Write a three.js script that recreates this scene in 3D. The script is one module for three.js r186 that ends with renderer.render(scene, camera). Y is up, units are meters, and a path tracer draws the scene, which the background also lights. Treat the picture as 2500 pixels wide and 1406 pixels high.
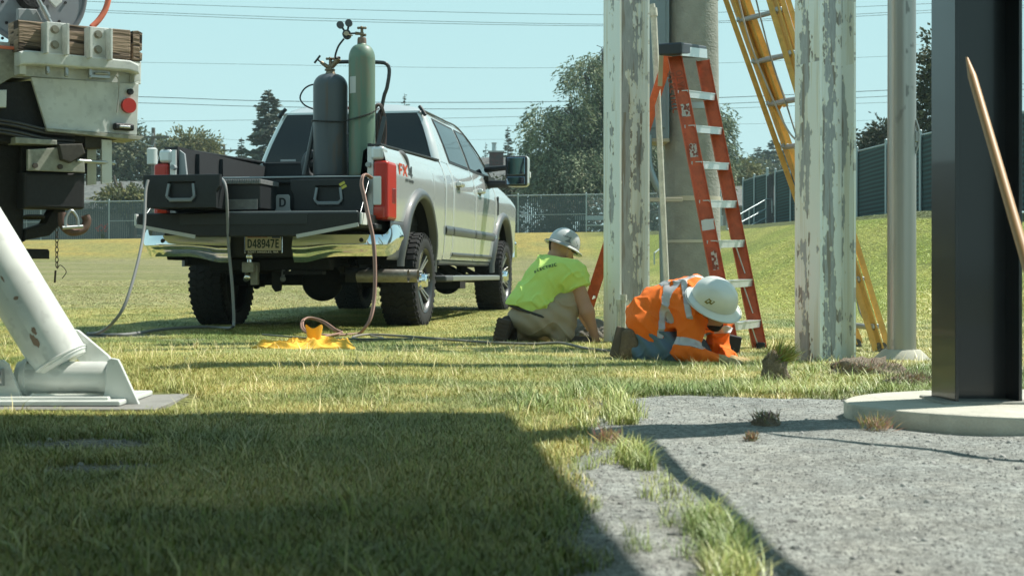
import * as THREE from 'three';
import { mergeGeometries, mergeVertices, toCreasedNormals } from 'three/addons/utils/BufferGeometryUtils.js';
import { RoundedBoxGeometry } from 'three/addons/geometries/RoundedBoxGeometry.js';
import { MarchingCubes } from 'three/addons/objects/MarchingCubes.js';
import { TextGeometry } from 'three/addons/geometries/TextGeometry.js';
import { FontLoader } from 'three/addons/loaders/FontLoader.js';

// ---------------------------------------------------------------- camera, sky, sun
const scene = new THREE.Scene();
const FOC = 3300, YH = 669, HC = 0.48;                    // focal length and horizon row in photo pixels, lens height in metres
const camera = new THREE.PerspectiveCamera(2 * Math.atan(703 / FOC) * 180 / Math.PI, 2500 / 1406, 0.05, 3000);
camera.position.set(0, HC, 0);
camera.setViewOffset(2500, 1406, 0, 703 - YH, 2500, 1406);
camera.focus = 9.2; camera.userData.fStop = 7;
const renderer = new THREE.WebGLRenderer({ antialias: true });
renderer.toneMapping = THREE.LinearToneMapping;
renderer.toneMappingExposure = 1.45;
renderer.shadowMap.enabled = true;
const SUN = new THREE.Vector3(0.511, 0.829, -0.227).normalize();
const sun = new THREE.DirectionalLight(new THREE.Color().setRGB(1, 0.955, 0.86), 4.6);
sun.position.copy(SUN).multiplyScalar(80); sun.castShadow = true; sun.shadow.radius = 1;
sun.shadow.mapSize.set(4096, 4096);
Object.assign(sun.shadow.camera, { left: -25, right: 25, top: 30, bottom: -25, near: 1, far: 200 });
scene.add(sun, sun.target);
{
  const w = 256, h = 256, a = new Float32Array(w * h * 4);
  const mixc = (p, q, t) => p.map((v, i) => v + (q[i] - v) * t);
  for (let j = 0; j < h; j++) for (let i = 0; i < w; i++) {
    const el = (j + 0.5) / h * 180 - 90;
    const s = (t) => t * t * (3 - 2 * t), cl = (t) => Math.min(1, Math.max(0, t));
    let c = mixc([0.58, 0.83, 0.83], [0.49, 0.785, 0.82], cl(el / 12));
    c = mixc(c, [0.20, 0.40, 0.54], s(cl((el - 10) / 66)));
    if (el < 0) c = mixc(c, [0.2, 0.22, 0.15], cl(-el / 6));
    a.set([...c.map((v) => v / 1.38), 1], (j * w + i) * 4);
  }
  const t = new THREE.DataTexture(a, w, h, THREE.RGBAFormat, THREE.FloatType);
  t.mapping = THREE.EquirectangularReflectionMapping; t.magFilter = t.minFilter = THREE.LinearFilter; t.needsUpdate = true;
  scene.background = t; scene.environment = t;
}

// ---------------------------------------------------------------- helpers
const V = (x, y, z) => new THREE.Vector3(x, y, z);
const P = (px, py, d) => V((px - 1250) / FOC * d, HC - (py - YH) / FOC * d, -d);   // photo pixel at depth d
const PG = (px, py) => P(px, py, HC * FOC / (py - YH));                            // photo pixel on level ground
function rng(seed) { let s = seed >>> 0; return () => { s = (s + 0x6d2b79f5) | 0; let t = Math.imul(s ^ (s >>> 15), 1 | s); t = (t + Math.imul(t ^ (t >>> 7), 61 | t)) ^ t; return ((t ^ (t >>> 14)) >>> 0) / 4294967296; }; }
const clamp = (t, a = 0, b = 1) => Math.min(b, Math.max(a, t)), lerp = (a, b, t) => a + (b - a) * t;
const sstep = (a, b, x) => { const t = clamp((x - a) / (b - a)); return t * t * (3 - 2 * t); };
const hash2 = (i, j, s) => { let h = Math.imul(i, 374761393) + Math.imul(j, 668265263) + Math.imul(s, 974634777); h = Math.imul(h ^ (h >>> 13), 1274126177); return ((h ^ (h >>> 16)) >>> 0) / 4294967296; };
function vnoise(x, y, s = 1, per = 0) {
  const i = Math.floor(x), j = Math.floor(y), fx = x - i, fy = y - j, u = fx * fx * (3 - 2 * fx), v = fy * fy * (3 - 2 * fy);
  const m = (k) => per ? ((k % per) + per) % per : k;
  const a = hash2(m(i), m(j), s), b = hash2(m(i + 1), m(j), s), c = hash2(m(i), m(j + 1), s), d = hash2(m(i + 1), m(j + 1), s);
  return lerp(lerp(a, b, u), lerp(c, d, u), v);
}
function fbm(x, y, s = 1, oct = 4, per = 0) { let t = 0, a = 0.5, n = 0; for (let o = 0; o < oct; o++) { t += a * vnoise(x, y, s + o * 17, per); n += a; a *= 0.5; x *= 2; y *= 2; per *= 2; } return t / n; }

const prep = (g) => { const n = g.index ? g.toNonIndexed() : g; for (const k of Object.keys(n.attributes)) if (!['position', 'normal', 'uv'].includes(k)) n.deleteAttribute(k); n.clearGroups?.(); if (!n.attributes.normal) n.computeVertexNormals(); if (!n.attributes.uv) n.setAttribute('uv', new THREE.BufferAttribute(new Float32Array(n.attributes.position.count * 2), 2)); return n; };
const merge = (gs) => { gs = gs.flat(9).filter(Boolean).map(prep); return gs.length === 1 ? gs[0] : mergeGeometries(gs); };
function boxUV(g) {                                         // uv in metres, by the main axis of each face
  const p = g.attributes.position, u = g.attributes.uv, a = V(), b = V(), c = V(), n = V();
  for (let i = 0; i < p.count; i += 3) {
    a.fromBufferAttribute(p, i); b.fromBufferAttribute(p, i + 1); c.fromBufferAttribute(p, i + 2);
    n.subVectors(b, a).cross(c.clone().sub(a)); const x = Math.abs(n.x), y = Math.abs(n.y), z = Math.abs(n.z);
    [a, b, c].forEach((q, k) => y >= x && y >= z ? u.setXY(i + k, q.x, q.z) : x >= z ? u.setXY(i + k, q.z, q.y) : u.setXY(i + k, q.x, q.y));
  }
  return g;
}
const taken = {};
const numbered = (n) => { const k = (taken[n] = (taken[n] ?? -1) + 1); return k ? `${n}_${String(k).padStart(3, '0')}` : n; };
function tag(o, label, category, group) { o.userData.label = label; o.userData.category = category; if (group) o.userData.group = group; return o; }
function thing(name, label, category, group, pos) { const o = new THREE.Group(); o.name = numbered(name); scene.add(o); if (pos) o.position.copy(pos); return tag(o, label, category, group); }
function part(parent, name, gs, mat, label) {
  const g = gs.isBufferGeometry ? (gs.userData.keep ? gs : prep(gs)) : merge(gs);
  if (!g.userData.keep && (mat.map || mat.bumpMap || mat.roughnessMap) && !mat.userData.ownUV) boxUV(g);
  const m = new THREE.Mesh(g, mat); m.name = name; m.castShadow = m.receiveShadow = true;
  if (label) m.userData.label = label;
  parent.add(m); return m;
}
function solo(name, label, category, gs, mat, group) { const m = part(scene, numbered(name), gs, mat); return tag(m, label, category, group); }
function struct(name, gs, mat) { const m = part(scene, name, gs, mat); m.userData.kind = 'structure'; return m; }
const keep = (g) => { g.userData.keep = true; return g; };
// geometry shorthands
const mv = (g, x = 0, y = 0, z = 0, rx = 0, ry = 0, rz = 0) => { if (rx || ry || rz) g.applyMatrix4(new THREE.Matrix4().makeRotationFromEuler(new THREE.Euler(rx, ry, rz))); return g.translate(x, y, z); };
const box = (w, h, d, x = 0, y = 0, z = 0, rx = 0, ry = 0, rz = 0) => mv(new THREE.BoxGeometry(w, h, d), x, y, z, rx, ry, rz);
const rbox = (w, h, d, x = 0, y = 0, z = 0, r = 0.005, rx = 0, ry = 0, rz = 0) => mv(new RoundedBoxGeometry(w, h, d, 2, Math.min(r, w / 2.01, h / 2.01, d / 2.01)), x, y, z, rx, ry, rz);
const cyl = (r0, r1, h, n = 20, x = 0, y = 0, z = 0, rx = 0, ry = 0, rz = 0, open = false) => mv(new THREE.CylinderGeometry(r0, r1, h, n, 1, open), x, y, z, rx, ry, rz);
const sph = (r, x = 0, y = 0, z = 0, n = 14) => new THREE.SphereGeometry(r, n, Math.ceil(n * 0.7)).translate(x, y, z);
function along(g, p0, p1, up) { const d = p1.clone().sub(p0), l = d.length(); const y = d.clone().normalize(); let x = V(); if (up) x.copy(up).cross(y).normalize(); else { x.set(1, 0, 0); if (Math.abs(y.x) > 0.9) x.set(0, 0, 1); x.sub(y.clone().multiplyScalar(x.dot(y))).normalize(); } const z = x.clone().cross(y); return g.applyMatrix4(new THREE.Matrix4().makeBasis(x, y, z).setPosition(p0.clone().lerp(p1, 0.5))); }
const rod = (p0, p1, r0, r1 = r0, n = 10) => along(new THREE.CylinderGeometry(r1, r0, p0.distanceTo(p1), n), p0, p1);
const bar = (p0, p1, w, h, up, r = 0) => along(r ? new RoundedBoxGeometry(w, p0.distanceTo(p1), h, 2, r) : new THREE.BoxGeometry(w, p0.distanceTo(p1), h), p0, p1, up);
const tube = (pts, r, n = 40, m = 8, closed = false) => new THREE.TubeGeometry(new THREE.CatmullRomCurve3(pts, closed, 'catmullrom', 0.5), n, r, m, closed);
const lathe = (prof, n = 32) => new THREE.LatheGeometry(prof.map(([r, y]) => new THREE.Vector2(r, y)), n);
function prism(poly, depth, z = 0, bevel = 0, holes = []) {     // outline in xy, thick along z from z to z + depth
  const s = new THREE.Shape(poly.map(([x, y]) => new THREE.Vector2(x, y)));
  for (const h of holes) s.holes.push(new THREE.Path(h.map(([x, y]) => new THREE.Vector2(x, y))));
  return new THREE.ExtrudeGeometry(s, { depth: depth - 2 * bevel, bevelEnabled: bevel > 0, bevelThickness: bevel, bevelSize: bevel, bevelOffset: -bevel, bevelSegments: 2, curveSegments: 12 }).translate(0, 0, z + bevel);
}
const circ = (cx, cy, r, n = 20) => Array.from({ length: n }, (_, i) => [cx + r * Math.cos(i / n * 2 * Math.PI), cy + r * Math.sin(i / n * 2 * Math.PI)]);
function gridGeo(nu, nv, f, flip = false) {                   // smooth sheet: f(u, v) -> Vector3
  const p = [], uv = [], ix = [];
  for (let j = 0; j <= nv; j++) for (let i = 0; i <= nu; i++) { const q = f(i / nu, j / nv); p.push(q.x, q.y, q.z); uv.push(i / nu, j / nv); }
  for (let j = 0; j < nv; j++) for (let i = 0; i < nu; i++) { const a = j * (nu + 1) + i, b = a + 1, c = a + nu + 1, d = c + 1; flip ? ix.push(a, c, b, b, c, d) : ix.push(a, b, c, b, d, c); }
  const g = new THREE.BufferGeometry(); g.setAttribute('position', new THREE.Float32BufferAttribute(p, 3)); g.setAttribute('uv', new THREE.Float32BufferAttribute(uv, 2)); g.setIndex(ix); g.computeVertexNormals(); return g;
}
// ---------------------------------------------------------------- procedural textures
function tex(w, h, f, srgb = true, rep = true) {             // f(u, v, i, j) -> [r, g, b] 0..1 (display values when srgb)
  const a = new Uint8Array(w * h * 4);
  for (let j = 0; j < h; j++) for (let i = 0; i < w; i++) { const c = f(i / w, j / h, i, j), k = (j * w + i) * 4; a[k] = clamp(c[0]) * 255; a[k + 1] = clamp(c[1]) * 255; a[k + 2] = clamp(c[2]) * 255; a[k + 3] = 255; }
  const t = new THREE.DataTexture(a, w, h); t.magFilter = THREE.LinearFilter; t.minFilter = THREE.LinearMipmapLinearFilter;
  if (rep) t.wrapS = t.wrapT = THREE.RepeatWrapping; if (srgb) t.colorSpace = THREE.SRGBColorSpace; t.needsUpdate = true; return t;
}
const grey = (v) => [v, v, v];
const repd = (t, u, v = u) => { const c = t.clone(); c.repeat.set(u, v); c.needsUpdate = true; return c; };
const grainTex = tex(256, 256, (u, v) => grey(0.72 + 0.28 * fbm(u * 16, v * 16, 3, 5, 16)));          // fine mottling
const blotTex = tex(256, 256, (u, v) => grey(0.91 + 0.09 * sstep(0.3, 0.7, fbm(u * 6, v * 6, 9, 5, 6)) - 0.05 * sstep(0.62, 0.7, fbm(u * 24, v * 24, 19, 3, 24))));
const bumpTex = tex(256, 256, (u, v) => grey(fbm(u * 32, v * 32, 5, 4, 32)), false);
const C = (r, g, b) => new THREE.Color().setRGB(r, g, b);
function M(color, rough = 0.6, o = {}) {
  const { metal = 0, coat = 0, map, scale = 1, bump, bumpScale = 0.002, bscale = scale, ...rest } = o;
  const m = new THREE.MeshPhysicalMaterial({ color, roughness: rough, metalness: metal, clearcoat: coat, clearcoatRoughness: 0.06, ...rest });
  if (map) m.map = repd(map, scale); if (bump) { m.bumpMap = repd(bump, bscale); m.bumpScale = bumpScale; }
  return m;
}
// ---------------------------------------------------------------- terrain
const fieldY = (d) => 0.9 * Math.pow(clamp((d - 14) / 34), 1.3);
function crestY(x, d) {
  const b = clamp(1.96 + (x + 18) / 20.7 * 0.3, 1.85, 2.35), r = clamp(1.73 + (d - 29.3) / 20.2 * 0.53, 1.4, 2.35);
  return lerp(b, r, sstep(3, 9, x) * (1 - sstep(50, 58, d)));
}
function bankT(x, d) {
  const tb = sstep(47.5, 58, d + 0.6 * vnoise(x * 0.3, 2, 4)), tr = sstep(3.6, 8.5, x + 0.35 * vnoise(d * 0.2, 5, 8)) * sstep(9, 26, d);
  return 1 - (1 - tb) * (1 - tr);
}
function gh(x, d) {
  const f = fieldY(d);
  const swell = 0.075 * Math.exp(-(((x + 1.7) / 1.5) ** 2 + ((d - 6.2) / 1.3) ** 2));
  const rough = 0.012 * (fbm(x * 1.7 + 40, d * 1.7, 21, 3) - 0.5) * (1 - sstep(14, 30, d));
  return f + (crestY(x, d) - f) * bankT(x, d) + swell + rough;
}
// gravel pad on the right and small bare spots in the lawn
const padLeft = (d) => d < 2 ? 0.06 : d < 3.3 ? lerp(0.06, 0.09, (d - 2) / 1.3) : d < 4.1 ? lerp(0.09, 0.2, (d - 3.3) / 0.8) : lerp(0.2, 0.3, (d - 4.1) / 0.9);
function padMask(x, d) {
  const n = fbm(x * 5, d * 5, 31, 3) - 0.5, far = 5.1 + 0.055 * x + 0.16 * n;
  return sstep(-0.06, 0.06, x - padLeft(d) + 0.16 * n) * (1 - sstep(-0.05, 0.05, d - far));
}
const bareSpots = [[-1.2, 3.78, 0.24, 0.17], [-1.0, 3.32, 0.17, 0.12], [-3.25, 10.4, 0.75, 0.42], [-2.35, 9.75, 0.4, 0.16], [1.02, 9.9, 0.45, 0.5]];
function bareMask(x, d) {
  let m = 0; for (const [bx, bd, rx, rd] of bareSpots) { const q = ((x - bx) / rx) ** 2 + ((d - bd) / rd) ** 2; if (q < 4) m = Math.max(m, 1 - sstep(0.45, 1.5, q + 1.3 * (fbm(x * 7, d * 7, 77, 3) - 0.5))); }
  return m;
}
const mixA = (a, b, t) => [lerp(a[0], b[0], t), lerp(a[1], b[1], t), lerp(a[2], b[2], t)];
function grassCol(x, d) {                                    // turf colour: green, yellowing and straw-dry patches
  const n1 = fbm(x * 0.8 + 9, d * 0.8, 51, 4), n2 = fbm(x * 3.1, d * 3.1 + 7, 61, 3);
  let c = mixA([0.132, 0.16, 0.048], [0.262, 0.245, 0.075], sstep(0.3, 0.62, 0.6 * n1 + 0.4 * n2));
  c = mixA(c, [0.36, 0.315, 0.115], 0.75 * sstep(0.47, 0.68, 0.5 * n2 + 0.5 * fbm(x * 1.7, d * 1.7, 71, 3)));
  const fld = mixA([0.20, 0.195, 0.065], [0.26, 0.23, 0.105], sstep(0.35, 0.65, fbm(x * 0.35, d * 0.9, 81, 4)));
  c = mixA(c, fld, 0.85 * sstep(11, 24, d));
  const bt = bankT(x, d), bank = mixA([0.36, 0.27, 0.065], [0.28, 0.25, 0.07], sstep(0.3, 0.7, fbm(x * 0.5, d * 0.8, 91, 4)));
  c = mixA(c, bank, sstep(0.03, 0.25, bt) * sstep(40, 48, d));
  const gr = mixA([0.20, 0.235, 0.035], [0.29, 0.285, 0.06], sstep(0.3, 0.7, fbm(x * 0.8, d * 0.35, 95, 4)));
  c = mixA(c, gr, sstep(2.2, 4.2, x) * sstep(10, 18, d));
  const rank = sstep(0.79, 0.83, bt + 0.05 * (fbm(x * 1.1, d * 1.1, 15, 3) - 0.5)) * sstep(1.5, 5.5, x) * (1 - sstep(56, 59, d));   // unmown strip at the fence foot
  c = mixA(c, [0.085, 0.10, 0.028], rank); const l = 0.3 * c[0] + 0.6 * c[1] + 0.1 * c[2]; return [0.92 * c[0], 0.945 * c[1], 1.0 * c[2]];
}
const soil = (x, d) => mixA([0.22, 0.20, 0.17], [0.30, 0.275, 0.24], fbm(x * 6, d * 6, 41, 3));
{
  const ds = []; for (let d = -30; d < 1; d += 1.5) ds.push(d); for (let d = 1; d < 18; d += 0.09) ds.push(d); for (let d = 18; d < 64; d += 0.35) ds.push(d); for (let d = 64; d < 420; d *= 1.12) ds.push(d);
  const nu = 300, p = [], uv = [], col = [], ix = [];
  for (const d of ds) { const w = Math.max(13, 0.62 * Math.abs(d) + 5); for (let i = 0; i <= nu; i++) { const u = i / nu * 2 - 1, x = w * (0.45 * u + 0.55 * u * u * u), y = gh(x, d); p.push(x, y, -d); uv.push(x, d);
    const b = bareMask(x, d), far = sstep(60, 64, d); let c = mixA(grassCol(x, d), soil(x, d), b); c = mixA(c, [0.14, 0.14, 0.06], far); col.push(...c.map((v) => v * 1.22)); } }
  for (let j = 0; j < ds.length - 1; j++) for (let i = 0; i < nu; i++) { const a = j * (nu + 1) + i, b = a + 1, c = a + nu + 1, e = c + 1; ix.push(a, b, c, b, e, c); }
  const g = new THREE.BufferGeometry(); g.setAttribute('position', new THREE.Float32BufferAttribute(p, 3)); g.setAttribute('uv', new THREE.Float32BufferAttribute(uv, 2)); g.setAttribute('color', new THREE.Float32BufferAttribute(col, 3)); g.setIndex(ix); g.computeVertexNormals();
  const turf = tex(512, 512, (u, v) => { const a = fbm(u * 64, v * 48, 201, 3, 48 * 4), b = fbm(u * 12, v * 12, 211, 3, 12); const k = 0.62 + 0.5 * a * a + 0.25 * b; return [k, k, k * 0.96]; });
  struct('lawn_ground', keep(g), Object.assign(M(0xffffff, 1, { map: turf, scale: 0.5, bump: bumpTex, bscale: 1.3, bumpScale: 0.035 }), { vertexColors: true }));
}
const gravelTex = tex(512, 512, (u, v) => { const a = hash2(Math.floor(u * 512) >> 1, Math.floor(v * 512) >> 1, 5), b = fbm(u * 64, v * 64, 301, 3, 64), c = fbm(u * 5, v * 5, 311, 3, 5); const k = 0.66 + 0.16 * (a - 0.5) + 0.38 * (b - 0.5) + 0.18 * (c - 0.5), w = 0.03 * (fbm(u * 9, v * 9, 317, 3, 9) - 0.5); return [k * (1 + w), k, k * (0.98 - w)]; });
const gravelBump = tex(512, 512, (u, v) => grey(fbm(u * 96, v * 96, 321, 3, 96)), false);
{
  const f = (u, v) => { const d = lerp(-3, 5.75, v), x = lerp(-0.35, 7.5, u * u * 0.6 + u * 0.4), m = padMask(x, d); return V(x, gh(x, d) + 0.024 * (m - 0.5) + 0.03 * (fbm(x * 2.2, d * 2.2, 331, 4) - 0.5) * m, -d); };
  const g = gridGeo(220, 280, f), p = g.attributes.position, uv = g.attributes.uv; for (let i = 0; i < p.count; i++) uv.setXY(i, p.getX(i), -p.getZ(i));
  struct('gravel_pad', keep(g), M(C(0.62, 0.65, 0.63), 0.95, { map: gravelTex, scale: 1.15, bump: gravelBump, bscale: 2.4, bumpScale: 0.0045 }));
}
const padY = (x, d) => gh(x, d) + 0.012 + 0.03 * (fbm(x * 2.2, d * 2.2, 331, 4) - 0.5);
{
  const R = rng(77), n = 26000, g = new THREE.IcosahedronGeometry(1, 0), mesh = new THREE.InstancedMesh(g, M(0xffffff, 0.9), n), m = new THREE.Matrix4(), e = new THREE.Euler(), q = new THREE.Quaternion(), c = C(1, 1, 1);
  let k = 0; while (k < n) {
    const sp = R() < 0.08 ? bareSpots[R() < 0.6 ? 0 : 1] : null, d = sp ? sp[1] + (R() - 0.5) * 2.6 * sp[3] : 1.7 + 3.7 * Math.pow(R(), 0.9), x = sp ? sp[0] + (R() - 0.5) * 2.6 * sp[2] : lerp(-0.1, 0.42 * d + 0.1, R()); const inPad = padMask(x, d) > 0.5; if (!inPad && !(sp && bareMask(x, d) > 0.4)) continue;
    const s = 0.0014 + 0.003 * R() ** 3 + (R() < 0.006 ? 0.007 : 0); e.set(R() * 6, R() * 6, R() * 6);
    m.compose(V(x, (inPad ? padY(x, d) - s * 0.12 : gh(x, d) + s * 0.2), -d), q.setFromEuler(e), V(s, s * (0.5 + 0.4 * R()), s * (0.7 + 0.5 * R()))); mesh.setMatrixAt(k, m);
    const t = 0.19 + 0.26 * R(); mesh.setColorAt(k, c.setRGB(t, t * 1.0, t * 0.96)); k++;
  }
  mesh.name = 'gravel_stones'; mesh.userData.kind = 'stuff'; tag(mesh, 'loose grey gravel stones scattered over the gravel pad', 'gravel'); mesh.castShadow = mesh.receiveShadow = true; scene.add(mesh);
}
// ---------------------------------------------------------------- grass
function tuftGeo(seed, nb, h0, h1, spread, wid, dry) {
  const R = rng(seed), p = [], n = [], col = [], ix = [];
  for (let b = 0; b < nb; b++) {
    const a = R() * 6.283, r = spread * Math.sqrt(R()), x = r * Math.cos(a), z = r * Math.sin(a), h = lerp(h0, h1, R()), yaw = R() * 6.283, lean = (0.15 + 0.9 * R()) * h, w = wid * (0.7 + 0.6 * R());
    const dx = Math.cos(yaw), dz = Math.sin(yaw), sx = -dz * w / 2, sz = dx * w / 2, i0 = p.length / 3;
    const straw = R() < dry, cc = straw ? [1.6, 1.48, 1.7] : [0.75 + 0.4 * R(), 0.85 + 0.35 * R(), 0.8];
    for (const [t, ww] of [[0, 1], [0.55, 0.85], [1, 0.12]]) { const bx = x + dx * lean * t * t, bz = z + dz * lean * t * t, by = h * (t - 0.18 * t * t); for (const s of [-1, 1]) { p.push(bx + sx * ww * s, by, bz + sz * ww * s); n.push(dx * -0.45, 0.9, dz * -0.45); col.push(...cc); } }
    ix.push(i0, i0 + 1, i0 + 2, i0 + 1, i0 + 3, i0 + 2, i0 + 2, i0 + 3, i0 + 4, i0 + 3, i0 + 5, i0 + 4);
  }
  const g = new THREE.BufferGeometry(); g.setAttribute('position', new THREE.Float32BufferAttribute(p, 3)); g.setAttribute('normal', new THREE.Float32BufferAttribute(n, 3)); g.setAttribute('color', new THREE.Float32BufferAttribute(col, 3)); g.setIndex(ix); return g;
}
const bladeMat = new THREE.MeshPhysicalMaterial({ color: 0xffffff, roughness: 0.42, vertexColors: true, side: THREE.DoubleSide, specularIntensity: 1 });
const stayOff = [];                                          // [x, d, r]: nothing grows here (pads, feet)
function grassField(name, label, geos, count, sample, size, mul = [1, 1, 1]) {
  const R = rng(name.length * 91 + count), lists = geos.map(() => []);
  let tries = 0, made = 0; while (made < count && tries < count * 6) { tries++; const s = sample(R); if (!s) continue; lists[Math.floor(R() * geos.length)].push([s[0], s[1], R(), R(), R(), s[2] ?? 1]); made++; }
  const m = new THREE.Matrix4(), q = new THREE.Quaternion(), e = new THREE.Euler(), c = C(1, 1, 1);
  lists.forEach((L, k) => {
    const im = new THREE.InstancedMesh(geos[k], bladeMat, L.length);
    L.forEach(([x, d, r1, r2, r3, sc], i) => {
      const z = size(x, d, r1), s = [(z[0] ?? z) * sc, (z[1] ?? z) * sc]; e.set((r2 - 0.5) * 0.3, r3 * 6.283, (r1 - 0.5) * 0.3); m.compose(V(x, (padMask(x, d) > 0.5 ? padY(x, d) : gh(x, d)) - 0.004, -d), q.setFromEuler(e), V(s[0], s[1], s[0])); im.setMatrixAt(i, m);
      const b = grassCol(x, d), v = 1.25 + 0.5 * r2; im.setColorAt(i, c.setRGB(b[0] * v * mul[0], b[1] * v * mul[1], b[2] * v * mul[2]));
    });
    im.name = k ? `${name}_${String(k).padStart(3, '0')}` : name; im.userData.kind = 'stuff'; tag(im, label, 'grass'); im.castShadow = im.receiveShadow = true; scene.add(im);
  });
}
const lawnGeos = [1, 2, 3].map((s) => tuftGeo(s * 5, 26, 0.009, 0.028, 0.045, 0.0019, 0.3));
const fan = (d0, d1, pw = 1) => (R) => { const d = Math.pow(lerp(d0 ** pw, d1 ** pw, R()), 1 / pw), x = (R() * 2 - 1) * (0.4 * d + 0.25); return [x, d]; };
const free = (x, d) => !stayOff.some(([a, b, r]) => (x - a) ** 2 + (d - b) ** 2 < r * r);
const onLawn = (x, d, R) => R() > 1.05 * padMask(x, d) && R() > 1.05 * bareMask(x, d) && free(x, d);
function growLawn() {
  const pick = (a, b, pw) => { const f = fan(a, b, pw); return (R) => { const s = f(R); return onLawn(s[0], s[1], R) ? s : null; }; };
  const hgt = (x, d, r) => { const k = 0.75 + 0.6 * fbm(x * 1.5, d * 1.5, 401, 3) + 0.25 * r; return k; };
  grassField('near_lawn_grass', 'short mown yellow green lawn grass around the workers and trucks', lawnGeos, 95000, pick(1.9, 8.5, 1.7), (x, d, r) => [0.95 * hgt(x, d, r), 1.0 * hgt(x, d, r)]);
  grassField('mid_lawn_grass', 'dry lawn grass under and behind the pickup', lawnGeos, 75000, pick(8.5, 17, 1.7), (x, d, r) => [1.15 * hgt(x, d, r), 0.95 * hgt(x, d, r)]);
  grassField('far_lawn_grass', 'pale dry grass of the open field before the bank', lawnGeos, 26000, pick(17, 30, 1.5), (x, d, r) => [1.7 * hgt(x, d, r), 0.7 * hgt(x, d, r)]);
  const longGeos = [11, 12].map((s) => tuftGeo(s, 13, 0.035, 0.10, 0.03, 0.0032, 0.18)), green = [0.8, 0.95, 0.95];
  // longer tufts: the edge of the pad, round the posts and along the strip of gravel
  const edge = (R) => {
    const k = R();
    if (k < 0.3) { const x = lerp(0.2, 2.4, R()), d = 5.1 + 0.055 * x + 0.05 + 0.35 * R() ** 2; return free(x, d) ? [x, d, 0.4 + 0.5 * R()] : null; }
    if (k < 0.52) { const d = lerp(2.0, 4.5, R()), x = 0.335 + 0.07 * (R() - 0.5) + 0.03 * Math.sin(d * 3.1); return vnoise(d * 6, 3, 9) > 0.58 ? [x, d, 0.3 + 0.5 * R()] : null; }
    if (k < 0.62) { const d = lerp(4.2, 5.2, R()), x = lerp(0.0, 0.42, R()); return fbm(x * 7, d * 7, 13, 2) > 0.47 ? [x, d, 0.4 + 0.7 * R() ** 2] : null; }
    if (k < 0.74) { const d = lerp(1.9, 4.2, R()), x = lerp(0.05, 0.36, R()); return fbm(x * 9, d * 6, 12, 2) > 0.52 ? [x, d, 0.3 + 0.3 * R()] : null; }
    if (k < 0.9) { const x = lerp(0.9, 2.4, R()), d = lerp(5.4, 7.1, R()); return free(x, d) && fbm(x * 2, d * 2, 14, 2) > 0.46 ? [x, d, 0.45 + 0.5 * R()] : null; }
    const x = lerp(-1.6, 0.7, R()), d = 7.65 - (x + 1.6) * 0.34 + 0.12 * (R() - 0.5); return [x, d, 0.35 + 0.3 * R()];
  };
  grassField('long_grass_tufts', 'longer green grass tufts along the gravel edge and post bases', longGeos, 3300, edge, (x, d, r) => 0.8 + 0.4 * r, green);
  const strayGeo = [tuftGeo(31, 5, 0.05, 0.11, 0.03, 0.0028, 0.75)];
  grassField('stray_seed_stalks', 'pale seed stalks standing above the shaded foreground lawn', strayGeo, 900, pick(1.9, 9, 1.5), (x, d, r) => 0.6 + 0.5 * r, [1.2, 1.2, 1.6]);
}
// ---------------------------------------------------------------- background: fences, steps, houses, poles, wires, trees
const galv = M(C(0.36, 0.42, 0.43), 0.45, { metal: 0.55 });
const darkWire = M(C(0.11, 0.14, 0.15), 0.5, { metal: 0.3 }), slatMat = M(C(0.055, 0.085, 0.095), 0.6);
const gy = (x, d) => V(x, gh(x, d), -d);
function slatBay(x0, x1, d, h, open) {
  const gs = [];
  if (!open) for (let x = x0 + 0.05; x < x1 - 0.02; x += 0.085) { const b = gh(x, d); gs.push(box(0.06, h - 0.12, 0.008, x, b + h / 2, -d)); }
  else { const L = x1 - x0, n = Math.floor(L / 0.07), b = gh((x0 + x1) / 2, d); for (let i = -Math.floor(h / 0.07); i <= n; i++) for (const s of [1, -1]) { let a0 = 0, a1 = h - 0.1, o = x0 + i * 0.07; let p0 = V(s > 0 ? o : x1 - (o - x0), b + 0.06, -d), p1 = V(p0.x + s * (h - 0.1), b + h - 0.04, -d); const cl = (p, q) => { const t0 = (x0 - p.x) / (q.x - p.x), t1 = (x1 - p.x) / (q.x - p.x), lo = clamp(Math.min(t0, t1)), hi = clamp(Math.max(t0, t1)); return [p.clone().lerp(q, lo), p.clone().lerp(q, hi)]; }; [p0, p1] = cl(p0, p1); if (p0.distanceTo(p1) > 0.05) gs.push(bar(p0, p1, 0.006, 0.006)); } }
  return gs;
}
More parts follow.
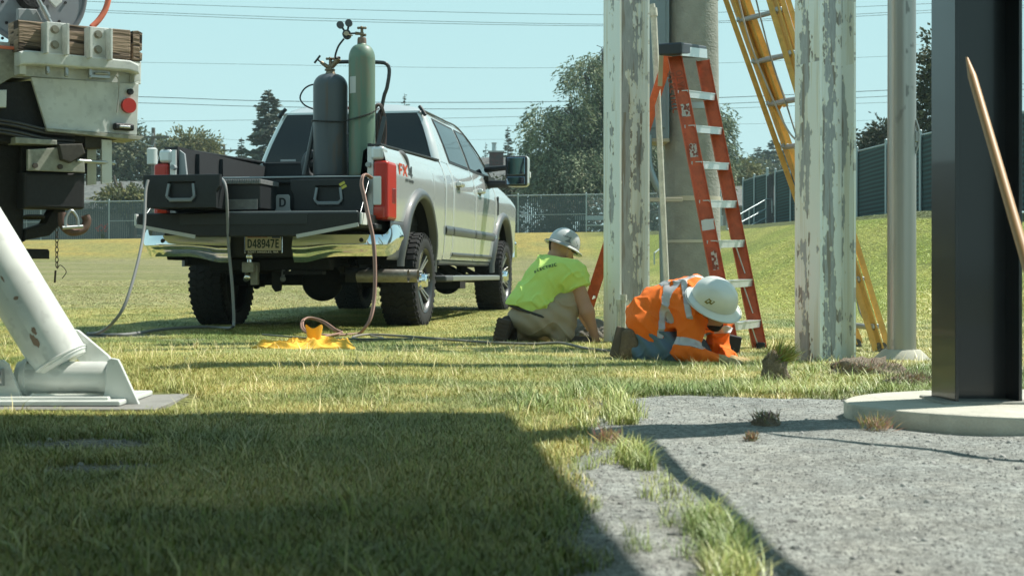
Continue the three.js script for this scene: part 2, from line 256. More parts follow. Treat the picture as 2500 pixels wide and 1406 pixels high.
{
  const f = thing('slatted_fence', 'long grey chain link fence with dark slats along the golden bank', 'fence', null, V(0, 0, 0));
  const h = 1.74, d = 60, xs = []; for (let x = -27; x <= 9.3; x += 3.03) xs.push(Math.min(x, 9.28)); xs[xs.length - 1] = 9.28;
  for (const x of xs) part(f, 'post', [cyl(0.032, 0.032, h + 0.08, 10, x, gh(x, d) + h / 2 + 0.02, -d), sph(0.04, x, gh(x, d) + h + 0.06, -d, 8)], galv);
  for (let i = 0; i < xs.length - 1; i++) {
    const a = gy(xs[i], d), b = gy(xs[i + 1], d), up = (v, k) => v.clone().add(V(0, k, 0));
    part(f, 'top_rail', rod(up(a, h), up(b, h), 0.022), galv); if (i % 2) part(f, 'middle_rail', rod(up(a, h * 0.5).add(V(0, 0, 0.03)), up(b, h * 0.5).add(V(0, 0, 0.03)), 0.016), galv);
    const open = xs[i] > 0.8 && xs[i] < 5.8, gs = slatBay(xs[i], xs[i + 1], d, h, open);
    part(f, open ? 'wire_mesh' : 'slats', gs, open ? galv : slatMat).userData.kind = 'stuff';
    if (!open) part(f, 'wire_mesh', slatBay(xs[i], xs[i + 1], d - 0.02, h, true), darkWire).userData.kind = 'stuff';
  }
}
const ribTex = tex(64, 128, (u, v) => { const k = 0.7 + 0.3 * Math.sin(v * Math.PI * 2 * 8) + 0.1 * (hash2(Math.floor(u * 64), Math.floor(v * 128), 3) - 0.5); return [k, k, k]; });
const screenMat = M(C(0.018, 0.072, 0.075), 0.8, { map: ribTex, scale: 1.2 });
{
  const f = thing('screened_fence', 'tall chain link fence with dark green privacy screen along the right bank', 'fence');
  const X = 9.3, h = 1.86, ds = [22, 24.9, 27.7, 30.5, 33.3, 36.1, 39, 41.9, 44.7, 47.3];
  const bay = (d0, d1) => { const p0 = gy(X, d0), p1 = gy(X, d1), u = (v, k) => v.clone().add(V(0, k, 0)); const g = new THREE.BufferGeometry(); const th = 0.012, c = [u(p0, 0.06), u(p1, 0.06), u(p1, h - 0.03), u(p0, h - 0.03)];
    part(f, 'privacy_screen', [gridGeo(2, 24, (s, t) => { const q = c[0].clone().lerp(c[1], s).lerp(c[3].clone().lerp(c[2], s), t); q.x -= 0.035 + 0.012 * Math.sin(t * 40 + d0) * 0.3 + 0.03 * Math.sin(s * Math.PI) * Math.sin(t * Math.PI); return q; }), gridGeo(2, 2, (s, t) => { const q = c[0].clone().lerp(c[1], s).lerp(c[3].clone().lerp(c[2], s), t); q.x += th; return q; }, true)], screenMat);
    part(f, 'top_rail', rod(u(p0, h), u(p1, h), 0.024), galv); };
  const post = (d, r = 0.035, e = 0.1) => { const p = gy(X, d); part(f, 'post', [cyl(r, r, h + e, 10, p.x - 0.07, p.y + (h + e) / 2 - 0.03, p.z), sph(r * 1.2, p.x - 0.07, p.y + h + e - 0.02, p.z, 8)], galv); };
  ds.forEach((d, i) => { post(d); if (i) bay(ds[i - 1], d); });
  const p = gy(X, 48), gate = []; for (let k = 0; k < 7; k++) gate.push(box(0.03, h - 0.15, 0.03, X - 0.1, p.y + h / 2, -(47.5 + k * 0.19)));
  part(f, 'gate_bars', gate, M(C(0.03, 0.03, 0.035), 0.5));
  post(48.8, 0.045, 0.2); bay(48.8, 51.4); post(51.4); bay(51.4, 53.9); post(53.9);
}
for (const [px, py, d] of [[2140, 540, 35], [1936, 552, 45.5], [2274, 528, 30.1]]) { const b = P(px, py, d); b.y = gh(b.x, d); solo('fence_stub_post', 'short galvanized stub post at the foot of the green screened fence', 'post', [cyl(0.03, 0.03, 0.42, 10, b.x, b.y + 0.19, b.z), sph(0.032, b.x, b.y + 0.4, b.z, 8)], galv, 'stub posts at the fence foot'); }
{ // timber steps up the bank with a pipe handrail
  const tie = M(C(0.035, 0.033, 0.033), 0.9, { map: grainTex, scale: 2 });
  const s = thing('bank_steps', 'dark timber steps climbing the bank to the fence gate', 'steps');
  [[1778, 596], [1800, 583], [1824, 569], [1850, 558], [1880, 551]].forEach(([px, py], i) => { const d = 45.5 + i * 0.5, p = P(px, py, d); part(s, 'step', rbox(0.95, 0.24, 1.3, p.x + 0.1, p.y - 0.04, p.z, 0.02), tie); });
  const r = thing('handrail', 'galvanized three bar pipe handrail beside the timber steps', 'railing');
  const A = P(1776, 590, 44.6), B = P(1871, 545, 46.2); const a0 = P(1776, 541, 44.6), b0 = P(1871, 487, 46.2);
  for (const k of [0, 0.4, 0.78]) part(r, 'rail', [rod(a0.clone().lerp(A, k), b0.clone().lerp(B, k), 0.022), sph(0.03, ...b0.clone().lerp(B, k).toArray(), 8)], galv);
  part(r, 'post', rod(b0, B, 0.024), galv); part(r, 'post', rod(P(1830, 510, 45.5), P(1830, 562, 45.5), 0.024), galv); part(r, 'post', rod(a0, A, 0.024), galv); part(r, 'end_loop', [rod(b0, P(1886, 486, 46.6), 0.02), rod(P(1886, 486, 46.6), P(1886, 520, 46.6), 0.02)], galv);
  const q = thing('short_handrail', 'small rectangular pipe handrail frame standing in the field behind the concrete pole', 'railing');
  const z = 40, c = (px, py, dd = 0) => P(px, py, z + dd), g0 = c(1598, 618), g1 = c(1598, 660), g2 = c(1613, 606, 1), g3 = c(1613, 655, 1);
  part(q, 'frame', [rod(g0, g1, 0.022), rod(g2, g3, 0.022), rod(g0, g2, 0.022), rod(g1, g3, 0.022)], galv);
}
{ // bench behind the open fence bay
  const al = M(C(0.3, 0.36, 0.38), 0.45, { metal: 0.4 }), b = thing('bleacher_bench', 'long low metal bench standing behind the chain link fence', 'bench', null, V(4.2, gh(4.2, 62.5), -62.5));
  part(b, 'seat', rbox(2.6, 0.05, 0.3, 0, 0.45, 0, 0.01), al); part(b, 'backrest', rbox(2.6, 0.2, 0.04, 0, 0.8, -0.2, 0.01), al); for (const x of [-1.1, 1.1]) part(b, 'leg', box(0.06, 0.9, 0.06, x, 0.44, -0.17), al);
}
// houses
const shingle = tex(256, 256, (u, v) => { const row = Math.floor(v * 32), k = 0.72 + 0.22 * hash2(Math.floor(u * 24 + (row % 2) * 0.5), row, 7) - (v * 32 % 1 < 0.12 ? 0.14 : 0); return grey(k); });
function house(label, x, d, w, dep, wallH, ridge, roofC, wallC, extra) {
  const y0 = gh(x, d) - 0.1, h = thing('house', label, 'house', null, V(x, y0, -d));
  part(h, 'wall', [box(w - 0.8, wallH, dep - 0.8, 0, wallH / 2, 0), prism([[-(dep - 0.8) / 2, 0], [(dep - 0.8) / 2, 0], [0, ridge - wallH - 0.15]], w - 0.9, -(w - 0.9) / 2).rotateY(Math.PI / 2).translate(0, wallH - 0.02, 0)], M(wallC, 0.85, { map: blotTex, scale: 0.3 }));
  const sl = Math.hypot(dep / 2, ridge - wallH), an = Math.atan2(ridge - wallH, dep / 2), rm = M(roofC, 0.95, { map: shingle, scale: 0.25 });
  for (const s of [1, -1]) { const r = part(h, 'roof_slope', box(w, 0.14, sl + 0.25, 0, 0, 0), rm); r.position.set(0, (wallH + ridge) / 2 + 0.02, s * dep / 4 + s * 0.1); r.rotation.x = s * an; }
  for (const wx of [-w * 0.25, w * 0.2]) { const win = part(h, 'window', box(1.3, 1.1, 0.05, wx, 1.5, dep / 2 - 0.38), M(C(0.6, 0.6, 0.58), 0.6)); part(win, 'pane', box(1.1, 0.9, 0.04, wx, 1.5, dep / 2 - 0.345), M(C(0.02, 0.025, 0.03), 0.1)); }
  extra?.(h); return h;
}
house('low house with weathered grey shingle roof behind the slatted fence', -24.6, 84, 14, 9, 2.5, 4.35, C(0.20, 0.205, 0.19), C(0.3, 0.29, 0.26));
house('house with dark brick chimney behind the pickup mirror', -3.6, 92, 9, 10, 3.4, 6.2, C(0.20, 0.205, 0.20), C(0.34, 0.33, 0.3), (h) => {
  const br = tex(128, 128, (u, v) => { const r = Math.floor(v * 16), m = (v * 16 % 1 < 0.16) || ((u * 8 + (r % 2) * 0.5) % 1 < 0.08); return m ? [0.5, 0.5, 0.5] : [0.62 + 0.3 * hash2(Math.floor(u * 8 + (r % 2) * 0.5), r, 4), 0.6, 0.6]; });
  const c = part(h, 'chimney', box(0.95, 1.6, 0.8, 2.55, 5.75, 1.3), M(C(0.16, 0.13, 0.13), 0.9, { map: br, scale: 0.8 })); part(c, 'chimney_cap', [box(1.1, 0.1, 0.95, 2.55, 6.6, 1.3)], M(C(0.35, 0.35, 0.34), 0.9)); part(c, 'flue_pot', [cyl(0.14, 0.16, 0.5, 10, 2.4, 6.9, 1.3), cyl(0.2, 0.16, 0.08, 10, 2.4, 7.18, 1.3)], galv);
});
house('distant house with grey hip shingle roof beyond the gate', 15.6, 92, 10, 9, 2.6, 4.1, C(0.22, 0.22, 0.2), C(0.3, 0.28, 0.25));
house('far house with pale roof beside the distant conifers', 26, 112, 12, 9, 2.5, 4.2, C(0.26, 0.25, 0.22), C(0.35, 0.33, 0.3));
// utility poles
function utilPole(label, px, pyTop, d, can, armW) {
  const p = P(px, pyTop, d), b = gh(p.x, d), u = thing('utility_pole', label, 'utility pole', null, V(p.x, b, -d)), h = p.y - b, wd = M(C(0.17, 0.155, 0.135), 0.9, { map: grainTex, scale: 1 });
  part(u, 'pole', cyl(0.11, 0.15, h, 12, 0, h / 2, 0), wd); part(u, 'crossarm', box(armW, 0.12, 0.1, can ? -0.5 : 0, h - 0.55, 0.14), wd);
  for (const s of [-0.9, -0.35, 0.35, 0.9]) part(u, 'insulator', cyl(0.03, 0.05, 0.16, 8, s * armW / 2 + (can ? -0.5 : 0), h - 0.4, 0.14), M(C(0.3, 0.32, 0.33), 0.3));
  for (const s of [-1, 1]) part(u, 'brace', rod(V(s * armW * 0.25 + (can ? -0.5 : 0), h - 0.56, 0.16), V(0, h - 1.1, 0.14), 0.02), galv);
  if (can) part(u, 'transformer', [cyl(0.3, 0.3, 0.85, 16, 0.05, h - 1.7, 0.42), cyl(0.2, 0.31, 0.08, 16, 0.05, h - 1.24, 0.42)], M(C(0.55, 0.58, 0.57), 0.5));
}
utilPole('wooden utility pole with long crossarm and white transformer can', 373, 312, 78, true, 2.9);
utilPole('slim wooden utility pole with crossarm between tree tops', 546, 352, 120, false, 3.6);
// wires
{
  const wm = M(C(0.03, 0.035, 0.04), 0.6), L = (pts, d, r = 0.013) => solo('power_line', 'thin dark overhead power line crossing the pale sky', 'power line', tube(pts.map(([x, y]) => P(x, y, d)), r, 60, 5), wm, 'overhead power lines');
  L([[-300, -14], [210, 3], [800, 22], [1480, 36], [1780, 29], [2285, 8], [2700, -14]], 78);
  L([[-300, 8], [210, 24], [800, 45], [1480, 59], [1790, 50], [2285, 24], [2700, 2]], 77); L([[-300, 12], [210, 29], [800, 51], [1480, 63], [1790, 54], [2285, 30], [2700, 8]], 77.5);
  L([[-300, 142], [345, 152], [1100, 165], [1480, 163], [1780, 153], [2170, 137], [2285, 131], [2700, 112]], 80, 0.009);
  L([[-300, 222], [335, 236], [640, 246], [1065, 250], [1480, 246], [1790, 237], [2170, 220], [2700, 196]], 82, 0.02); L([[-300, 238], [335, 251], [640, 260], [1090, 266], [1480, 261], [1790, 252], [2285, 229], [2700, 208]], 82.4, 0.017);
  L([[-300, 300], [335, 296], [620, 293], [1115, 288], [1480, 277], [1790, 264], [2285, 245], [2700, 226]], 83, 0.012);
  L([[900, 330], [1150, 309], [1480, 306], [1790, 303], [1960, 299], [2285, 288]], 100, 0.01); L([[405, 326], [700, 348], [1160, 341], [1480, 336], [1800, 330]], 104, 0.008);
}
// ---- trees
const leafMat = (o = {}) => new THREE.MeshPhysicalMaterial({ color: 0xffffff, vertexColors: true, roughness: 0.75, side: THREE.DoubleSide, specularIntensity: 0.5, transmission: 0.22, thickness: 0, ...o });
const LEAF = leafMat(), BARK = M(C(0.13, 0.11, 0.09), 0.95, { map: grainTex, scale: 1.5 });
class Leaves {
  constructor(seed) { this.R = rng(seed); this.p = []; this.c = []; this.n = []; }
  quad(o, dir, side, len, wid, col) {                       // a leaf: diamond from o along dir
    const m = o.clone().addScaledVector(dir, len * 0.45), e = o.clone().addScaledVector(dir, len), l = m.clone().addScaledVector(side, wid / 2), r = m.clone().addScaledVector(side, -wid / 2), n = dir.clone().cross(side).normalize();
    for (const q of [o, r, e, o, e, l]) { this.p.push(q.x, q.y, q.z); this.c.push(...col); this.n.push(n.x, n.y, n.z); }
  }
  geo() { const g = new THREE.BufferGeometry(); g.setAttribute('position', new THREE.Float32BufferAttribute(this.p, 3)); g.setAttribute('normal', new THREE.Float32BufferAttribute(this.n, 3)); g.setAttribute('color', new THREE.Float32BufferAttribute(this.c, 3)); return keep(g); }
}
const rdir = (R) => { const z = R() * 2 - 1, a = R() * 6.283, r = Math.sqrt(1 - z * z); return V(r * Math.cos(a), z, r * Math.sin(a)); };
// crown from ellipsoid lobes [centre, rx, ry, rz]; sprays of leaves with gaps between them
function crown(seed, lobes, sprays, per, len, wid, droop, cols) {
  const L = new Leaves(seed), R = L.R, vol = lobes.map((l) => l[1] * l[2] * l[3]), tot = vol.reduce((a, b) => a + b);
  lobes.forEach(([c, rx, ry, rz], li) => {
    const n = Math.round(sprays * vol[li] / tot);
    for (let k = 0; k < n; k++) {
      const u = rdir(R), rr = Math.pow(R(), 0.45), q = V(c.x + u.x * rx * rr, c.y + u.y * ry * rr, c.z + u.z * rz * rr);
      if (vnoise(q.x * 0.9 + q.z * 0.5, q.y * 0.9 + q.z * 0.4, seed) < 0.3) continue;
      const out = V(u.x, u.y * 0.4 - droop, u.z).normalize(), col = cols[Math.floor(R() * cols.length)], base = q.clone(), sl = len * (2 + 3 * R());
      for (let j = 0; j < per; j++) { const t = j / per, o = base.clone().addScaledVector(out, sl * t).add(V((R() - 0.5) * len, -droop * sl * t * t * 0.6, (R() - 0.5) * len)), dir = rdir(R).multiplyScalar(0.8).add(out).normalize(), side = rdir(R).cross(dir).normalize(), v = 0.75 + 0.5 * R(); L.quad(o, dir, side, len * (0.7 + 0.6 * R()), wid * (0.7 + 0.6 * R()), [col[0] * v, col[1] * v, col[2] * v]); }
    }
  });
  return L.geo();
}
function broadTree(name, label, base, lobes, o) {
  const t = thing(name, label, 'tree', o.group, base), R = rng(o.seed), rel = lobes.map(([c, ...r]) => [c.clone().sub(base), ...r]);
  const top = rel.reduce((a, l) => l[0].y > a.y ? l[0] : a, V(0, 0.5, 0)), fork = V(top.x * 0.15, Math.min(top.y * 0.35, o.fork ?? 3), 0), gs = [rod(V(0, -0.2, 0), fork, o.trunk ?? 0.28, (o.trunk ?? 0.28) * 0.75, 12)];
  for (const [c, rx, ry] of rel) { const m = fork.clone().lerp(c, 0.55).add(V((R() - 0.5) * rx * 0.4, ry * 0.15, 0)); gs.push(tube([fork.clone().add(V(0, -0.3, 0)), m, c], (o.trunk ?? 0.28) * 0.28, 12, 6)); for (let k = 0; k < 5; k++) { const e = c.clone().add(rdir(R).multiplyScalar(rx * 0.75)); gs.push(tube([m, c.clone().lerp(e, 0.4), e], (o.trunk ?? 0.28) * 0.1, 8, 5)); } }
  part(t, 'trunk', gs, BARK); part(t, 'crown', crown(o.seed, rel, o.sprays, o.per ?? 7, o.len, o.wid, o.droop ?? 0.2, o.cols), LEAF); return t;
}
const lob = (px, py, d, rx, ry, rz) => [P(px, py, d), rx / FOC * d, ry / FOC * d, (rz ?? rx) / FOC * d];
const willowCols = [[0.26, 0.295, 0.17], [0.195, 0.24, 0.135], [0.31, 0.32, 0.19], [0.15, 0.19, 0.115], [0.10, 0.135, 0.09]];
broadTree('drooping_tree', 'tall drooping grey green tree behind the chain link fence beside the pickup', gy(3.6, 71), [lob(1328, 330, 70, 48, 95), lob(1390, 420, 71, 120, 70), lob(1392, 262, 70, 46, 58), lob(1428, 178, 71, 48, 78), lob(1478, 125, 72, 40, 60), lob(1440, 330, 72, 70, 110), lob(1520, 230, 73, 70, 120), lob(1540, 400, 72, 110, 90), lob(1600, 300, 74, 60, 130), lob(1655, 250, 75, 60, 110), lob(1700, 330, 74, 60, 120), lob(1745, 300, 73, 40, 95), lob(1762, 385, 73, 30, 70), lob(1560, 130, 73, 50, 50)],
  { seed: 5, sprays: 11500, per: 10, len: 0.24, wid: 0.08, droop: 0.75, cols: willowCols, trunk: 0.24, fork: 2.6 });
broadTree('olive_tree', 'dense grey green tree beside the transformer pole on the far left', gy(-22.3, 88), [lob(330, 372, 88, 75, 62), lob(290, 340, 88, 45, 40), lob(385, 398, 88, 45, 45), lob(260, 400, 89, 60, 60)], { seed: 9, sprays: 1900, per: 8, len: 0.26, wid: 0.13, droop: 0.1, cols: [[0.12, 0.14, 0.075], [0.17, 0.17, 0.09], [0.08, 0.10, 0.06]] });
broadTree('yellowing_tree', 'loose yellow green tree top showing above the pickup bed', gy(-20.4, 96), [lob(460, 362, 96, 52, 34), lob(430, 350, 96, 24, 26), lob(495, 372, 96, 34, 32)], { seed: 13, sprays: 900, per: 7, len: 0.28, wid: 0.12, droop: 0.1, cols: [[0.20, 0.19, 0.06], [0.14, 0.15, 0.06], [0.24, 0.21, 0.08]] });
broadTree('hedge_tree', 'low dark tree mass between the house and drooping tree', gy(-0.4, 74), [lob(1250, 455, 74, 34, 26), lob(1200, 470, 75, 40, 30)], { seed: 17, sprays: 420, per: 7, len: 0.2, wid: 0.1, cols: [[0.07, 0.085, 0.04], [0.11, 0.115, 0.055]], trunk: 0.12 });
broadTree('round_tree', 'rounded light green tree beyond the fence gate', gy(17.2, 105), [lob(1800, 420, 105, 48, 28), lob(1770, 432, 105, 36, 24)], { seed: 21, sprays: 560, per: 7, len: 0.28, wid: 0.16, cols: [[0.21, 0.20, 0.07], [0.15, 0.155, 0.06]], trunk: 0.18 });
broadTree('broadleaf_tree', 'bluish distant broadleaf tree in front of the conifers', gy(26.5, 150), [lob(1850, 425, 150, 55, 32), lob(1905, 418, 150, 46, 40), lob(1960, 420, 152, 60, 40)], { seed: 23, sprays: 700, per: 7, len: 0.42, wid: 0.26, cols: [[0.10, 0.12, 0.06], [0.13, 0.14, 0.07]], trunk: 0.2 });
broadTree('dark_tree', 'dark leafy tree rising behind the green fence by the flagpole', gy(13.2, 47), [lob(2160, 335, 47, 26, 34), lob(2140, 352, 47, 22, 20)], { seed: 25, sprays: 420, per: 7, len: 0.16, wid: 0.08, cols: [[0.06, 0.07, 0.045], [0.09, 0.095, 0.055]], trunk: 0.12 });
broadTree('ivy_tree', 'tall narrow dark tree beside the black steel column', gy(12.6, 39), [lob(2282, 120, 39, 20, 45), lob(2275, 200, 39, 26, 60), lob(2270, 285, 39, 34, 60), lob(2315, 240, 39, 40, 120)], { seed: 27, sprays: 1200, per: 8, len: 0.13, wid: 0.08, droop: 0.15, cols: [[0.05, 0.065, 0.035], [0.08, 0.09, 0.045], [0.16, 0.15, 0.07]], trunk: 0.14 });
{ // pruned trunk with tufts of leaves in front of the left house
  const b = gy(-18.6, 66), t = broadTree('pollarded_tree', 'hard pruned tree with bare stubs above the slatted fence', b, [lob(305, 478, 66, 40, 14), lob(275, 482, 66, 22, 12), lob(338, 474, 66, 18, 14)], { seed: 29, sprays: 420, per: 7, len: 0.2, wid: 0.1, cols: [[0.17, 0.165, 0.05], [0.10, 0.115, 0.045]], trunk: 0.22, fork: 1.9 });
  const s = (a, c, r) => rod(P(...a, 66).sub(b), P(...c, 66).sub(b), r, r * 0.7, 8); part(t, 'bare_stubs', [s([288, 480], [276, 428], 0.09), s([300, 480], [292, 445], 0.1), s([312, 478], [320, 444], 0.1), s([335, 480], [352, 468], 0.1), s([280, 478], [258, 465], 0.06)], BARK);
}
solo('red_flower_shrub', 'small sprig of red flowers showing at the slatted fence', 'shrub', (() => { const L = new Leaves(3), R = L.R, c = P(248, 556, 59.8); for (let i = 0; i < 46; i++) { const o = c.clone().add(V((R() - 0.5) * 0.5, (R() - 0.5) * 0.28, 0.05 * R())); L.quad(o, rdir(R), rdir(R), 0.07, 0.05, [0.55, 0.06, 0.04]); } for (let i = 0; i < 10; i++) L.quad(V(c.x + (R() - 0.5) * 0.3, gh(c.x, 59.8), c.z + 0.03), V((R() - 0.5) * 0.5, 1, 0).normalize(), V(1, 0, 0), 0.5, 0.02, [0.08, 0.1, 0.04]); return L.geo(); })(), LEAF);
function conifer(name, label, px, pyTop, d, spreadPx, seed, o = {}) {
  const top = P(px, pyTop, d), b = gy(top.x, d), H = top.y - b.y, t = thing(name, label, 'tree', o.group, b), L = new Leaves(seed), R = L.R, rad = spreadPx / FOC * d, cols = o.cols ?? [[0.085, 0.10, 0.065], [0.12, 0.125, 0.08], [0.06, 0.075, 0.05]];
  const lv = Math.round(1.7 * (o.levels ?? 30)), y0 = o.from ?? 0.12, gs = [rod(V(0, -0.2, 0), V(0, H, 0), rad * 0.09 + 0.04, 0.02, 8)];
  for (let k = 0; k < lv; k++) {
    const s = (k + R() * 0.7) / lv, y = H * lerp(y0, 0.99, s), r0 = rad * Math.pow(1 - s, o.pow ?? 0.8) * (0.65 + 0.6 * R()) + rad * 0.04, nb = 4 + Math.floor(4 * R());
    for (let i = 0; i < nb; i++) {
      const a = R() * 6.283, r = r0 * (0.6 + 0.5 * R()), dir = V(Math.cos(a), -0.18 + 0.3 * s, Math.sin(a)).normalize(), up = (1 - s) * -0.1, side = V(-Math.sin(a), 0, Math.cos(a)), col = cols[Math.floor(R() * cols.length)], m = o.needles ?? 9, jy = (R() - 0.5) * H / lv * 2.2;
      for (let j = 0; j < m; j++) { const f = (j + R()) / m, q = V(0, y + jy, 0).addScaledVector(dir, r * f).add(V(0, up * r * f * f, 0)), sg = j % 2 ? 1 : -1, nd = dir.clone().multiplyScalar(0.8).addScaledVector(side, sg * 0.8).add(V(0, -0.35 + 0.3 * R(), 0)).normalize(), v = 0.7 + 0.6 * R(); L.quad(q, nd, rdir(R).cross(nd).normalize(), r * (0.3 + 0.25 * (1 - f)) + 0.1, (r * 0.17 + 0.07), [col[0] * v, col[1] * v, col[2] * v]); }
    }
  }
  part(t, 'trunk', gs, BARK); part(t, 'crown', L.geo(), LEAF); return t;
}
conifer('tall_conifer', 'tall ragged fir standing behind the pickup cab on the left', 655, 218, 92, 78, 41, { levels: 34, needles: 10, pow: 0.62, from: 0.3 });
conifer('small_conifer', 'small pointed fir beside the tall fir and slim utility pole', 588, 335, 100, 40, 42);
conifer('slim_conifer', 'slim fir rising behind the brick chimney', 1240, 308, 125, 42, 43, { needles: 10 });
conifer('tiny_conifer', 'tiny distant fir top over the pickup roofline left of the chimney', 1186, 348, 140, 34, 44, { levels: 18, needles: 6 }); conifer('little_conifer', 'little distant fir just beside the brick chimney', 1208, 352, 142, 30, 45, { levels: 18, needles: 6 });
conifer('roofline_conifer', 'fir tip poking above the pickup roof', 987, 228, 130, 60, 46, { levels: 20, needles: 6 });
{ const R = rng(4); [[1776, 380], [1797, 368], [1812, 384], [1838, 378], [1852, 358], [1872, 366], [1889, 336], [1908, 350], [1925, 344], [1952, 360], [1985, 350], [2090, 346], [2112, 334], [2128, 340], [1700, 392], [1740, 386]].forEach(([x, y], i) => conifer('distant_conifer', 'hazy blue green conifer in the distant tree line', x, y, 155 + 22 * R(), 62 + 18 * R(), 60 + i, { levels: 30, needles: 12, pow: 0.62, cols: [[0.075, 0.09, 0.055], [0.10, 0.11, 0.07]], group: 'conifers in the distant tree line' })); }

[[0.9, 'low dark shrub behind the open fence bay beside the pickup'], [3.0, 'dark rounded shrub behind the fence near the lime shirted worker'], [5.2, 'dark shrub behind the fence beside the metal bench'], [7.3, 'dusky shrub behind the fence near the corner post']].forEach(([x, label], i) => broadTree('fence_shrub', label, gy(x, 64.2), [[V(x, gh(x, 64) + 0.9, -64.2), 1.5, 0.95, 0.8]], { seed: 80 + i, sprays: 420, per: 8, len: 0.16, wid: 0.1, cols: [[0.05, 0.065, 0.04], [0.08, 0.085, 0.05], [0.11, 0.09, 0.06]], trunk: 0.06, fork: 0.4 }));
// ---------------------------------------------------------------- pickup truck
const font = await new FontLoader().loadAsync('fonts/droid/droid_sans_bold.typeface.json');
const textGeo = (s, size, depth = 0.002) => { const g = new TextGeometry(s, { font, size, depth, curveSegments: 4, bevelEnabled: false }); g.computeBoundingBox(); const b = g.boundingBox; return g.translate(-(b.min.x + b.max.x) / 2, -(b.min.y + b.max.y) / 2, 0); };
const flake = tex(128, 128, (u, v, i, j) => grey(0.92 + 0.08 * hash2(i, j, 8)));
const paint = M(C(0.66, 0.685, 0.675), 0.24, { metal: 0.28, coat: 1, map: flake, scale: 9 });
const paintGrey = M(C(0.07, 0.077, 0.083), 0.5, { coat: 0.25 });
const blackPl = M(C(0.016, 0.02, 0.023), 0.55, { map: grainTex, scale: 5 });
const liner = M(C(0.02, 0.024, 0.028), 0.75, { map: grainTex, scale: 6, bump: bumpTex, bscale: 6, bumpScale: 0.001 });
const chrome = M(C(0.86, 0.87, 0.86), 0.05, { metal: 1 });
const steelM = M(C(0.42, 0.44, 0.44), 0.35, { metal: 0.9 });
const tint = M(C(0.004, 0.007, 0.010), 0.03, { ior: 1.5 });
const under = M(C(0.014, 0.016, 0.017), 0.85, { map: grainTex, scale: 3 });
const rubber = M(C(0.022, 0.023, 0.024), 0.85, { map: grainTex, scale: 4, bump: bumpTex, bscale: 8, bumpScale: 0.0012 });
const redLens = M(C(0.45, 0.018, 0.006), 0.3, { coat: 0.15 }), redDark = M(C(0.2, 0.007, 0.005), 0.3, { coat: 0.3 }), whiteLens = M(C(0.72, 0.74, 0.72), 0.25, { coat: 0.5 });
const PK = V(-1.825, 0, -12.45), PKA = -9.4 * Math.PI / 180;
const pickup = thing('pickup_truck', 'silver lifted crew cab pickup with lowered tailgate and open bed drawers', 'pickup', null, PK); pickup.rotation.y = PKA;
const pk = (x, y, f) => V(x, y, -f).applyAxisAngle(V(0, 1, 0), PKA).add(PK);      // pickup frame (right, up, forward) to world
const K = (x, y, f) => V(x, y, -f);
const SX = [[0.55, 0.955], [0.62, 0.972], [0.75, 0.99], [0.86, 0.998], [0.97, 0.999], [1.15, 1.008], [1.32, 1.012], [1.42, 1.0], [1.5, 0.978], [1.58, 0.945], [1.64, 0.925], [1.8, 0.875], [1.95, 0.82], [2.06, 0.772], [2.12, 0.735]];
const sideX = (y) => { if (y <= SX[0][0]) return SX[0][1]; for (let i = 1; i < SX.length; i++) if (y <= SX[i][0]) { const [a, b] = SX[i - 1], [c, d] = SX[i]; return lerp(b, d, (y - a) / (c - a)); } return SX.at(-1)[1]; };
// side panel: columns of (f, bottom, top), slight roll at its edges
function sidePanel(cols, s, off = 0, ny = 18, roll = 0.006) {
  const n = cols.length - 1;
  return gridGeo(n, ny, (u, v) => { const i = Math.min(n, Math.round(u * n)), [f, b, t] = cols[i], y = lerp(b, t, v), e = (i === 0 || i === n || v === 0 || v === 1) ? -roll : 0; return K(s * (sideX(y) + off + e), y, f); }, s < 0);
}
const arch = (f, f0, r, cy) => cy + Math.sqrt(Math.max(0, r * r - (f - f0) ** 2));
function archCols(fa, fb, f0, r, cy, bot, top) {
  const c = []; const push = (f, b) => c.push([f, b, top(f)]);
  if (fa < f0 - r) { push(fa, bot); push(fa + 0.006, bot); for (let k = 1; k < 6; k++) push(lerp(fa, f0 - r, k / 6), bot); }
  for (let k = 0; k <= 28; k++) { const f = f0 - r * Math.cos(k / 28 * Math.PI); if (f > fa && f < fb) push(f, Math.max(bot, arch(f, f0, r, cy))); }
  if (fb > f0 + r) { for (let k = 1; k < 6; k++) push(lerp(f0 + r, fb, k / 6), bot); push(fb - 0.006, bot); push(fb, bot); }
  return c;
}
const spanCols = (fa, fb, bot, top, n = 10) => Array.from({ length: n + 3 }, (_, i) => { const f = i === 0 ? fa : i === n + 2 ? fb : lerp(fa + 0.006, fb - 0.006, (i - 1) / n); return [f, bot, typeof top === 'function' ? top(f) : top]; });
function flare(f0, r, cy, s, a0, a1, w, col) {
  return gridGeo(40, 8, (u, v) => { const a = lerp(a0, a1, u), rr = r - 0.012 + (w + 0.012) * v, f = f0 - rr * Math.cos(a), y = cy + rr * Math.sin(a); const lift = 0.05 * Math.pow(Math.sin(Math.PI * clamp(0.12 + v * 0.88)), 0.6) + (v === 0 ? -0.05 : 0); return K(s * (sideX(Math.max(0.6, y)) + lift - 0.004), y, f); }, s < 0);
}
const RWH = 4.4, railTop = (f) => lerp(1.525, 1.585, (f + 1.2) / 2.28);
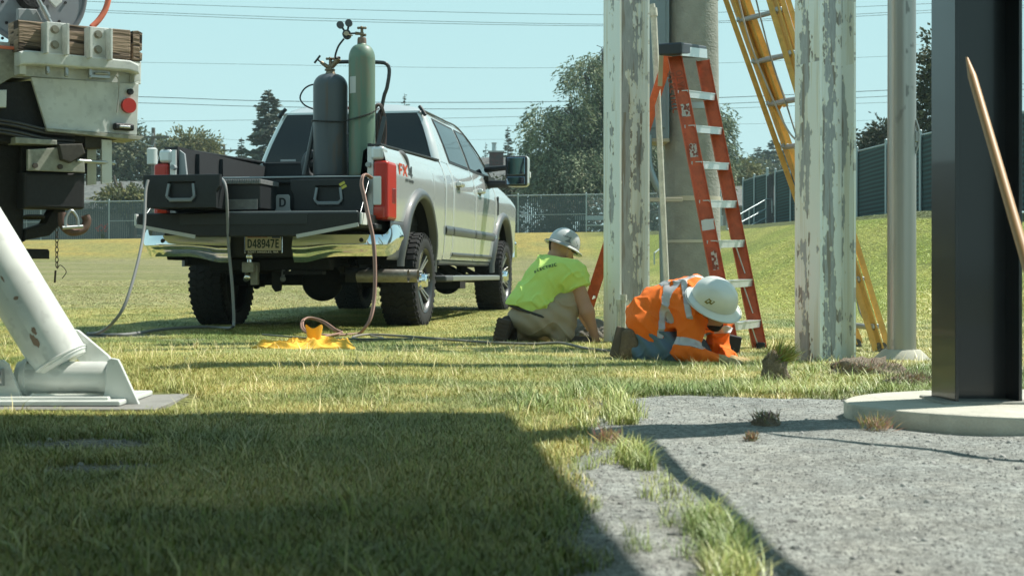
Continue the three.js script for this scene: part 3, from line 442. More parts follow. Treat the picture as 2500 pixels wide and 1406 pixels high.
for (const s of [1, -1]) {
  const bed = part(pickup, 'bed_side', [sidePanel(archCols(-1.2, 1.07, 0, 0.6, 0.56, 0.93, railTop).map(([f, b, t]) => [f, f < -0.55 ? Math.max(b, 0.93) : f > 0.56 ? 0.62 : b, t]), s), gridGeo(10, 6, (u, v) => { const f = lerp(-1.2, 1.07, u), a = v * Math.PI / 2; return K(s * (sideX(railTop(f)) - 0.012 - 0.05 * Math.sin(a) * 1.0 - (v > 0.99 ? 0.02 : 0)), railTop(f) + 0.012 * Math.sin(v * Math.PI), f); }, s < 0)], paint);
  part(bed, 'lower_quarter', sidePanel(spanCols(-1.06, -0.5, 0.60, 0.926, 6).map(([f, b, t]) => [f, Math.max(b, arch(f, 0, 0.6, 0.5) > b && f > -0.6 ? arch(f, 0, 0.6, 0.5) : b), t]), s, 0.004), paintGrey);
  part(bed, 'wheel_arch_flare', flare(0, 0.6, 0.56, s, -0.02, Math.PI + 0.1, 0.1), paintGrey);
  part(bed, 'rail_cap', rbox(0.1, 0.02, 2.2, s * 0.9, 1.575, 0.06, 0.006, 0.026, 0, 0), blackPl);
  part(bed, 'inner_wall', [box(0.03, 0.62, 2.2, s * 0.845, 1.25, 0.06), box(0.05, 0.26, 0.05, s * 0.82, 1.4, 0.75), box(0.05, 0.26, 0.05, s * 0.82, 1.4, 0.2)], liner);
  part(bed, 'wheel_well', [gridGeo(16, 1, (u, v) => { const a = u * Math.PI; return K(s * lerp(0.6, 0.965, v), 0.56 + 0.64 * Math.sin(a), -0.64 * Math.cos(a)); }), box(0.02, 0.75, 1.25, s * 0.6, 0.85, 0)], under);
  part(pickup, 'corner_post', [rbox(0.115, 0.12, 0.14, s * 0.925, 1.475, 1.14, 0.03), box(0.05, 0.62, 0.1, s * 0.862, 1.22, 1.14)], paint);
  part(pickup, 'tailgate_jamb', [prism([[0, 0], [0.09, 0], [0.055, 0.3], [0, 0.34]], 0.03, 0).applyMatrix4(new THREE.Matrix4().makeScale(-s, 1, 1)).translate(s * 0.84, 1.2, 1.1), cyl(0.022, 0.022, 0.05, 10, s * 0.85, 1.38, 1.2, Math.PI / 2)], M(C(0.3, 0.33, 0.34), 0.5));
  const tl = part(pickup, 'taillight', rbox(0.13, 0.487, 0.3, s * 0.958, 1.17, 1.075, 0.03), redLens);
  part(tl, 'reverse_lamp', rbox(0.074, 0.24, 0.03, s * 0.929, 1.165, 1.217, 0.012), whiteLens); part(tl, 'lower_lens', rbox(0.1, 0.1, 0.03, s * 0.945, 0.985, 1.214, 0.012), M(C(0.5, 0.035, 0.008), 0.12, { coat: 1 })); part(tl, 'side_marker', rbox(0.02, 0.13, 0.12, s * 1.016, 1.13, 1.04, 0.008), redDark);
  // doors, fender
  const low = 0.625, belt = 1.605;
  for (const [n, fa, fb, hf] of [['rear_door', 1.46, 2.62, 1.68], ['front_door', 2.635, 3.86, 2.87]]) {
    const dr = part(pickup, n, sidePanel(spanCols(fa, fb, low, belt, 12), s, 0.004, 24), paint);
    part(dr, 'rub_strip', gridGeo(12, 4, (u, v) => { const y = lerp(0.868, 0.962, v); return K(s * (sideX(y) + 0.006 + 0.012 * Math.sin(v * Math.PI) ** 0.5), y, lerp(fa + 0.01, fb - 0.01, u)); }, s < 0), paintGrey);
    part(dr, 'sill_trim', gridGeo(10, 3, (u, v) => { const y = lerp(0.655, 0.7, v); return K(s * (sideX(y) + 0.006 + 0.01 * Math.sin(v * Math.PI)), y, lerp(fa + 0.01, fb - 0.01, u)); }, s < 0), paintGrey);
    const h = part(dr, 'handle', [rbox(0.035, 0.045, 0.2, s * 1.045, 1.405, -hf, 0.016), rbox(0.04, 0.055, 0.035, s * 1.025, 1.405, -(hf - 0.085), 0.012), rbox(0.04, 0.055, 0.035, s * 1.025, 1.405, -(hf + 0.085), 0.012)], paint);
    part(h, 'handle_cup', mv(sph(0.06, 0, 0, 0, 14).scale(0.22, 0.95, 1.2), s * 1.008, 1.395, -hf), paintGrey);
  }
  const cp = part(pickup, 'cab_corner', sidePanel(spanCols(1.09, 1.45, low, belt, 6), s, 0.002, 20), paint);
  part(cp, 'rub_strip', gridGeo(6, 4, (u, v) => { const y = lerp(0.868, 0.962, v); return K(s * (sideX(y) + 0.006 + 0.012 * Math.sin(v * Math.PI) ** 0.5), y, lerp(1.1, 1.44, u)); }, s < 0), paintGrey);
  part(pickup, 'rocker_panel', rbox(0.12, 0.07, 2.95, s * 0.9, 0.605, -2.45, 0.03), paintGrey);
  const fn = part(pickup, 'front_fender', [sidePanel(archCols(3.875, 5.35, RWH, 0.58, 0.56, 0.64, (f) => lerp(1.56, 1.36, clamp((f - 3.9) / 1.45) ** 1.6)).map(([f, b, t]) => [f, f > RWH + 0.57 ? 0.75 : b, t]), s, 0.004, 20)], paint);
  part(fn, 'wheel_arch_flare', flare(RWH, 0.58, 0.56, s, -0.1, Math.PI + 0.05, 0.1), paintGrey); part(fn, 'fender_vent', rbox(0.014, 0.22, 0.05, s * 1.018, 1.3, -4.0, 0.006), blackPl); part(fn, 'badge', rbox(0.012, 0.05, 0.2, s * 1.02, 0.92, -3.93, 0.006), chrome);
  part(fn, 'wheel_well', gridGeo(16, 1, (u, v) => { const a = u * Math.PI; return K(s * lerp(0.55, 0.965, v), 0.56 + 0.62 * Math.sin(a), RWH - 0.62 * Math.cos(a)); }), under);
}
// cab shell: U-shaped walls, side glass, rear glass, roof
const cabF = (y) => 1.085 + 0.12 * sstep(1.55, 2.15, y) + 0.03 * clamp((y - 1.55) / 0.6), cabFront = (y) => y < 1.6 ? 4.05 : lerp(4.12, 3.02, Math.pow((y - 1.6) / 0.52, 0.85));
{
  const path = (u, y) => { const hw = sideX(y), fr = cabFront(y), fb = cabF(y), r = 0.09; const a = Math.abs(u), s = Math.sign(u) || 1;   // u -1..1: left front, round the back, right front
    if (a > 0.4) return K(s * hw, y, lerp(fb + r, fr, (a - 0.4) / 0.6)); if (a > 0.3) { const t = (a - 0.3) / 0.1 * Math.PI / 2; return K(s * (hw - r + r * Math.sin(t)), y, fb + r - r * Math.cos(t)); } return K(s * (hw - r) * a / 0.3, y, fb); };
  const us = []; for (let i = 0; i <= 16; i++) us.push(0.4 + 0.6 * i / 16); const half = [...Array.from({ length: 9 }, (_, i) => 0.3 * i / 9), ...Array.from({ length: 8 }, (_, i) => 0.3 + 0.1 * i / 8), ...us], all = [...half.slice(1).reverse().map((v) => -v), ...half];
  part(pickup, 'cab_shell', gridGeo(all.length - 1, 26, (u, v) => path(all[Math.round(u * (all.length - 1))], lerp(1.6, 2.12, v)), true), paint);
  part(pickup, 'cab_back_wall', gridGeo(8, 6, (u, v) => K(lerp(-0.92, 0.92, u), lerp(0.75, 1.62, v), 1.1), true), paint);
  part(pickup, 'cab_inner_body', [box(1.86, 0.95, 2.7, 0, 1.1, -2.5), box(1.5, 0.4, 1.2, 0, 1.2, -4.6)], under);
  const roof = part(pickup, 'roof', gridGeo(24, 16, (u, v) => { const a = u * 2 - 1, f = lerp(cabF(2.12) + 0.0, 3.02, v), e = 1 - Math.pow(Math.abs(a), 4), hw = 0.735, ends = Math.pow(Math.abs(v * 2 - 1), 5); return K(a * hw, v === 0 ? 2.1 : 2.12 + 0.1 * Math.pow(e, 0.7) * (1 - 0.3 * ends), v === 0 ? f - 0.004 : f); }, false), paint);
  [1, -1].forEach((s) => part(roof, 'drip_rail', tube([K(s * 0.745, 2.12, 1.26), K(s * 0.748, 2.125, 2.2), K(s * 0.74, 2.12, 3.0), K(s * 0.86, 1.88, 3.5), K(s * 0.925, 1.62, 4.08)], 0.01, 30, 6), paintGrey));
  [1, -1].forEach((s) => part(roof, 'roof_joint_trim', tube([K(s * 0.7, 2.165, 1.25), K(s * 0.735, 2.12, 1.235), K(s * 0.765, 2.07, 1.225)], 0.02, 10, 6), blackPl));
  const strip = (fa0, fb0, fa1, fb1, y0, y1, s, off) => gridGeo(10, 10, (u, v) => { const y = lerp(y0, y1, v); return K(s * (sideX(y) + off), y, lerp(lerp(fa0, fa1, v), lerp(fb0, fb1, v), u)); }, s < 0);
  for (const s of [1, -1]) {
    const a = part(pickup, 'rear_door_window', strip(1.62, 2.56, 1.5, 2.42, 1.645, 2.045, s, 0.008), tint); part(a, 'window_trim', strip(1.58, 2.6, 1.46, 2.46, 1.615, 2.07, s, 0.005), blackPl);
    const b = part(pickup, 'front_door_window', strip(2.7, 3.82, 2.58, 3.02, 1.645, 2.045, s, 0.008), tint); part(b, 'window_trim', strip(2.66, 3.98, 2.54, 3.06, 1.615, 2.07, s, 0.005), blackPl);
  }
  const rw = part(pickup, 'rear_window', gridGeo(14, 10, (u, v) => { const y = lerp(1.6, 2.085, v), hw = sideX(y) - 0.085; return K((u * 2 - 1) * hw, y, cabF(y) - 0.006); }, true), tint);
  part(rw, 'window_seal', gridGeo(14, 10, (u, v) => { const y = lerp(1.58, 2.1, v), hw = sideX(y) - 0.07; return K((u * 2 - 1) * hw, y, cabF(y) - 0.003); }, true), blackPl);
  for (const [w, x] of [[0.16, -0.62], [0.2, -0.22]]) part(rw, 'decal', box(w, 0.02, 0.002, x, 1.625, -cabF(1.625) + 0.009), M(C(0.4, 0.4, 0.4), 0.6));
  part(roof, 'brake_lamp', rbox(0.3, 0.025, 0.03, 0, 2.16, -1.24, 0.008), redDark);
  part(pickup, 'windshield', gridGeo(10, 6, (u, v) => { const y = lerp(1.6, 2.13, v), hw = sideX(y) - 0.03; return K((u * 2 - 1) * hw, y, cabFront(y) + 0.12 * (1 - (u * 2 - 1) ** 2)); }), tint);
  part(pickup, 'hood', gridGeo(14, 12, (u, v) => { const a = u * 2 - 1, f = lerp(4.02, 5.35, v); return K(a * 0.93, lerp(1.62, 1.44, v ** 1.5) + 0.05 * (1 - a * a) - 0.03 * sstep(0.85, 1, Math.abs(a)), f); }), paint);
  const fr = part(pickup, 'grille', rbox(1.5, 0.5, 0.1, 0, 1.18, -5.36, 0.04), blackPl); part(fr, 'chrome_bar', [rbox(1.4, 0.09, 0.06, 0, 1.28, -5.41, 0.02), rbox(1.4, 0.09, 0.06, 0, 1.08, -5.41, 0.02)], chrome); for (const s of [1, -1]) part(fr, 'headlight', rbox(0.24, 0.42, 0.14, s * 0.84, 1.18, -5.34, 0.04), whiteLens);
  part(pickup, 'front_bumper', rbox(2.02, 0.3, 0.22, 0, 0.78, -5.42, 0.07), chrome);
}
// mirrors
for (const s of [1, -1]) {
  const m = part(pickup, 'tow_mirror', [rbox(0.27, 0.36, 0.13, s * 1.36, 1.66, -3.38, 0.05), box(0.01, 0.01, 0.01, s * 1.3, 1.6, -3.4)], paint);
  part(m, 'mirror_frame', rbox(0.255, 0.345, 0.05, s * 1.355, 1.66, -3.3, 0.03), blackPl); part(m, 'mirror_glass', rbox(0.21, 0.2, 0.012, s * 1.352, 1.715, -3.272, 0.006), M(C(0.25, 0.33, 0.42), 0.03, { metal: 1 })); part(m, 'spotter_glass', rbox(0.21, 0.09, 0.012, s * 1.352, 1.548, -3.272, 0.006), M(C(0.2, 0.28, 0.36), 0.04, { metal: 1 }));
  part(m, 'mirror_arm', [rod(K(s * 0.95, 1.7, 3.55), K(s * 1.27, 1.71, 3.38), 0.035, 0.03), rod(K(s * 0.95, 1.53, 3.55), K(s * 1.27, 1.52, 3.38), 0.05, 0.04), prism([[3.45, 1.62], [3.95, 1.62], [3.7, 1.5], [3.55, 1.47]], 0.05, 0).rotateY(Math.PI / 2).translate(s * 0.97 - 0.025, 0, 0)], blackPl); part(m, 'turn_lamp', rbox(0.03, 0.07, 0.07, s * 1.49, 1.62, -3.4, 0.01), whiteLens);
}
// bed floor, deck, bulkhead
part(pickup, 'bed_floor', box(1.68, 0.06, 2.25, 0, 0.955, 0.06), liner);
part(pickup, 'bulkhead', [box(1.7, 0.62, 0.04, 0, 1.27, -1.03), rbox(1.72, 0.03, 0.05, 0, 1.585, -1.03, 0.01)], liner);
const deck = part(pickup, 'deck_panel', rbox(1.66, 0.045, 2.1, 0, 1.262, 0.13, 0.008), liner); part(deck, 'deck_edge', rbox(1.3, 0.014, 0.02, 0.22, 1.287, 1.185, 0.004), M(C(0.3, 0.33, 0.34), 0.5)); part(deck, 'deck_skirt', box(1.66, 0.25, 0.02, 0, 1.12, 1.1), blackPl);
function drawer(x0, x1, f, label) {
  const w = x1 - x0, cx = (x0 + x1) / 2, d = part(pickup, 'drawer', [prism([[x0 + 0.03, 1.0], [x1 - 0.03, 1.0], [x1 - 0.03, 1.13], [x1, 1.17], [x1, 1.262], [x0, 1.262], [x0, 1.17], [x0 + 0.03, 1.13]], 0.05, -f - 0.05, 0.006, [[[cx - 0.11, 1.05], [cx + 0.11, 1.05], [cx + 0.13, 1.09], [cx + 0.11, 1.205], [cx - 0.11, 1.205], [cx - 0.13, 1.09]]]), box(w - 0.1, 0.2, Math.max(0.02, -f - 1.15), cx, 1.1, (-f + 1.15) / 2 - 0.03)], blackPl, label);
  part(d, 'handle_recess', box(0.28, 0.18, 0.01, cx, 1.128, -f - 0.052), under);
  part(d, 'pull_handle', [bar(V(cx - 0.1, 1.19, -f), V(cx - 0.115, 1.09, -f + 0.012), 0.02, 0.02), bar(V(cx + 0.1, 1.19, -f), V(cx + 0.115, 1.09, -f + 0.012), 0.02, 0.02), bar(V(cx - 0.115, 1.09, -f + 0.012), V(cx - 0.085, 1.062, -f + 0.012), 0.02, 0.02), bar(V(cx + 0.115, 1.09, -f + 0.012), V(cx + 0.085, 1.062, -f + 0.012), 0.02, 0.02), rbox(0.19, 0.03, 0.022, cx, 1.062, -f + 0.012, 0.006)], M(C(0.2, 0.22, 0.23), 0.45, { metal: 0.5 }));
  return d;
}
drawer(-0.79, -0.15, -1.93, 'black drawer pulled out past the tailgate');
const dR = drawer(0.2, 0.86, -1.27, 'black closed drawer');
part(dR, 'drawer_sticker', [box(0.05, 0.022, 0.003, 0.645, 1.222, 1.272, 0, 0, 0.5), box(0.05, 0.022, 0.003, 0.66, 1.195, 1.273, 0, 0, 0.5)], M(C(0.55, 0.5, 0.08), 0.6));
const dp = part(pickup, 'letter_plate', [prism([[0.08, 1.0], [0.22, 1.0], [0.21, 1.02], [0.21, 1.12], [0.195, 1.135], [0.105, 1.135], [0.09, 1.12], [0.09, 1.02]], 0.012, 1.3, 0.003)], M(C(0.27, 0.29, 0.29), 0.5)); part(dp, 'letter', textGeo('D', 0.075, 0.004).translate(0.15, 1.07, 1.311), blackPl);
{ // tailgate, folded down
  const out = [[-0.905, 0.968], [0.925, 0.968], [0.925, 0.868], [0.6, 0.8], [0.4, 0.775], [-0.4, 0.775], [-0.6, 0.8], [-0.905, 0.868]];
  const tg = part(pickup, 'tailgate', prism(out, 0.05, 1.72, 0.012), blackPl); part(tg, 'tailgate_core', prism([[-0.92, 0.96], [0.92, 0.96], [0.92, 0.875], [-0.92, 0.875]], 0.55, 1.18), blackPl);
  part(tg, 'outer_skin', [gridGeo(16, 6, (u, v) => K(lerp(-0.92, 0.92, u), lerp(0.868, 0.862, v) - 0.06 * sstep(0, 0.3, v) * (1 - Math.abs(u * 2 - 1) ** 2), -1.2 - 0.53 * v), true), ...[1, -1].map((s) => bar(V(s * 0.925, 0.868, 1.765), V(s * 0.42, 0.777, 1.765), 0.012, 0.03))], paint);
  [1, -1].forEach((s) => part(tg, 'end_cap', rbox(0.02, 0.095, 0.16, s * 0.938, 0.915, 1.67, 0.006), whiteLens)); part(tg, 'seam_panel', [rbox(1.06, 0.09, 0.008, -0.02, 0.915, 1.771, 0.003)], M(C(0.02, 0.025, 0.028), 0.5)); part(tg, 'top_edge', rbox(1.05, 0.01, 0.05, 0.38, 0.972, 1.73, 0.003), M(C(0.25, 0.27, 0.27), 0.5));
  [1, -1].forEach((s) => part(tg, 'support_cable', rod(V(s * 0.9, 0.97, 1.62), V(s * 0.865, 1.3, 1.2), 0.0035), steelM));
}
{ // rear bumper with plate
  const bp = part(pickup, 'rear_bumper', [rbox(0.66, 0.24, 0.12, 0, 0.735, 1.3, 0.02), rbox(1.9, 0.05, 0.2, 0, 0.868, 1.24, 0.015), box(1.7, 0.16, 0.06, 0, 0.74, 1.24)], blackPl);
  for (const s of [1, -1]) {
    const path = [[0.27, 1.36], [0.45, 1.375], [0.7, 1.375], [0.88, 1.355], [0.99, 1.3], [1.045, 1.2], [1.05, 1.06]], cv = new THREE.CatmullRomCurve3(path.map(([x, z]) => V(s * x, 0, z)));
    part(bp, 'chrome_end', gridGeo(40, 14, (u, v) => { const q = cv.getPoint(u), tg = cv.getTangent(u), n = V(tg.z * -s, 0, tg.x * s); const yt = lerp(0.80, 0.80, u) + 0.085 * sstep(0.66, 0.82, u), yb = lerp(0.575, 0.625, sstep(0.08, 0.3, u)) + 0.05 * sstep(0.7, 1, u); const y = lerp(yb, yt, v), slant = u < 0.02 ? 0 : 0; const bulge = 0.045 * Math.sin(Math.PI * (0.1 + 0.85 * v)) + 0.02 * sstep(0.35, 0.5, v); return V(q.x - s * slant - n.x * 0, y, q.z).addScaledVector(n, bulge); }, s > 0), chrome);
    part(bp, 'parking_sensor', cyl(0.018, 0.018, 0.012, 14, s * 0.85, 0.755, 1.418, Math.PI / 2, 0, 0), blackPl);
  }
  const pl = part(bp, 'license_plate', rbox(0.33, 0.158, 0.012, 0.005, 0.728, 1.368, 0.012), chrome);
  part(pl, 'plate_face', box(0.305, 0.128, 0.004, 0.005, 0.738, 1.375), M(C(0.55, 0.53, 0.44), 0.5)); part(pl, 'plate_number', textGeo('D48947E', 0.058).scale(0.86, 1.25, 1).translate(0.005, 0.73, 1.3775), M(C(0.02, 0.05, 0.06), 0.5));
  part(pl, 'plate_state', textGeo('WASHINGTON', 0.018).translate(-0.045, 0.787, 1.3775), M(C(0.35, 0.06, 0.03), 0.5)); part(pl, 'plate_sticker', box(0.07, 0.024, 0.003, 0.115, 0.786, 1.377), M(C(0.05, 0.08, 0.2), 0.5)); part(pl, 'frame_strip', box(0.305, 0.024, 0.003, 0.005, 0.66, 1.3745), blackPl); part(pl, 'frame_lettering', textGeo('PORT ANGELES, WA', 0.0165, 0.0015).scale(1.25, 1, 1).translate(0.005, 0.66, 1.377), M(C(0.7, 0.7, 0.68), 0.5));
}
{ // hitch and running gear
  const h = part(pickup, 'hitch_receiver', [rbox(1.05, 0.09, 0.12, 0, 0.56, 1.16, 0.01), box(0.6, 0.12, 0.05, 0, 0.62, 1.15), box(0.05, 0.12, 0.5, 0.42, 0.6, 0.9), box(0.05, 0.12, 0.5, -0.42, 0.6, 0.9), box(0.34, 0.03, 0.1, 0.3, 0.49, 1.2)], under);
  part(h, 'ball_mount', [rbox(0.1, 0.085, 0.16, -0.11, 0.535, 1.35, 0.008), rbox(0.06, 0.16, 0.05, -0.08, 0.47, 1.34, 0.006)], M(C(0.3, 0.3, 0.25), 0.5, { metal: 0.5, map: blotTex, scale: 6 })); part(h, 'tow_ball', [sph(0.032, -0.11, 0.625, 1.38), cyl(0.02, 0.024, 0.04, 12, -0.11, 0.59, 1.38), sph(0.028, -0.12, 0.455, 1.4)], chrome);
  part(h, 'safety_loop', [rod(V(-0.2, 0.52, 1.2), V(-0.2, 0.45, 1.22), 0.014), sph(0.026, -0.2, 0.44, 1.22, 10), rod(V(0.12, 0.52, 1.2), V(0.12, 0.45, 1.22), 0.014), sph(0.026, 0.12, 0.44, 1.22, 10)], M(C(0.14, 0.15, 0.15), 0.6)); part(h, 'wiring_plug', prism([[0, 0], [0.09, 0], [0.07, -0.16], [0.03, -0.17], [0, -0.13]], 0.05, 1.05).translate(-0.02, 0.5, 0), under);
  const ax = (f) => [cyl(0.055, 0.055, 1.6, 14, 0, 0.43, -f, 0, 0, Math.PI / 2), mv(sph(0.19, 0, 0, 0, 18).scale(1, 0.95, 0.9), f ? 0.3 : 0.08, 0.41, -f)];
  part(pickup, 'rear_axle', [...ax(0), ...[1, -1].map((s) => box(0.075, 0.05, 1.5, s * 0.56, 0.52, 0.05)), ...[1, -1].map((s) => box(0.1, 0.16, 0.2, s * 0.56, 0.44, 0)), ...[1, -1].map((s) => rod(V(s * 0.5, 0.36, 0.15), V(s * 0.42, 0.75, 0.45), 0.03))], under);
  part(pickup, 'front_axle', [...ax(RWH), ...[1, -1].map((s) => rod(V(s * 0.5, 0.4, -4.3), V(s * 0.5, 0.9, -4.4), 0.06))], under);
  part(pickup, 'chassis_frame', [...[1, -1].map((s) => box(0.09, 0.2, 6.3, s * 0.44, 0.72, -2.0)), box(0.9, 0.1, 0.1, 0, 0.7, -1.4), box(0.5, 0.25, 1.4, 0, 0.62, -3.0), box(0.4, 0.3, 1.0, -0.5, 0.62, -1.9), box(1.7, 0.1, 2.2, 0, 0.9, 0.06), box(0.34, 0.22, 0.5, 0.3, 0.46, -2.9), rod(V(0, 0.5, 0), V(0.1, 0.6, -2.6), 0.05)], under);
  const ex = part(pickup, 'exhaust', [rod(V(0.45, 0.52, 0.2), V(0.62, 0.47, 0.92), 0.05), rod(V(0.58, 0.475, 0.94), V(0.8, 0.47, 0.9), 0.062)], under); const tip = (o, z) => lathe([[0.044, 0], [0.056, 0.0], [0.056, 0.44], [0.05, 0.44], [0.046, 0.1], [0.044, 0]], 22).rotateZ(-Math.PI / 2).translate(0.68 + o, 0.465, z);
  part(ex, 'exhaust_tip', [tip(0, 0.93), tip(0.06, 0.83)], M(C(0.34, 0.32, 0.28), 0.42, { metal: 0.6, map: blotTex, scale: 5 }));
  for (const s of [1, -1]) { const rb = part(pickup, 'running_board', [rbox(0.15, 0.055, 2.7, s * 1.0, 0.437, -2.45, 0.012)], M(C(0.3, 0.32, 0.32), 0.4, { metal: 0.6 })); part(rb, 'end_cap', rbox(0.156, 0.062, 0.34, s * 1.0, 0.436, -0.96, 0.02), M(C(0.075, 0.08, 0.085), 0.6)); part(rb, 'tread_strip', rbox(0.1, 0.006, 2.3, s * 1.0, 0.467, -2.5, 0.002), blackPl); part(rb, 'board_bracket', [0.9 + 0.5, 2.4, 3.4].map((f) => bar(V(s * 0.95, 0.42, -f), V(s * 0.55, 0.64, -f), 0.05, 0.05)), under); }
  part(pickup, 'underbody_skid', [box(0.5, 0.12, 0.3, 0.6, 0.38, -2.7), box(0.3, 0.1, 0.4, -0.2, 0.4, -3.4)], under);
}
{ // side lettering
  const at = (g, f, y) => g.rotateY(Math.PI / 2).translate(sideX(y) + 0.003, y, -f);
  part(pickup, 'side_lettering', [at(textGeo('FX', 0.1, 0.003).scale(2.0, 1, 1), -0.66, 1.375)], M(C(0.5, 0.055, 0.015), 0.4)); part(pickup, 'side_numeral', [at(textGeo('4', 0.105, 0.003).scale(1.9, 1, 1), -0.4, 1.375), at(textGeo('OFF ROAD', 0.024, 0.002).scale(1.9, 1, 1), -0.45, 1.295)], M(C(0.045, 0.05, 0.055), 0.4));
}
{ // wheels
  const spokeM = M(C(0.42, 0.42, 0.41), 0.3, { metal: 0.85 }); const R = 0.438, W = 0.32, proto = new THREE.Group();
  const prof = [[0.285, -W / 2 + 0.02], [0.3, -W / 2], [0.36, -W / 2 - 0.008], [0.405, -W / 2 + 0.006], [0.424, -W / 2 + 0.03], [0.428, 0], [0.424, W / 2 - 0.03], [0.405, W / 2 - 0.006], [0.36, W / 2 + 0.008], [0.3, W / 2], [0.285, W / 2 - 0.02]];
  const tire = lathe(prof, 64).rotateZ(-Math.PI / 2);
  const lugs = [], N = 40; for (let i = 0; i < N; i++) { const a = i / N * 2 * Math.PI, put = (w, h, l, x, r, yaw, da = 0) => lugs.push(box(w, h, l, 0, 0, 0, 0, yaw, 0).translate(x, r, 0).applyMatrix4(new THREE.Matrix4().makeRotationX(a + da))); put(0.075, 0.022, 0.05, 0.035, 0.428, 0.5); put(0.075, 0.022, 0.05, -0.035, 0.428, -0.5, 0.06); put(0.065, 0.026, i % 2 ? 0.052 : 0.044, 0.112, 0.421, 0.12, 0.03); put(0.065, 0.026, i % 2 ? 0.044 : 0.052, -0.112, 0.421, -0.12, 0.09); put(0.016, 0.045, i % 2 ? 0.034 : 0.022, W / 2 - 0.004, 0.392, 0, 0.03); put(0.016, 0.045, i % 2 ? 0.034 : 0.022, -W / 2 + 0.004, 0.392, 0, 0.03); }
  const barrel = lathe([[0.25, -0.1], [0.26, 0.1], [0.272, W / 2 - 0.02], [0.291, W / 2 + 0.002], [0.296, W / 2 - 0.004], [0.285, W / 2 - 0.03], [0.285, -0.14]], 48).rotateZ(-Math.PI / 2);
  const sp = []; for (let i = 0; i < 8; i++) for (const o of [-0.1, 0.1]) { const a = i / 8 * 2 * Math.PI, p = (r, aa, x) => V(x, r * Math.cos(aa), r * Math.sin(aa)); sp.push(bar(p(0.07, a + o * 1.4, 0.075), p(0.272, a + o * 0.95, 0.128), 0.022, 0.03, V(1, 0, 0), 0.004)); }
  const hub = lathe([[0, 0.185], [0.05, 0.182], [0.062, 0.165], [0.066, 0.13], [0.085, 0.11], [0.088, 0.06]], 28).rotateZ(-Math.PI / 2), nuts = []; for (let i = 0; i < 8; i++) { const a = i / 8 * 6.283; nuts.push(cyl(0.009, 0.011, 0.03, 6, 0.125, 0.077 * Math.cos(a), 0.077 * Math.sin(a), 0, 0, -Math.PI / 2)); }
  const t = part(proto, 'tire', tire, rubber); part(t, 'tread', lugs, rubber); const rim = part(proto, 'rim', barrel, M(C(0.09, 0.09, 0.09), 0.35, { metal: 0.8 })); for (const g of sp) part(rim, 'spoke', g, spokeM); part(rim, 'hub_cap', [hub, ...nuts], chrome); part(proto, 'brake_disc', cyl(0.2, 0.2, 0.03, 28, 0.02, 0, 0, 0, 0, Math.PI / 2), under); part(proto, 'inner_wheel', cyl(0.26, 0.26, 0.02, 28, -0.06, 0, 0, 0, 0, Math.PI / 2), under);
  [[0.89, 0, 1, 0.1], [-0.89, 0, -1, 0.7], [0.89, RWH, 1, 0.35], [-0.89, RWH, -1, 1.1]].forEach(([x, f, s, a]) => { const w = proto.clone(); w.name = 'wheel'; const g = gh(pk(x, 0, f).x, -pk(x, 0, f).z); w.position.copy(K(x, R - 0.018 + g, f)); w.rotation.set(a, s > 0 ? 0 : Math.PI, 0); pickup.add(w); });
}
// ---------------------------------------------------------------- boom truck rear corner with outrigger
const whiteP = M(C(0.66, 0.69, 0.65), 0.42, { coat: 0.25, map: blotTex, scale: 1.7 });
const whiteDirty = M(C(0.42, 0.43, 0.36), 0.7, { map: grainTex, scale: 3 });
const darkIron = M(C(0.02, 0.021, 0.022), 0.75, { map: grainTex, scale: 4, bump: bumpTex, bscale: 4, bumpScale: 0.002 });
const boltM = M(C(0.30, 0.28, 0.22), 0.45, { metal: 0.7 });
const woodTex = tex(256, 256, (u, v) => { const g = fbm(u * 4, v * 40, 501, 4, 40), crack = sstep(0.6, 0.66, fbm(u * 3, v * 24, 511, 3, 24)), k = 0.45 + 0.5 * g - 0.35 * crack; return [k, k * 0.9, k * 0.8]; });
const oldWood = M(C(0.52, 0.49, 0.45), 0.95, { map: woodTex, scale: 2.2, bump: woodTex, bscale: 2.2, bumpScale: 0.012 });
const BT0 = V(-1.83, 0, -6.6), BTA = 40 * Math.PI / 180, bc = Math.cos(BTA), bs = Math.sin(BTA);
const boom = thing('boom_truck', 'white boom truck rear corner with timber bumper and angled outrigger leg', 'truck', null, BT0); boom.rotation.y = BTA; boom.updateMatrixWorld(true);
const btInv = boom.matrixWorld.clone().invert();
const toBoom = (g) => g.applyMatrix4(btInv);
function bt(px, py, off = 0) { const k = (px - 1250) / FOC, s = (k * (6.6 - bc * off) - BT0.x - bs * off) / (bc - bs * k), d = 6.6 + bs * s - bc * off; return [s, HC - (py - YH) / FOC * d]; }
const bpoly = (pts, off) => pts.map(([x, y]) => bt(x, y, off));
const bpl = (pts, off, depth, bevel = 0.004) => prism(bpoly(pts, off), depth, off - depth, bevel);      // plate traced on the rear face, front at off
const bp3 = (px, py, off = 0) => { const [s, y] = bt(px, py, off); return V(s, y, off); };
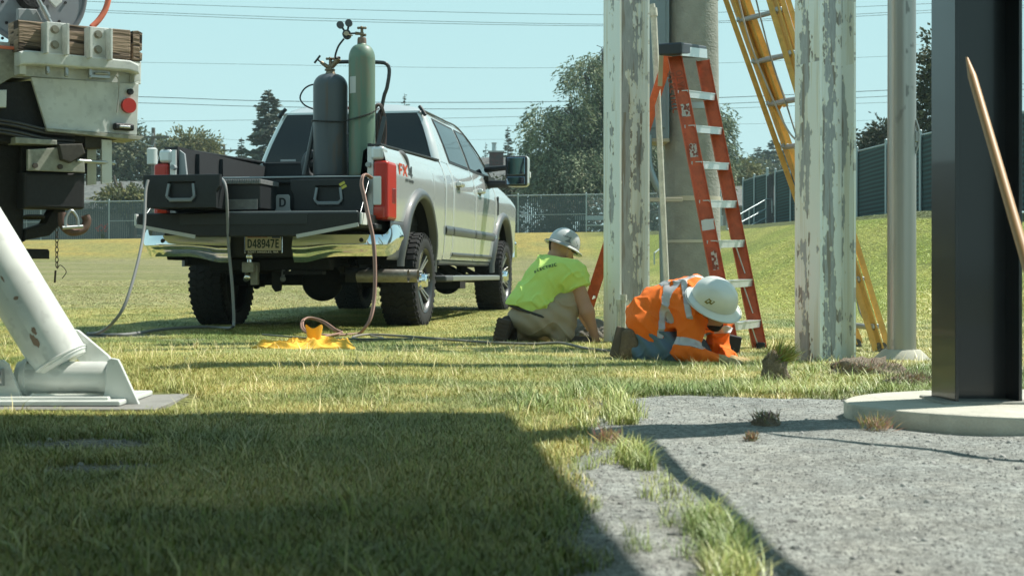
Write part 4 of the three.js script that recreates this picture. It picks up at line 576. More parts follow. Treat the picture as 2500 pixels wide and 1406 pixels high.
{
  part(boom, 'deck_body', [bpl([[36, 122], [344, 150], [343, 205], [330, 206], [36, 184]], 0.0, 0.05), box(2.3, 0.16, 5, -1.16, bt(200, 160)[1], -2.55)], whiteP);
  const pan = part(boom, 'rear_panel', bpl([[74, 188], [338, 204], [333, 329], [113, 314]], 0.012, 0.02, 0.003), whiteP);
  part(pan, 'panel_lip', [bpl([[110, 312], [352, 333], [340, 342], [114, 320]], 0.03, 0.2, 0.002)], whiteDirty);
  part(pan, 'marker_lamp', cyl(0.036, 0.036, 0.025, 28, ...bp3(312, 258, 0.02).toArray(), Math.PI / 2), redLens); part(pan, 'rubber_plug', cyl(0.015, 0.015, 0.02, 16, ...bp3(316, 224, 0.018).toArray(), Math.PI / 2), blackPl);
  const ll = bp3(300, 310, 0.03); part(pan, 'plate_lamp', [rbox(0.1, 0.034, 0.035, ll.x, ll.y, ll.z, 0.01)], blackPl); part(pan, 'lamp_lens', rbox(0.06, 0.016, 0.03, ll.x, ll.y, ll.z + 0.006, 0.007), M(C(0.5, 0.5, 0.5), 0.2, { metal: 0.8 }));
  part(boom, 'guard_bar', bpl([[46, 125], [62, 122], [90, 124], [318, 147], [340, 158], [340, 180], [316, 172], [92, 157], [60, 157], [46, 158]], 0.09, 0.07, 0.008), whiteP);
  for (const [n, a] of [['corner_plate', [[46, 125], [62, 124], [62, 182], [46, 180]]], ['corner_plate', [[326, 152], [342, 156], [342, 196], [326, 200]]]]) part(boom, n, bpl(a, 0.05, 0.05, 0.002), whiteP);
  part(boom, 'timber', bpl([[42, 48], [318, 73], [318, 143], [42, 122]], 0.055, 0.13, 0.006), oldWood, 'weathered grey brown timber beam'); part(boom, 'timber', bpl([[322, 75], [336, 74], [347, 80], [346, 122], [340, 126], [347, 130], [346, 148], [323, 144]], 0.02, 0.12, 0.004), oldWood, 'dark end of a second timber');
  for (const x of [112, 218]) { const o = x === 112 ? 0 : 12, b = part(boom, 'angle_bracket', [bpl([[x, 52 + o], [x + 52, 57 + o], [x + 52, 133 + o], [x, 128 + o]], 0.07, 0.014, 0.003), ...[0, 50].map((q) => bpl([[x + q, 52 + o + q * 0.09], [x + q + 6, 52.5 + o + q * 0.09], [x + q + 6, 129 + o + q * 0.09], [x + q, 128 + o + q * 0.09]], 0.13, 0.07, 0.002))], whiteP); for (const [bx, by] of [[20, 20], [20, 57]]) part(b, 'bolt', [cyl(0.014, 0.014, 0.018, 6, ...bp3(x + bx, 52 + o + by, 0.078).toArray(), Math.PI / 2), cyl(0.02, 0.02, 0.006, 14, ...bp3(x + bx, 52 + o + by, 0.073).toArray(), Math.PI / 2)], boltM); }
  const latch = (px, py) => part(boom, 'latch', [rbox(0.016, 0.05, 0.02, ...bp3(px, py, 0.05).toArray(), 0.004), sph(0.009, ...bp3(px, py + 10, 0.06).toArray(), 8)], steelM); latch(114, 168); latch(160, 174); latch(218, 178);
  part(boom, 'hasp', [bpl([[222, 168], [268, 172], [268, 192], [222, 189]], 0.035, 0.02, 0.002), rod(bp3(230, 178, 0.045), bp3(262, 180, 0.045), 0.006)], steelM); part(boom, 'tether_cable', tube([bp3(268, 180, 0.05), bp3(286, 190, 0.05), bp3(289, 215, 0.04), bp3(284, 275, 0.03)], 0.003, 24, 6), M(C(0.4, 0.4, 0.38), 0.5));
  // cable reel on the deck
  const rc = bp3(72, -28, -0.22), rl = part(boom, 'reel_flange', [cyl(0.265, 0.265, 0.03, 48, rc.x, rc.y, rc.z, Math.PI / 2)], M(C(0.22, 0.24, 0.26), 0.45, { coat: 0.3 })); part(rl, 'reel_hub', [cyl(0.06, 0.07, 0.05, 24, ...bp3(75, -12, -0.18).toArray(), Math.PI / 2)], darkIron); part(rl, 'reel_rim', [new THREE.TorusGeometry(0.265, 0.014, 8, 48).translate(rc.x, rc.y, rc.z + 0.01)], M(C(0.16, 0.175, 0.19), 0.5)); part(rl, 'clevis_plate', bpl([[118, 0], [135, 18], [150, 5], [152, -30], [110, -30]], -0.17, 0.02), whiteP);
  for (const [x, y] of [[4, 4], [14, 55], [4, 93], [21, 104], [158, 6], [143, 52]]) part(rl, 'flange_hole', cyl(0.007, 0.007, 0.006, 10, ...bp3(x, y, -0.2).toArray(), Math.PI / 2), darkIron);
  part(rl, 'reel_stand', bpl([[42, 20], [88, 22], [102, 50], [98, 60], [42, 48]], -0.12, 0.03), M(C(0.3, 0.33, 0.34), 0.6)); part(rl, 'turnbuckle', [rod(bp3(88, -8, -0.1), bp3(103, 20, -0.1), 0.011), rod(bp3(100, 15, -0.1), bp3(115, 44, -0.1), 0.016), rod(bp3(113, 42, -0.1), bp3(122, 56, -0.1), 0.011)], steelM);
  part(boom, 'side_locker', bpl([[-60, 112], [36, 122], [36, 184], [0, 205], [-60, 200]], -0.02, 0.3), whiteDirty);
  // underbody
  part(boom, 'chassis_member', [bpl([[-60, 205], [80, 196], [113, 314], [330, 338], [205, 345], [207, 350], [60, 352], [-60, 345]], -0.03, 0.35, 0.01), bpl([[-60, 340], [60, 345], [60, 420], [55, 600], [-60, 640]], -0.1, 0.3, 0.01), box(0.9, 0.5, 4.2, -0.9, 0.95, -2.6)], darkIron); part(boom, 'spotter_box', bpl([[-20, 219], [15, 219], [14, 262], [-20, 262]], 0.02, 0.06), whiteP);
  for (const y of [300, 308, 330, 322]) part(boom, 'hydraulic_hose', tube([bp3(-20, y - 10, 0), bp3(40, y, 0.02), bp3(110, y + 16, 0.0), bp3(180, y + 22, -0.02)], 0.008, 24, 6), M(C(0.05, 0.05, 0.05), 0.5));
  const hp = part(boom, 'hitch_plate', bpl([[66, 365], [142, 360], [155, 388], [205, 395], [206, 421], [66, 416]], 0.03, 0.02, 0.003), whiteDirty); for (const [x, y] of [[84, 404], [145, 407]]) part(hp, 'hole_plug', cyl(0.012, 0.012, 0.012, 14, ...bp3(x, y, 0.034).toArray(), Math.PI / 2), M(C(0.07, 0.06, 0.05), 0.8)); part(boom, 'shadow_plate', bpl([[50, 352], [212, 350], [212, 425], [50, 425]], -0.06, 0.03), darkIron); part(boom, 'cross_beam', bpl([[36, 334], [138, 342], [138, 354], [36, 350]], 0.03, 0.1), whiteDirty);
  part(boom, 'valve_block', [bpl([[142, 352], [200, 350], [208, 375], [172, 398], [150, 390]], 0.06, 0.12, 0.006), bpl([[206, 332], [248, 338], [248, 362], [206, 362]], -0.02, 0.08)], M(C(0.07, 0.066, 0.055), 0.8, { map: grainTex, scale: 4 }));
  part(boom, 'mount_rod', rod(bp3(185, 392, 0.03), bp3(278, 398, -0.03), 0.009), steelM); for (const [x, w, y1] of [[211, 23, 450], [247, 25, 447]]) part(boom, 'hanger_strap', bpl([[x, 340], [x + w, 342], [x + w, y1], [x, y1 + 2]], x === 211 ? -0.1 : -0.01, 0.015, 0.002), whiteP);
  part(boom, 'bumper_block', bpl([[58, 420], [207, 422], [206, 508], [200, 511], [58, 508]], 0.0, 0.16, 0.012), M(C(0.022, 0.022, 0.024), 0.65, { map: grainTex, scale: 5 }));
  part(boom, 'draw_arm', [bpl([[58, 590], [62, 560], [110, 545], [130, 510], [160, 510], [148, 548], [120, 575], [62, 586]], -0.08, 0.1, 0.006)], darkIron); for (let i = 0; i < 4; i++) part(boom, 'spring_coil', new THREE.TorusGeometry(0.022, 0.007, 8, 20).rotateX(Math.PI / 2.4).translate(...bp3(68 + i * 8, 530, -0.05).toArray()), darkIron);
  const pin = part(boom, 'pintle_hook', tube([bp3(150, 520, 0.04), bp3(152, 548, 0.05), bp3(172, 566, 0.06), bp3(200, 560, 0.06), bp3(211, 540, 0.06), bp3(206, 526, 0.06)], 0.02, 30, 10), M(C(0.16, 0.10, 0.08), 0.6, { metal: 0.4, map: blotTex, scale: 8 })); part(pin, 'shackle', tube([bp3(158, 556, 0.09), bp3(160, 530, 0.09), bp3(172, 514, 0.09), bp3(186, 530, 0.09), bp3(190, 554, 0.09)], 0.008, 24, 8), steelM); part(pin, 'shackle_pin', rod(bp3(150, 556, 0.09), bp3(200, 553, 0.09), 0.009), steelM);
  part(boom, 'mud_flap', bpl([[62, 607], [116, 608], [120, 613], [120, 632], [62, 632]], -0.05, 0.03, 0.006), rubber);
  const wh = new THREE.Group(); const tr = bp3(-10, 500, -1.3); part(wh, 'tire', [lathe([[0.28, -0.13], [0.42, -0.14], [0.49, -0.12], [0.5, 0], [0.49, 0.12], [0.42, 0.14], [0.28, 0.13]], 40).rotateZ(Math.PI / 2).translate(-0.55, 0.5, -1.3)], rubber); part(wh, 'rim', cyl(0.28, 0.28, 0.2, 24, -0.55, 0.5, -1.3, 0, 0, Math.PI / 2), whiteDirty); wh.name = 'wheel'; boom.add(wh); const w2 = wh.clone(); w2.position.x = -1.6; boom.add(w2); for (const x of [0, -1.6]) { const q = wh.clone(); q.position.set(x, 0, -3.6); boom.add(q); }
}
{ // hanging chain with pin
  const c = thing('hanging_chain', 'short rusty chain with a locking pin hanging under the boom truck', 'chain'), m = M(C(0.06, 0.05, 0.04), 0.7, { metal: 0.5 }), d = 6.9;
  let y = 512; for (let i = 0; i < 12; i++, y += 12.2) part(c, 'link', mv(new THREE.TorusGeometry(0.0105, 0.0028, 6, 14).scale(0.7, 1.35, 1), 0, 0, 0, 0, i % 2 ? 1.2 : 0.3).translate(...P(137, y, d).toArray()), m);
  part(c, 'pin', rod(P(134, 660, d), P(132, 690, d), 0.005), m); part(c, 'clip', tube([P(138, 656, d), P(146, 647, d), P(160, 663, d), P(150, 680, d)], 0.0022, 16, 6), m);
}
{ // outrigger: leg, hinge, foot
  const d = 4.75, pt = (x, y, o = 0) => P(x, y, d - o), WP = (gs) => gs.map((g) => toBoom(g)), legM = M(C(0.78, 0.81, 0.76), 0.4, { coat: 0.3, map: blotTex, scale: 1.2 });
  const LR = 0.097, low = P(148, 884, 4.77), top = P(-120, 446, 4.77), ax = top.clone().sub(low).normalize();
  const leg = part(boom, 'outrigger_leg', WP([rod(low, top, LR, LR, 48), rod(top, top.clone().addScaledVector(ax, 1.6), LR, LR, 32)]), legM, 'thick white tubular outrigger leg');
  part(leg, 'leg_end_cap', WP([rod(low.clone().addScaledVector(ax, -0.012), low.clone().addScaledVector(ax, 0.008), LR * 0.9, LR * 1.015, 48)]), legM); part(leg, 'weld_bead', WP([along(new THREE.TorusGeometry(LR * 1.0, 0.005, 6, 40).rotateX(Math.PI / 2), low.clone().addScaledVector(ax, 0.01), low.clone().addScaledVector(ax, 0.012))]), legM);
  // worn decals and chipped paint on the leg: thin flakes wrapped on the tube
  const wrap = (t, a0, a1, l, mat, nm, seed) => { const R = rng(seed), x = V(0, 0, 1).sub(ax.clone().multiplyScalar(ax.z)).normalize(), z = ax.clone().cross(x), poly = []; const n = 16; for (let i = 0; i < n; i++) { const q = i / n * 6.283, r = 0.65 + 0.5 * R(); poly.push([Math.cos(q) * r, Math.sin(q) * r]); } const g = new THREE.ShapeGeometry(new THREE.Shape(poly.map(([u, v]) => new THREE.Vector2(u, v)))), p = g.attributes.position; for (let i = 0; i < p.count; i++) { const an = lerp(a0, a1, 0.5 + p.getX(i) / 2.4), q = low.clone().addScaledVector(ax, t + p.getY(i) * l / 2).addScaledVector(x, Math.cos(an) * 0.0985).addScaledVector(z, Math.sin(an) * 0.0985); p.setXYZ(i, q.x, q.y, q.z); } g.computeVertexNormals(); part(leg, nm, toBoom(g), mat); };
  const chip = M(C(0.30, 0.21, 0.15), 0.8, { side: THREE.DoubleSide }), ink = M(C(0.25, 0.27, 0.27), 0.8, { side: THREE.DoubleSide }), redI = M(C(0.5, 0.18, 0.14), 0.8, { side: THREE.DoubleSide });
  wrap(0.10, -0.25, 0.05, 0.06, chip, 'paint_chip', 3); wrap(0.13, -0.02, 0.16, 0.035, chip, 'paint_chip', 31); wrap(0.26, 0.02, 0.24, 0.016, chip, 'paint_chip', 4); wrap(0.34, 0.04, 0.12, 0.03, chip, 'paint_chip', 5);
  wrap(0.585, -0.2, 0.45, 0.02, ink, 'worn_decal', 6); wrap(0.655, -0.35, 0.35, 0.02, ink, 'worn_decal', 7); wrap(0.68, -0.3, 0.2, 0.012, redI, 'worn_decal', 8); wrap(0.625, -0.1, 0.4, 0.012, redI, 'worn_decal', 9); wrap(0.71, -0.1, 0.3, 0.024, ink, 'worn_decal', 10);
  const h0 = pt(45, 921), h1 = pt(268, 921); part(boom, 'hinge_tube', WP([rod(h0, h1, 0.056, 0.056, 32)]), legM);
  const lug = (x, o, pts, th) => { const g = prism(pts.map(([a, b]) => { const q = pt(a, b); return [q.x, q.y]; }), th, 0, 0.003).translate(0, 0, -(d - o)); return g; };
  for (const [x, rr] of [[58, 0.066], [270, 0.066]]) part(boom, 'hinge_collar', WP([rod(pt(x, 921), pt(x + 12, 921), rr, rr, 28)]), legM);
  // triangular gusset plates carrying the hinge
  const gus = (pts, o) => prism(pts.map(([x, y]) => { const q = pt(x, y, o); return [q.x, q.y]; }), 0.02, -(d - o) - 0.01, 0.003);
  const RG = [[262, 880], [272, 874], [288, 877], [296, 892], [346, 1001], [240, 1001], [256, 955]], LG = [[-40, 905], [-14, 880], [6, 878], [20, 890], [66, 1004], [-60, 1004]];
  for (const o of [0.085, -0.1]) { part(boom, 'hinge_gusset', WP([gus(RG, o)]), legM); part(boom, 'hinge_gusset', WP([gus(LG, o)]), legM); } part(boom, 'hinge_pin', WP([rod(pt(-20, 921, 0.1), pt(8, 921, 0.1), 0.03, 0.03, 24)]), steelM);
  part(boom, 'leg_fork', WP([prism([[152, 800], [188, 806], [262, 868], [284, 900], [284, 940], [262, 962], [240, 950], [214, 900], [180, 872]].map(([a, b]) => { const q = pt(a, b, -0.06); return [q.x, q.y]; }), 0.02, -(d + 0.06) - 0.02, 0.003)]), legM);
  part(boom, 'foot_stiffener', WP([box(0.3, 0.034, 0.03, pt(158, 976).x, pt(158, 976).y, -d + 0.07), box(0.3, 0.034, 0.03, pt(158, 968).x, pt(158, 968).y, -d - 0.1)]), legM);
  const b0 = pt(150, 1000), foot = part(boom, 'foot_plate', WP([rbox(0.54, 0.018, 0.42, pt(140, 1000).x, 0.042, -4.78, 0.006)]), legM); part(foot, 'foot_weld', WP([rbox(0.44, 0.012, 0.03, pt(140, 1000).x, 0.055, -4.62, 0.005)]), legM);
  part(boom, 'outrigger_beam', WP([box(1.4, 0.3, 0.3, top.x - 1.2, 1.75, -5.4)]), whiteP);
  solo('outrigger_pad', 'flat grey steel pad under the white outrigger foot', 'pad', [rbox(0.78, 0.02, 0.62, pt(140, 1000).x + 0.01, 0.022, -4.79, 0.004, 0, 0.03, 0)], M(C(0.26, 0.255, 0.235), 0.75, { map: blotTex, scale: 2 }));
  stayOff.push([pt(140, 1000).x - 0.2, 4.79, 0.33], [pt(140, 1000).x + 0.2, 4.79, 0.33], [pt(140, 1000).x, 4.79, 0.33]);
}
solo('orange_hose', 'orange rubber hose curving up from the boom truck timber', 'hose', [tube([bp3(222, 66, -0.08), bp3(240, 48, -0.08), bp3(256, 22, -0.08), bp3(264, -10, -0.08), bp3(266, -60, -0.08)], 0.014, 30, 10), rod(bp3(-20, 113, 0.0), bp3(36, 118, 0.0), 0.009)].map((g) => g.applyMatrix4(boom.matrixWorld)).slice(0, 1), M(C(0.75, 0.2, 0.11), 0.5));
solo('orange_air_line', 'short run of orange air line beside the boom truck timber end', 'hose', rod(bp3(-40, 111, 0.0), bp3(38, 118, 0.0), 0.008).applyMatrix4(boom.matrixWorld), M(C(0.75, 0.2, 0.11), 0.5));
// ---------------------------------------------------------------- posts, poles, ladders, shelter column
const peelTex = (seed, white, mid, th) => tex(512, 1024, (u, v) => {
  const n = fbm(u * 4, v * 13, seed, 5, 0), m = fbm(u * 16, v * 60, seed + 7, 4), st = fbm(u * 12, v * 5, seed + 3, 3), k = 0.55 * n + 0.2 * m + 0.25 * st + 0.12 * sstep(0.3, 0.75, 1 - Math.abs(u - mid) * 3);
  const bare = sstep(th, th + 0.018, k), edge = sstep(th - 0.03, th - 0.004, k) * (1 - bare), stain = sstep(0.5, 0.75, fbm(u * 9, v * 3, seed + 11, 4));
  let c = mixA(white, [white[0] * 0.9, white[1] * 0.86, white[2] * 0.78], 0.5 * stain); c = mixA(c, [0.88, 0.86, 0.78], edge * 0.7); const g = 0.60 + 0.12 * fbm(u * 40, v * 40, seed + 5, 3); return mixA(c, mixA([g, g * 1.02, g * 1.03], [0.50, 0.44, 0.37], 0.6 * sstep(0.52, 0.7, fbm(u * 12, v * 5, seed + 21, 4))), bare);
}, true, true);
function hColumn(name, label, foot, yaw, W, D, T, H, mats) {
  const o = thing(name, label, 'post', null, foot); o.rotation.y = yaw;
  const u = (g, w) => { const p = g.attributes.position, t = g.attributes.uv; for (let i = 0; i < p.count; i++) t.setXY(i, (Math.abs(g.userData.ax === 'x' ? p.getX(i) : p.getZ(i)) / w) * 0 + ((g.userData.ax === 'x' ? p.getX(i) : p.getZ(i)) / w + 0.5), p.getY(i) / 1.6); g.userData.keep = true; return g; };
  const fl = (s) => { const g = prep(box(T, H, W, s * D / 2, H / 2 - 0.25, 0)); g.userData.ax = 'z'; return u(g, W); };
  part(o, 'flange', fl(-1), mats[0]); part(o, 'flange', fl(1), mats[1] ?? mats[0]); const wb = prep(box(D - T, H, T * 0.8, 0, H / 2 - 0.25, 0)); wb.userData.ax = 'x'; part(o, 'web', u(wb, D), mats[2] ?? mats[0]); return o;
}
const mkPeel = (seed, mid, th, white = [0.92, 0.935, 0.92]) => { const t = peelTex(seed, white, mid, th); const m = M(0xffffff, 0.75, {}); m.map = t; m.bumpMap = t; m.bumpScale = 0.003; return m; };
const f1 = PG(1530, 838), f2 = PG(2016, 888);
const oldA = hColumn('old_steel_post', 'peeling white steel H post standing beside the orange stepladder', f1, 0.52, 0.2, 0.235, 0.014, 5.2, [mkPeel(601, 0.5, 0.68), mkPeel(611, 0.5, 0.62), mkPeel(621, 0.4, 0.485)]);
const oldB = hColumn('old_steel_post', 'peeling white steel H post in front of the yellow extension ladder', f2, 0.5, 0.2, 0.235, 0.014, 5.2, [mkPeel(631, 0.45, 0.625), mkPeel(641, 0.5, 0.64), mkPeel(651, 0.62, 0.575)]);
stayOff.push([f1.x, -f1.z, 0.13], [f2.x, -f2.z, 0.13]);
const concTex = tex(512, 512, (u, v) => { const a = fbm(u * 12, v * 12, 701, 5, 12), b = hash2(Math.floor(u * 512), Math.floor(v * 512), 6); const k = 0.86 + 0.16 * (a - 0.5) + 0.06 * (b - 0.5); return [k, k * 0.985, k * 0.94]; });
{ // round concrete pole with bands, box and conduits
  const d = 10.45, b = P(1690, 822, d); b.y = 0; const o = thing('concrete_pole', 'thick round concrete pole with metal strap bands behind the stepladder', 'pole', null, b), H = 6;
  part(o, 'shaft', cyl(0.165, 0.228, H, 48, 0, H / 2 - 0.15, 0), M(C(0.40, 0.425, 0.42), 0.92, { map: concTex, scale: 1.2, bump: bumpTex, bscale: 3, bumpScale: 0.004 }));
  const rAt = (y) => lerp(0.228, 0.165, (y + 0.15) / H), yy = (py) => HC - (py - YH) / FOC * d;
  for (const [py, h, mt] of [[265, 0.045, galv], [487, 0.035, M(C(0.5, 0.46, 0.36), 0.6)], [590, 0.022, M(C(0.5, 0.48, 0.4), 0.6)], [-4, 0.035, galv]]) part(o, 'strap_band', cyl(rAt(yy(py)) + 0.006, rAt(yy(py)) + 0.006, h, 48, 0, yy(py), 0), mt);
  part(o, 'band_clamp', [rbox(0.07, 0.05, 0.05, -0.2, yy(265), 0.06, 0.008), new THREE.TorusGeometry(0.022, 0.008, 8, 16).translate(-0.24, yy(265), 0.07)], galv); part(o, 'band_plate', rbox(0.05, 0.045, 0.01, -0.09, yy(265), 0.185, 0.003), galv);
  stayOff.push([b.x, d, 0.22]);
  const bx = thing('equipment_cabinet', 'tall blue grey steel equipment cabinet mounted behind the peeling post', 'cabinet'), bm = M(C(0.17, 0.23, 0.26), 0.5, { coat: 0.2 }), c0 = P(1595, 340, 10.3);
  part(bx, 'cabinet_body', rbox(0.24, 1.9, 0.28, c0.x - 0.0, c0.y + 0.95, -10.4, 0.01), bm); part(bx, 'cabinet_base', rbox(0.24, 0.03, 0.29, c0.x, c0.y - 0.01, -10.4, 0.006), M(C(0.36, 0.33, 0.25), 0.7)); part(bx, 'mounting_channel', [box(0.04, 2.0, 0.03, P(1627, 200, 10.35).x, c0.y + 1.2, -10.38)], galv);
  part(bx, 'cabinet_door', rbox(0.2, 1.8, 0.012, c0.x - 0.01, c0.y + 0.98, -10.255, 0.006), bm);
  const cd = thing('bent_conduit', 'grey metal conduit bending down beside the concrete pole', 'conduit'); part(cd, 'conduit_pipe', tube([P(1583, 330, 10.2), P(1585, 400, 10.2), P(1600, 445, 10.2), P(1615, 480, 10.2), P(1618, 560, 10.2), P(1621, 700, 10.2), P(1623, 835, 10.2)], 0.028, 60, 12), M(C(0.26, 0.33, 0.36), 0.4, { metal: 0.5 })); part(cd, 'conduit_strap', [rbox(0.34, 0.03, 0.012, P(1612, 487, 10.1).x, P(1612, 487, 10.1).y, -10.12, 0.004)], M(C(0.45, 0.41, 0.33), 0.7));
  const pv = thing('pvc_riser', 'thin white painted pipe leaning between the post and concrete pole', 'pipe'), A = P(1596, 34, 9.75), B = P(1628, 690, 9.75), pm = M(C(0.58, 0.58, 0.5), 0.7, { map: blotTex, scale: 4 }); part(pv, 'pipe_shaft', [rod(P(1592, 10, 9.75), A, 0.022), rod(A, B, 0.024, 0.02, 14), rod(B, P(1634, 830, 9.75), 0.024)], pm); part(pv, 'pipe_coupling', rod(P(1594, 20, 9.75), P(1596, 40, 9.75), 0.032), pm);
  const rs = thing('stub_conduit', 'short white conduit stubs with caps against the peeling post', 'conduit'); for (const [x, y, r] of [[1523, 722, 0.017], [1511, 735, 0.014]]) { part(rs, 'stub_pipe', rod(P(x, y, 9.2), P(x - 1, 835, 9.2), r), pm); part(rs, 'stub_cap', rod(P(x, y - 3, 9.2), P(x, y + 12, 9.2), r * 1.35), pm); }
}
{ // flagpole
  const b = PG(2203, 884), o = thing('flagpole', 'brushed aluminium flagpole with a rope cleat on a concrete collar', 'flagpole', null, b), al = tex(128, 512, (u, v) => { const k = 0.86 + 0.10 * (fbm(u * 30, v * 2, 801, 3, 0) - 0.5) - 0.22 * sstep(0.72, 0.8, fbm(u * 10, v * 160, 811, 2)) * sstep(0.5, 0.7, fbm(u * 4, v * 6, 813, 2)); return [k, k * 0.985, k * 0.97]; });
  const am = M(C(0.50, 0.50, 0.48), 0.38, { metal: 0.75 }); am.map = al; am.userData.ownUV = true; part(o, 'pole_shaft', cyl(0.071, 0.077, 6, 40, 0, 2.95, 0), am);
  part(o, 'collar', lathe([[0.078, 0.07], [0.1, 0.068], [0.165, 0.005], [0.17, -0.05]], 32), M(C(0.55, 0.55, 0.5), 0.9, { map: concTex, scale: 1.5 }));
  const y = HC - (335 - YH) / FOC * -b.z, an = V(0.068, 0, 0.02); part(o, 'cleat', [tube([V(0.066, y + 0.09, 0.035), V(0.079, y + 0.04, 0.04), V(0.081, y, 0.04), V(0.078, y - 0.04, 0.04), V(0.062, y - 0.09, 0.04)], 0.007, 20, 8), rbox(0.02, 0.06, 0.02, 0.07, y, 0.036, 0.004)], M(C(0.3, 0.31, 0.3), 0.45, { metal: 0.7 })); stayOff.push([b.x, -b.z, 0.16]);
}
{ // black shelter: column, beams and flat roof overhead
  const blk = M(C(0.005, 0.008, 0.011), 0.32, { coat: 0.3 }), o = thing('steel_shelter', 'black painted steel column of an open shelter on the round concrete footing', 'shelter', null, V(1.54, 0, -4.48)), H = 2.68; o.rotation.y = 0.068;
  const col = (x, z, n) => part(o, 'column', [rbox(0.012, H, 0.205, x - 0.106, H / 2 + 0.04, z, 0.002), rbox(0.012, H, 0.205, x + 0.106, H / 2 + 0.04, z, 0.002), box(0.2, H, 0.009, x, H / 2 + 0.04, z)], blk); col(0, 0); col(0, 3.7); col(-7.4, 3.7); col(-7.4, 7.6);
  part(o, 'side_beam', box(0.036, 0.034, 3.6, 0, 0, 1.8).rotateY(-0.034).translate(-0.04, 1.84, 0.02), blk); part(o, 'roof', [rbox(8, 0.16, 10, -4, 0, 5, 0.01).rotateY(0.03).translate(0.165, H + 0.12, -0.755)], M(C(0.12, 0.12, 0.12), 0.6));
  const ft = thing('concrete_footing', 'round pale concrete footing slab under the black column', 'slab', null, V(1.82, 0, -4.42)); const pr = []; for (let i = 0; i < 64; i++) { const a = i / 64 * 6.283; pr.push([0.72 * Math.cos(a) * (1 + 0.012 * (hash2(i, 1, 2) - 0.5)), 0.52 * Math.sin(a) * (1 + 0.02 * (hash2(i, 2, 2) - 0.5))]); }
  part(ft, 'slab', prism(pr, 0.11, -0.05, 0.008).rotateX(-Math.PI / 2), M(C(0.72, 0.73, 0.69), 0.9, { map: concTex, scale: 0.9, bump: bumpTex, bscale: 2, bumpScale: 0.004 })); part(ft, 'grout_pad', [rbox(0.3, 0.012, 0.26, -0.28, 0.062, -0.06, 0.005)], M(C(0.42, 0.43, 0.42), 0.95, { map: concTex, scale: 3 }));
  stayOff.push([1.4, 4.4, 0.3], [1.9, 4.4, 0.4]);
  const wh = thing('wooden_handle', 'long wooden tool handle leaning against the black column', 'handle'); const p0 = P(2362, 140, 4.3), p1 = P(2520, 680, 3.65), ext = p1.clone().add(p1.clone().sub(p0).multiplyScalar(0.65)); part(wh, 'shaft', [rod(ext, p0.clone().lerp(p1, 0.1), 0.0165, 0.0135, 16), rod(p0.clone().lerp(p1, 0.1), p0, 0.0135, 0.004, 16)], M(C(0.46, 0.26, 0.11), 0.5));
}
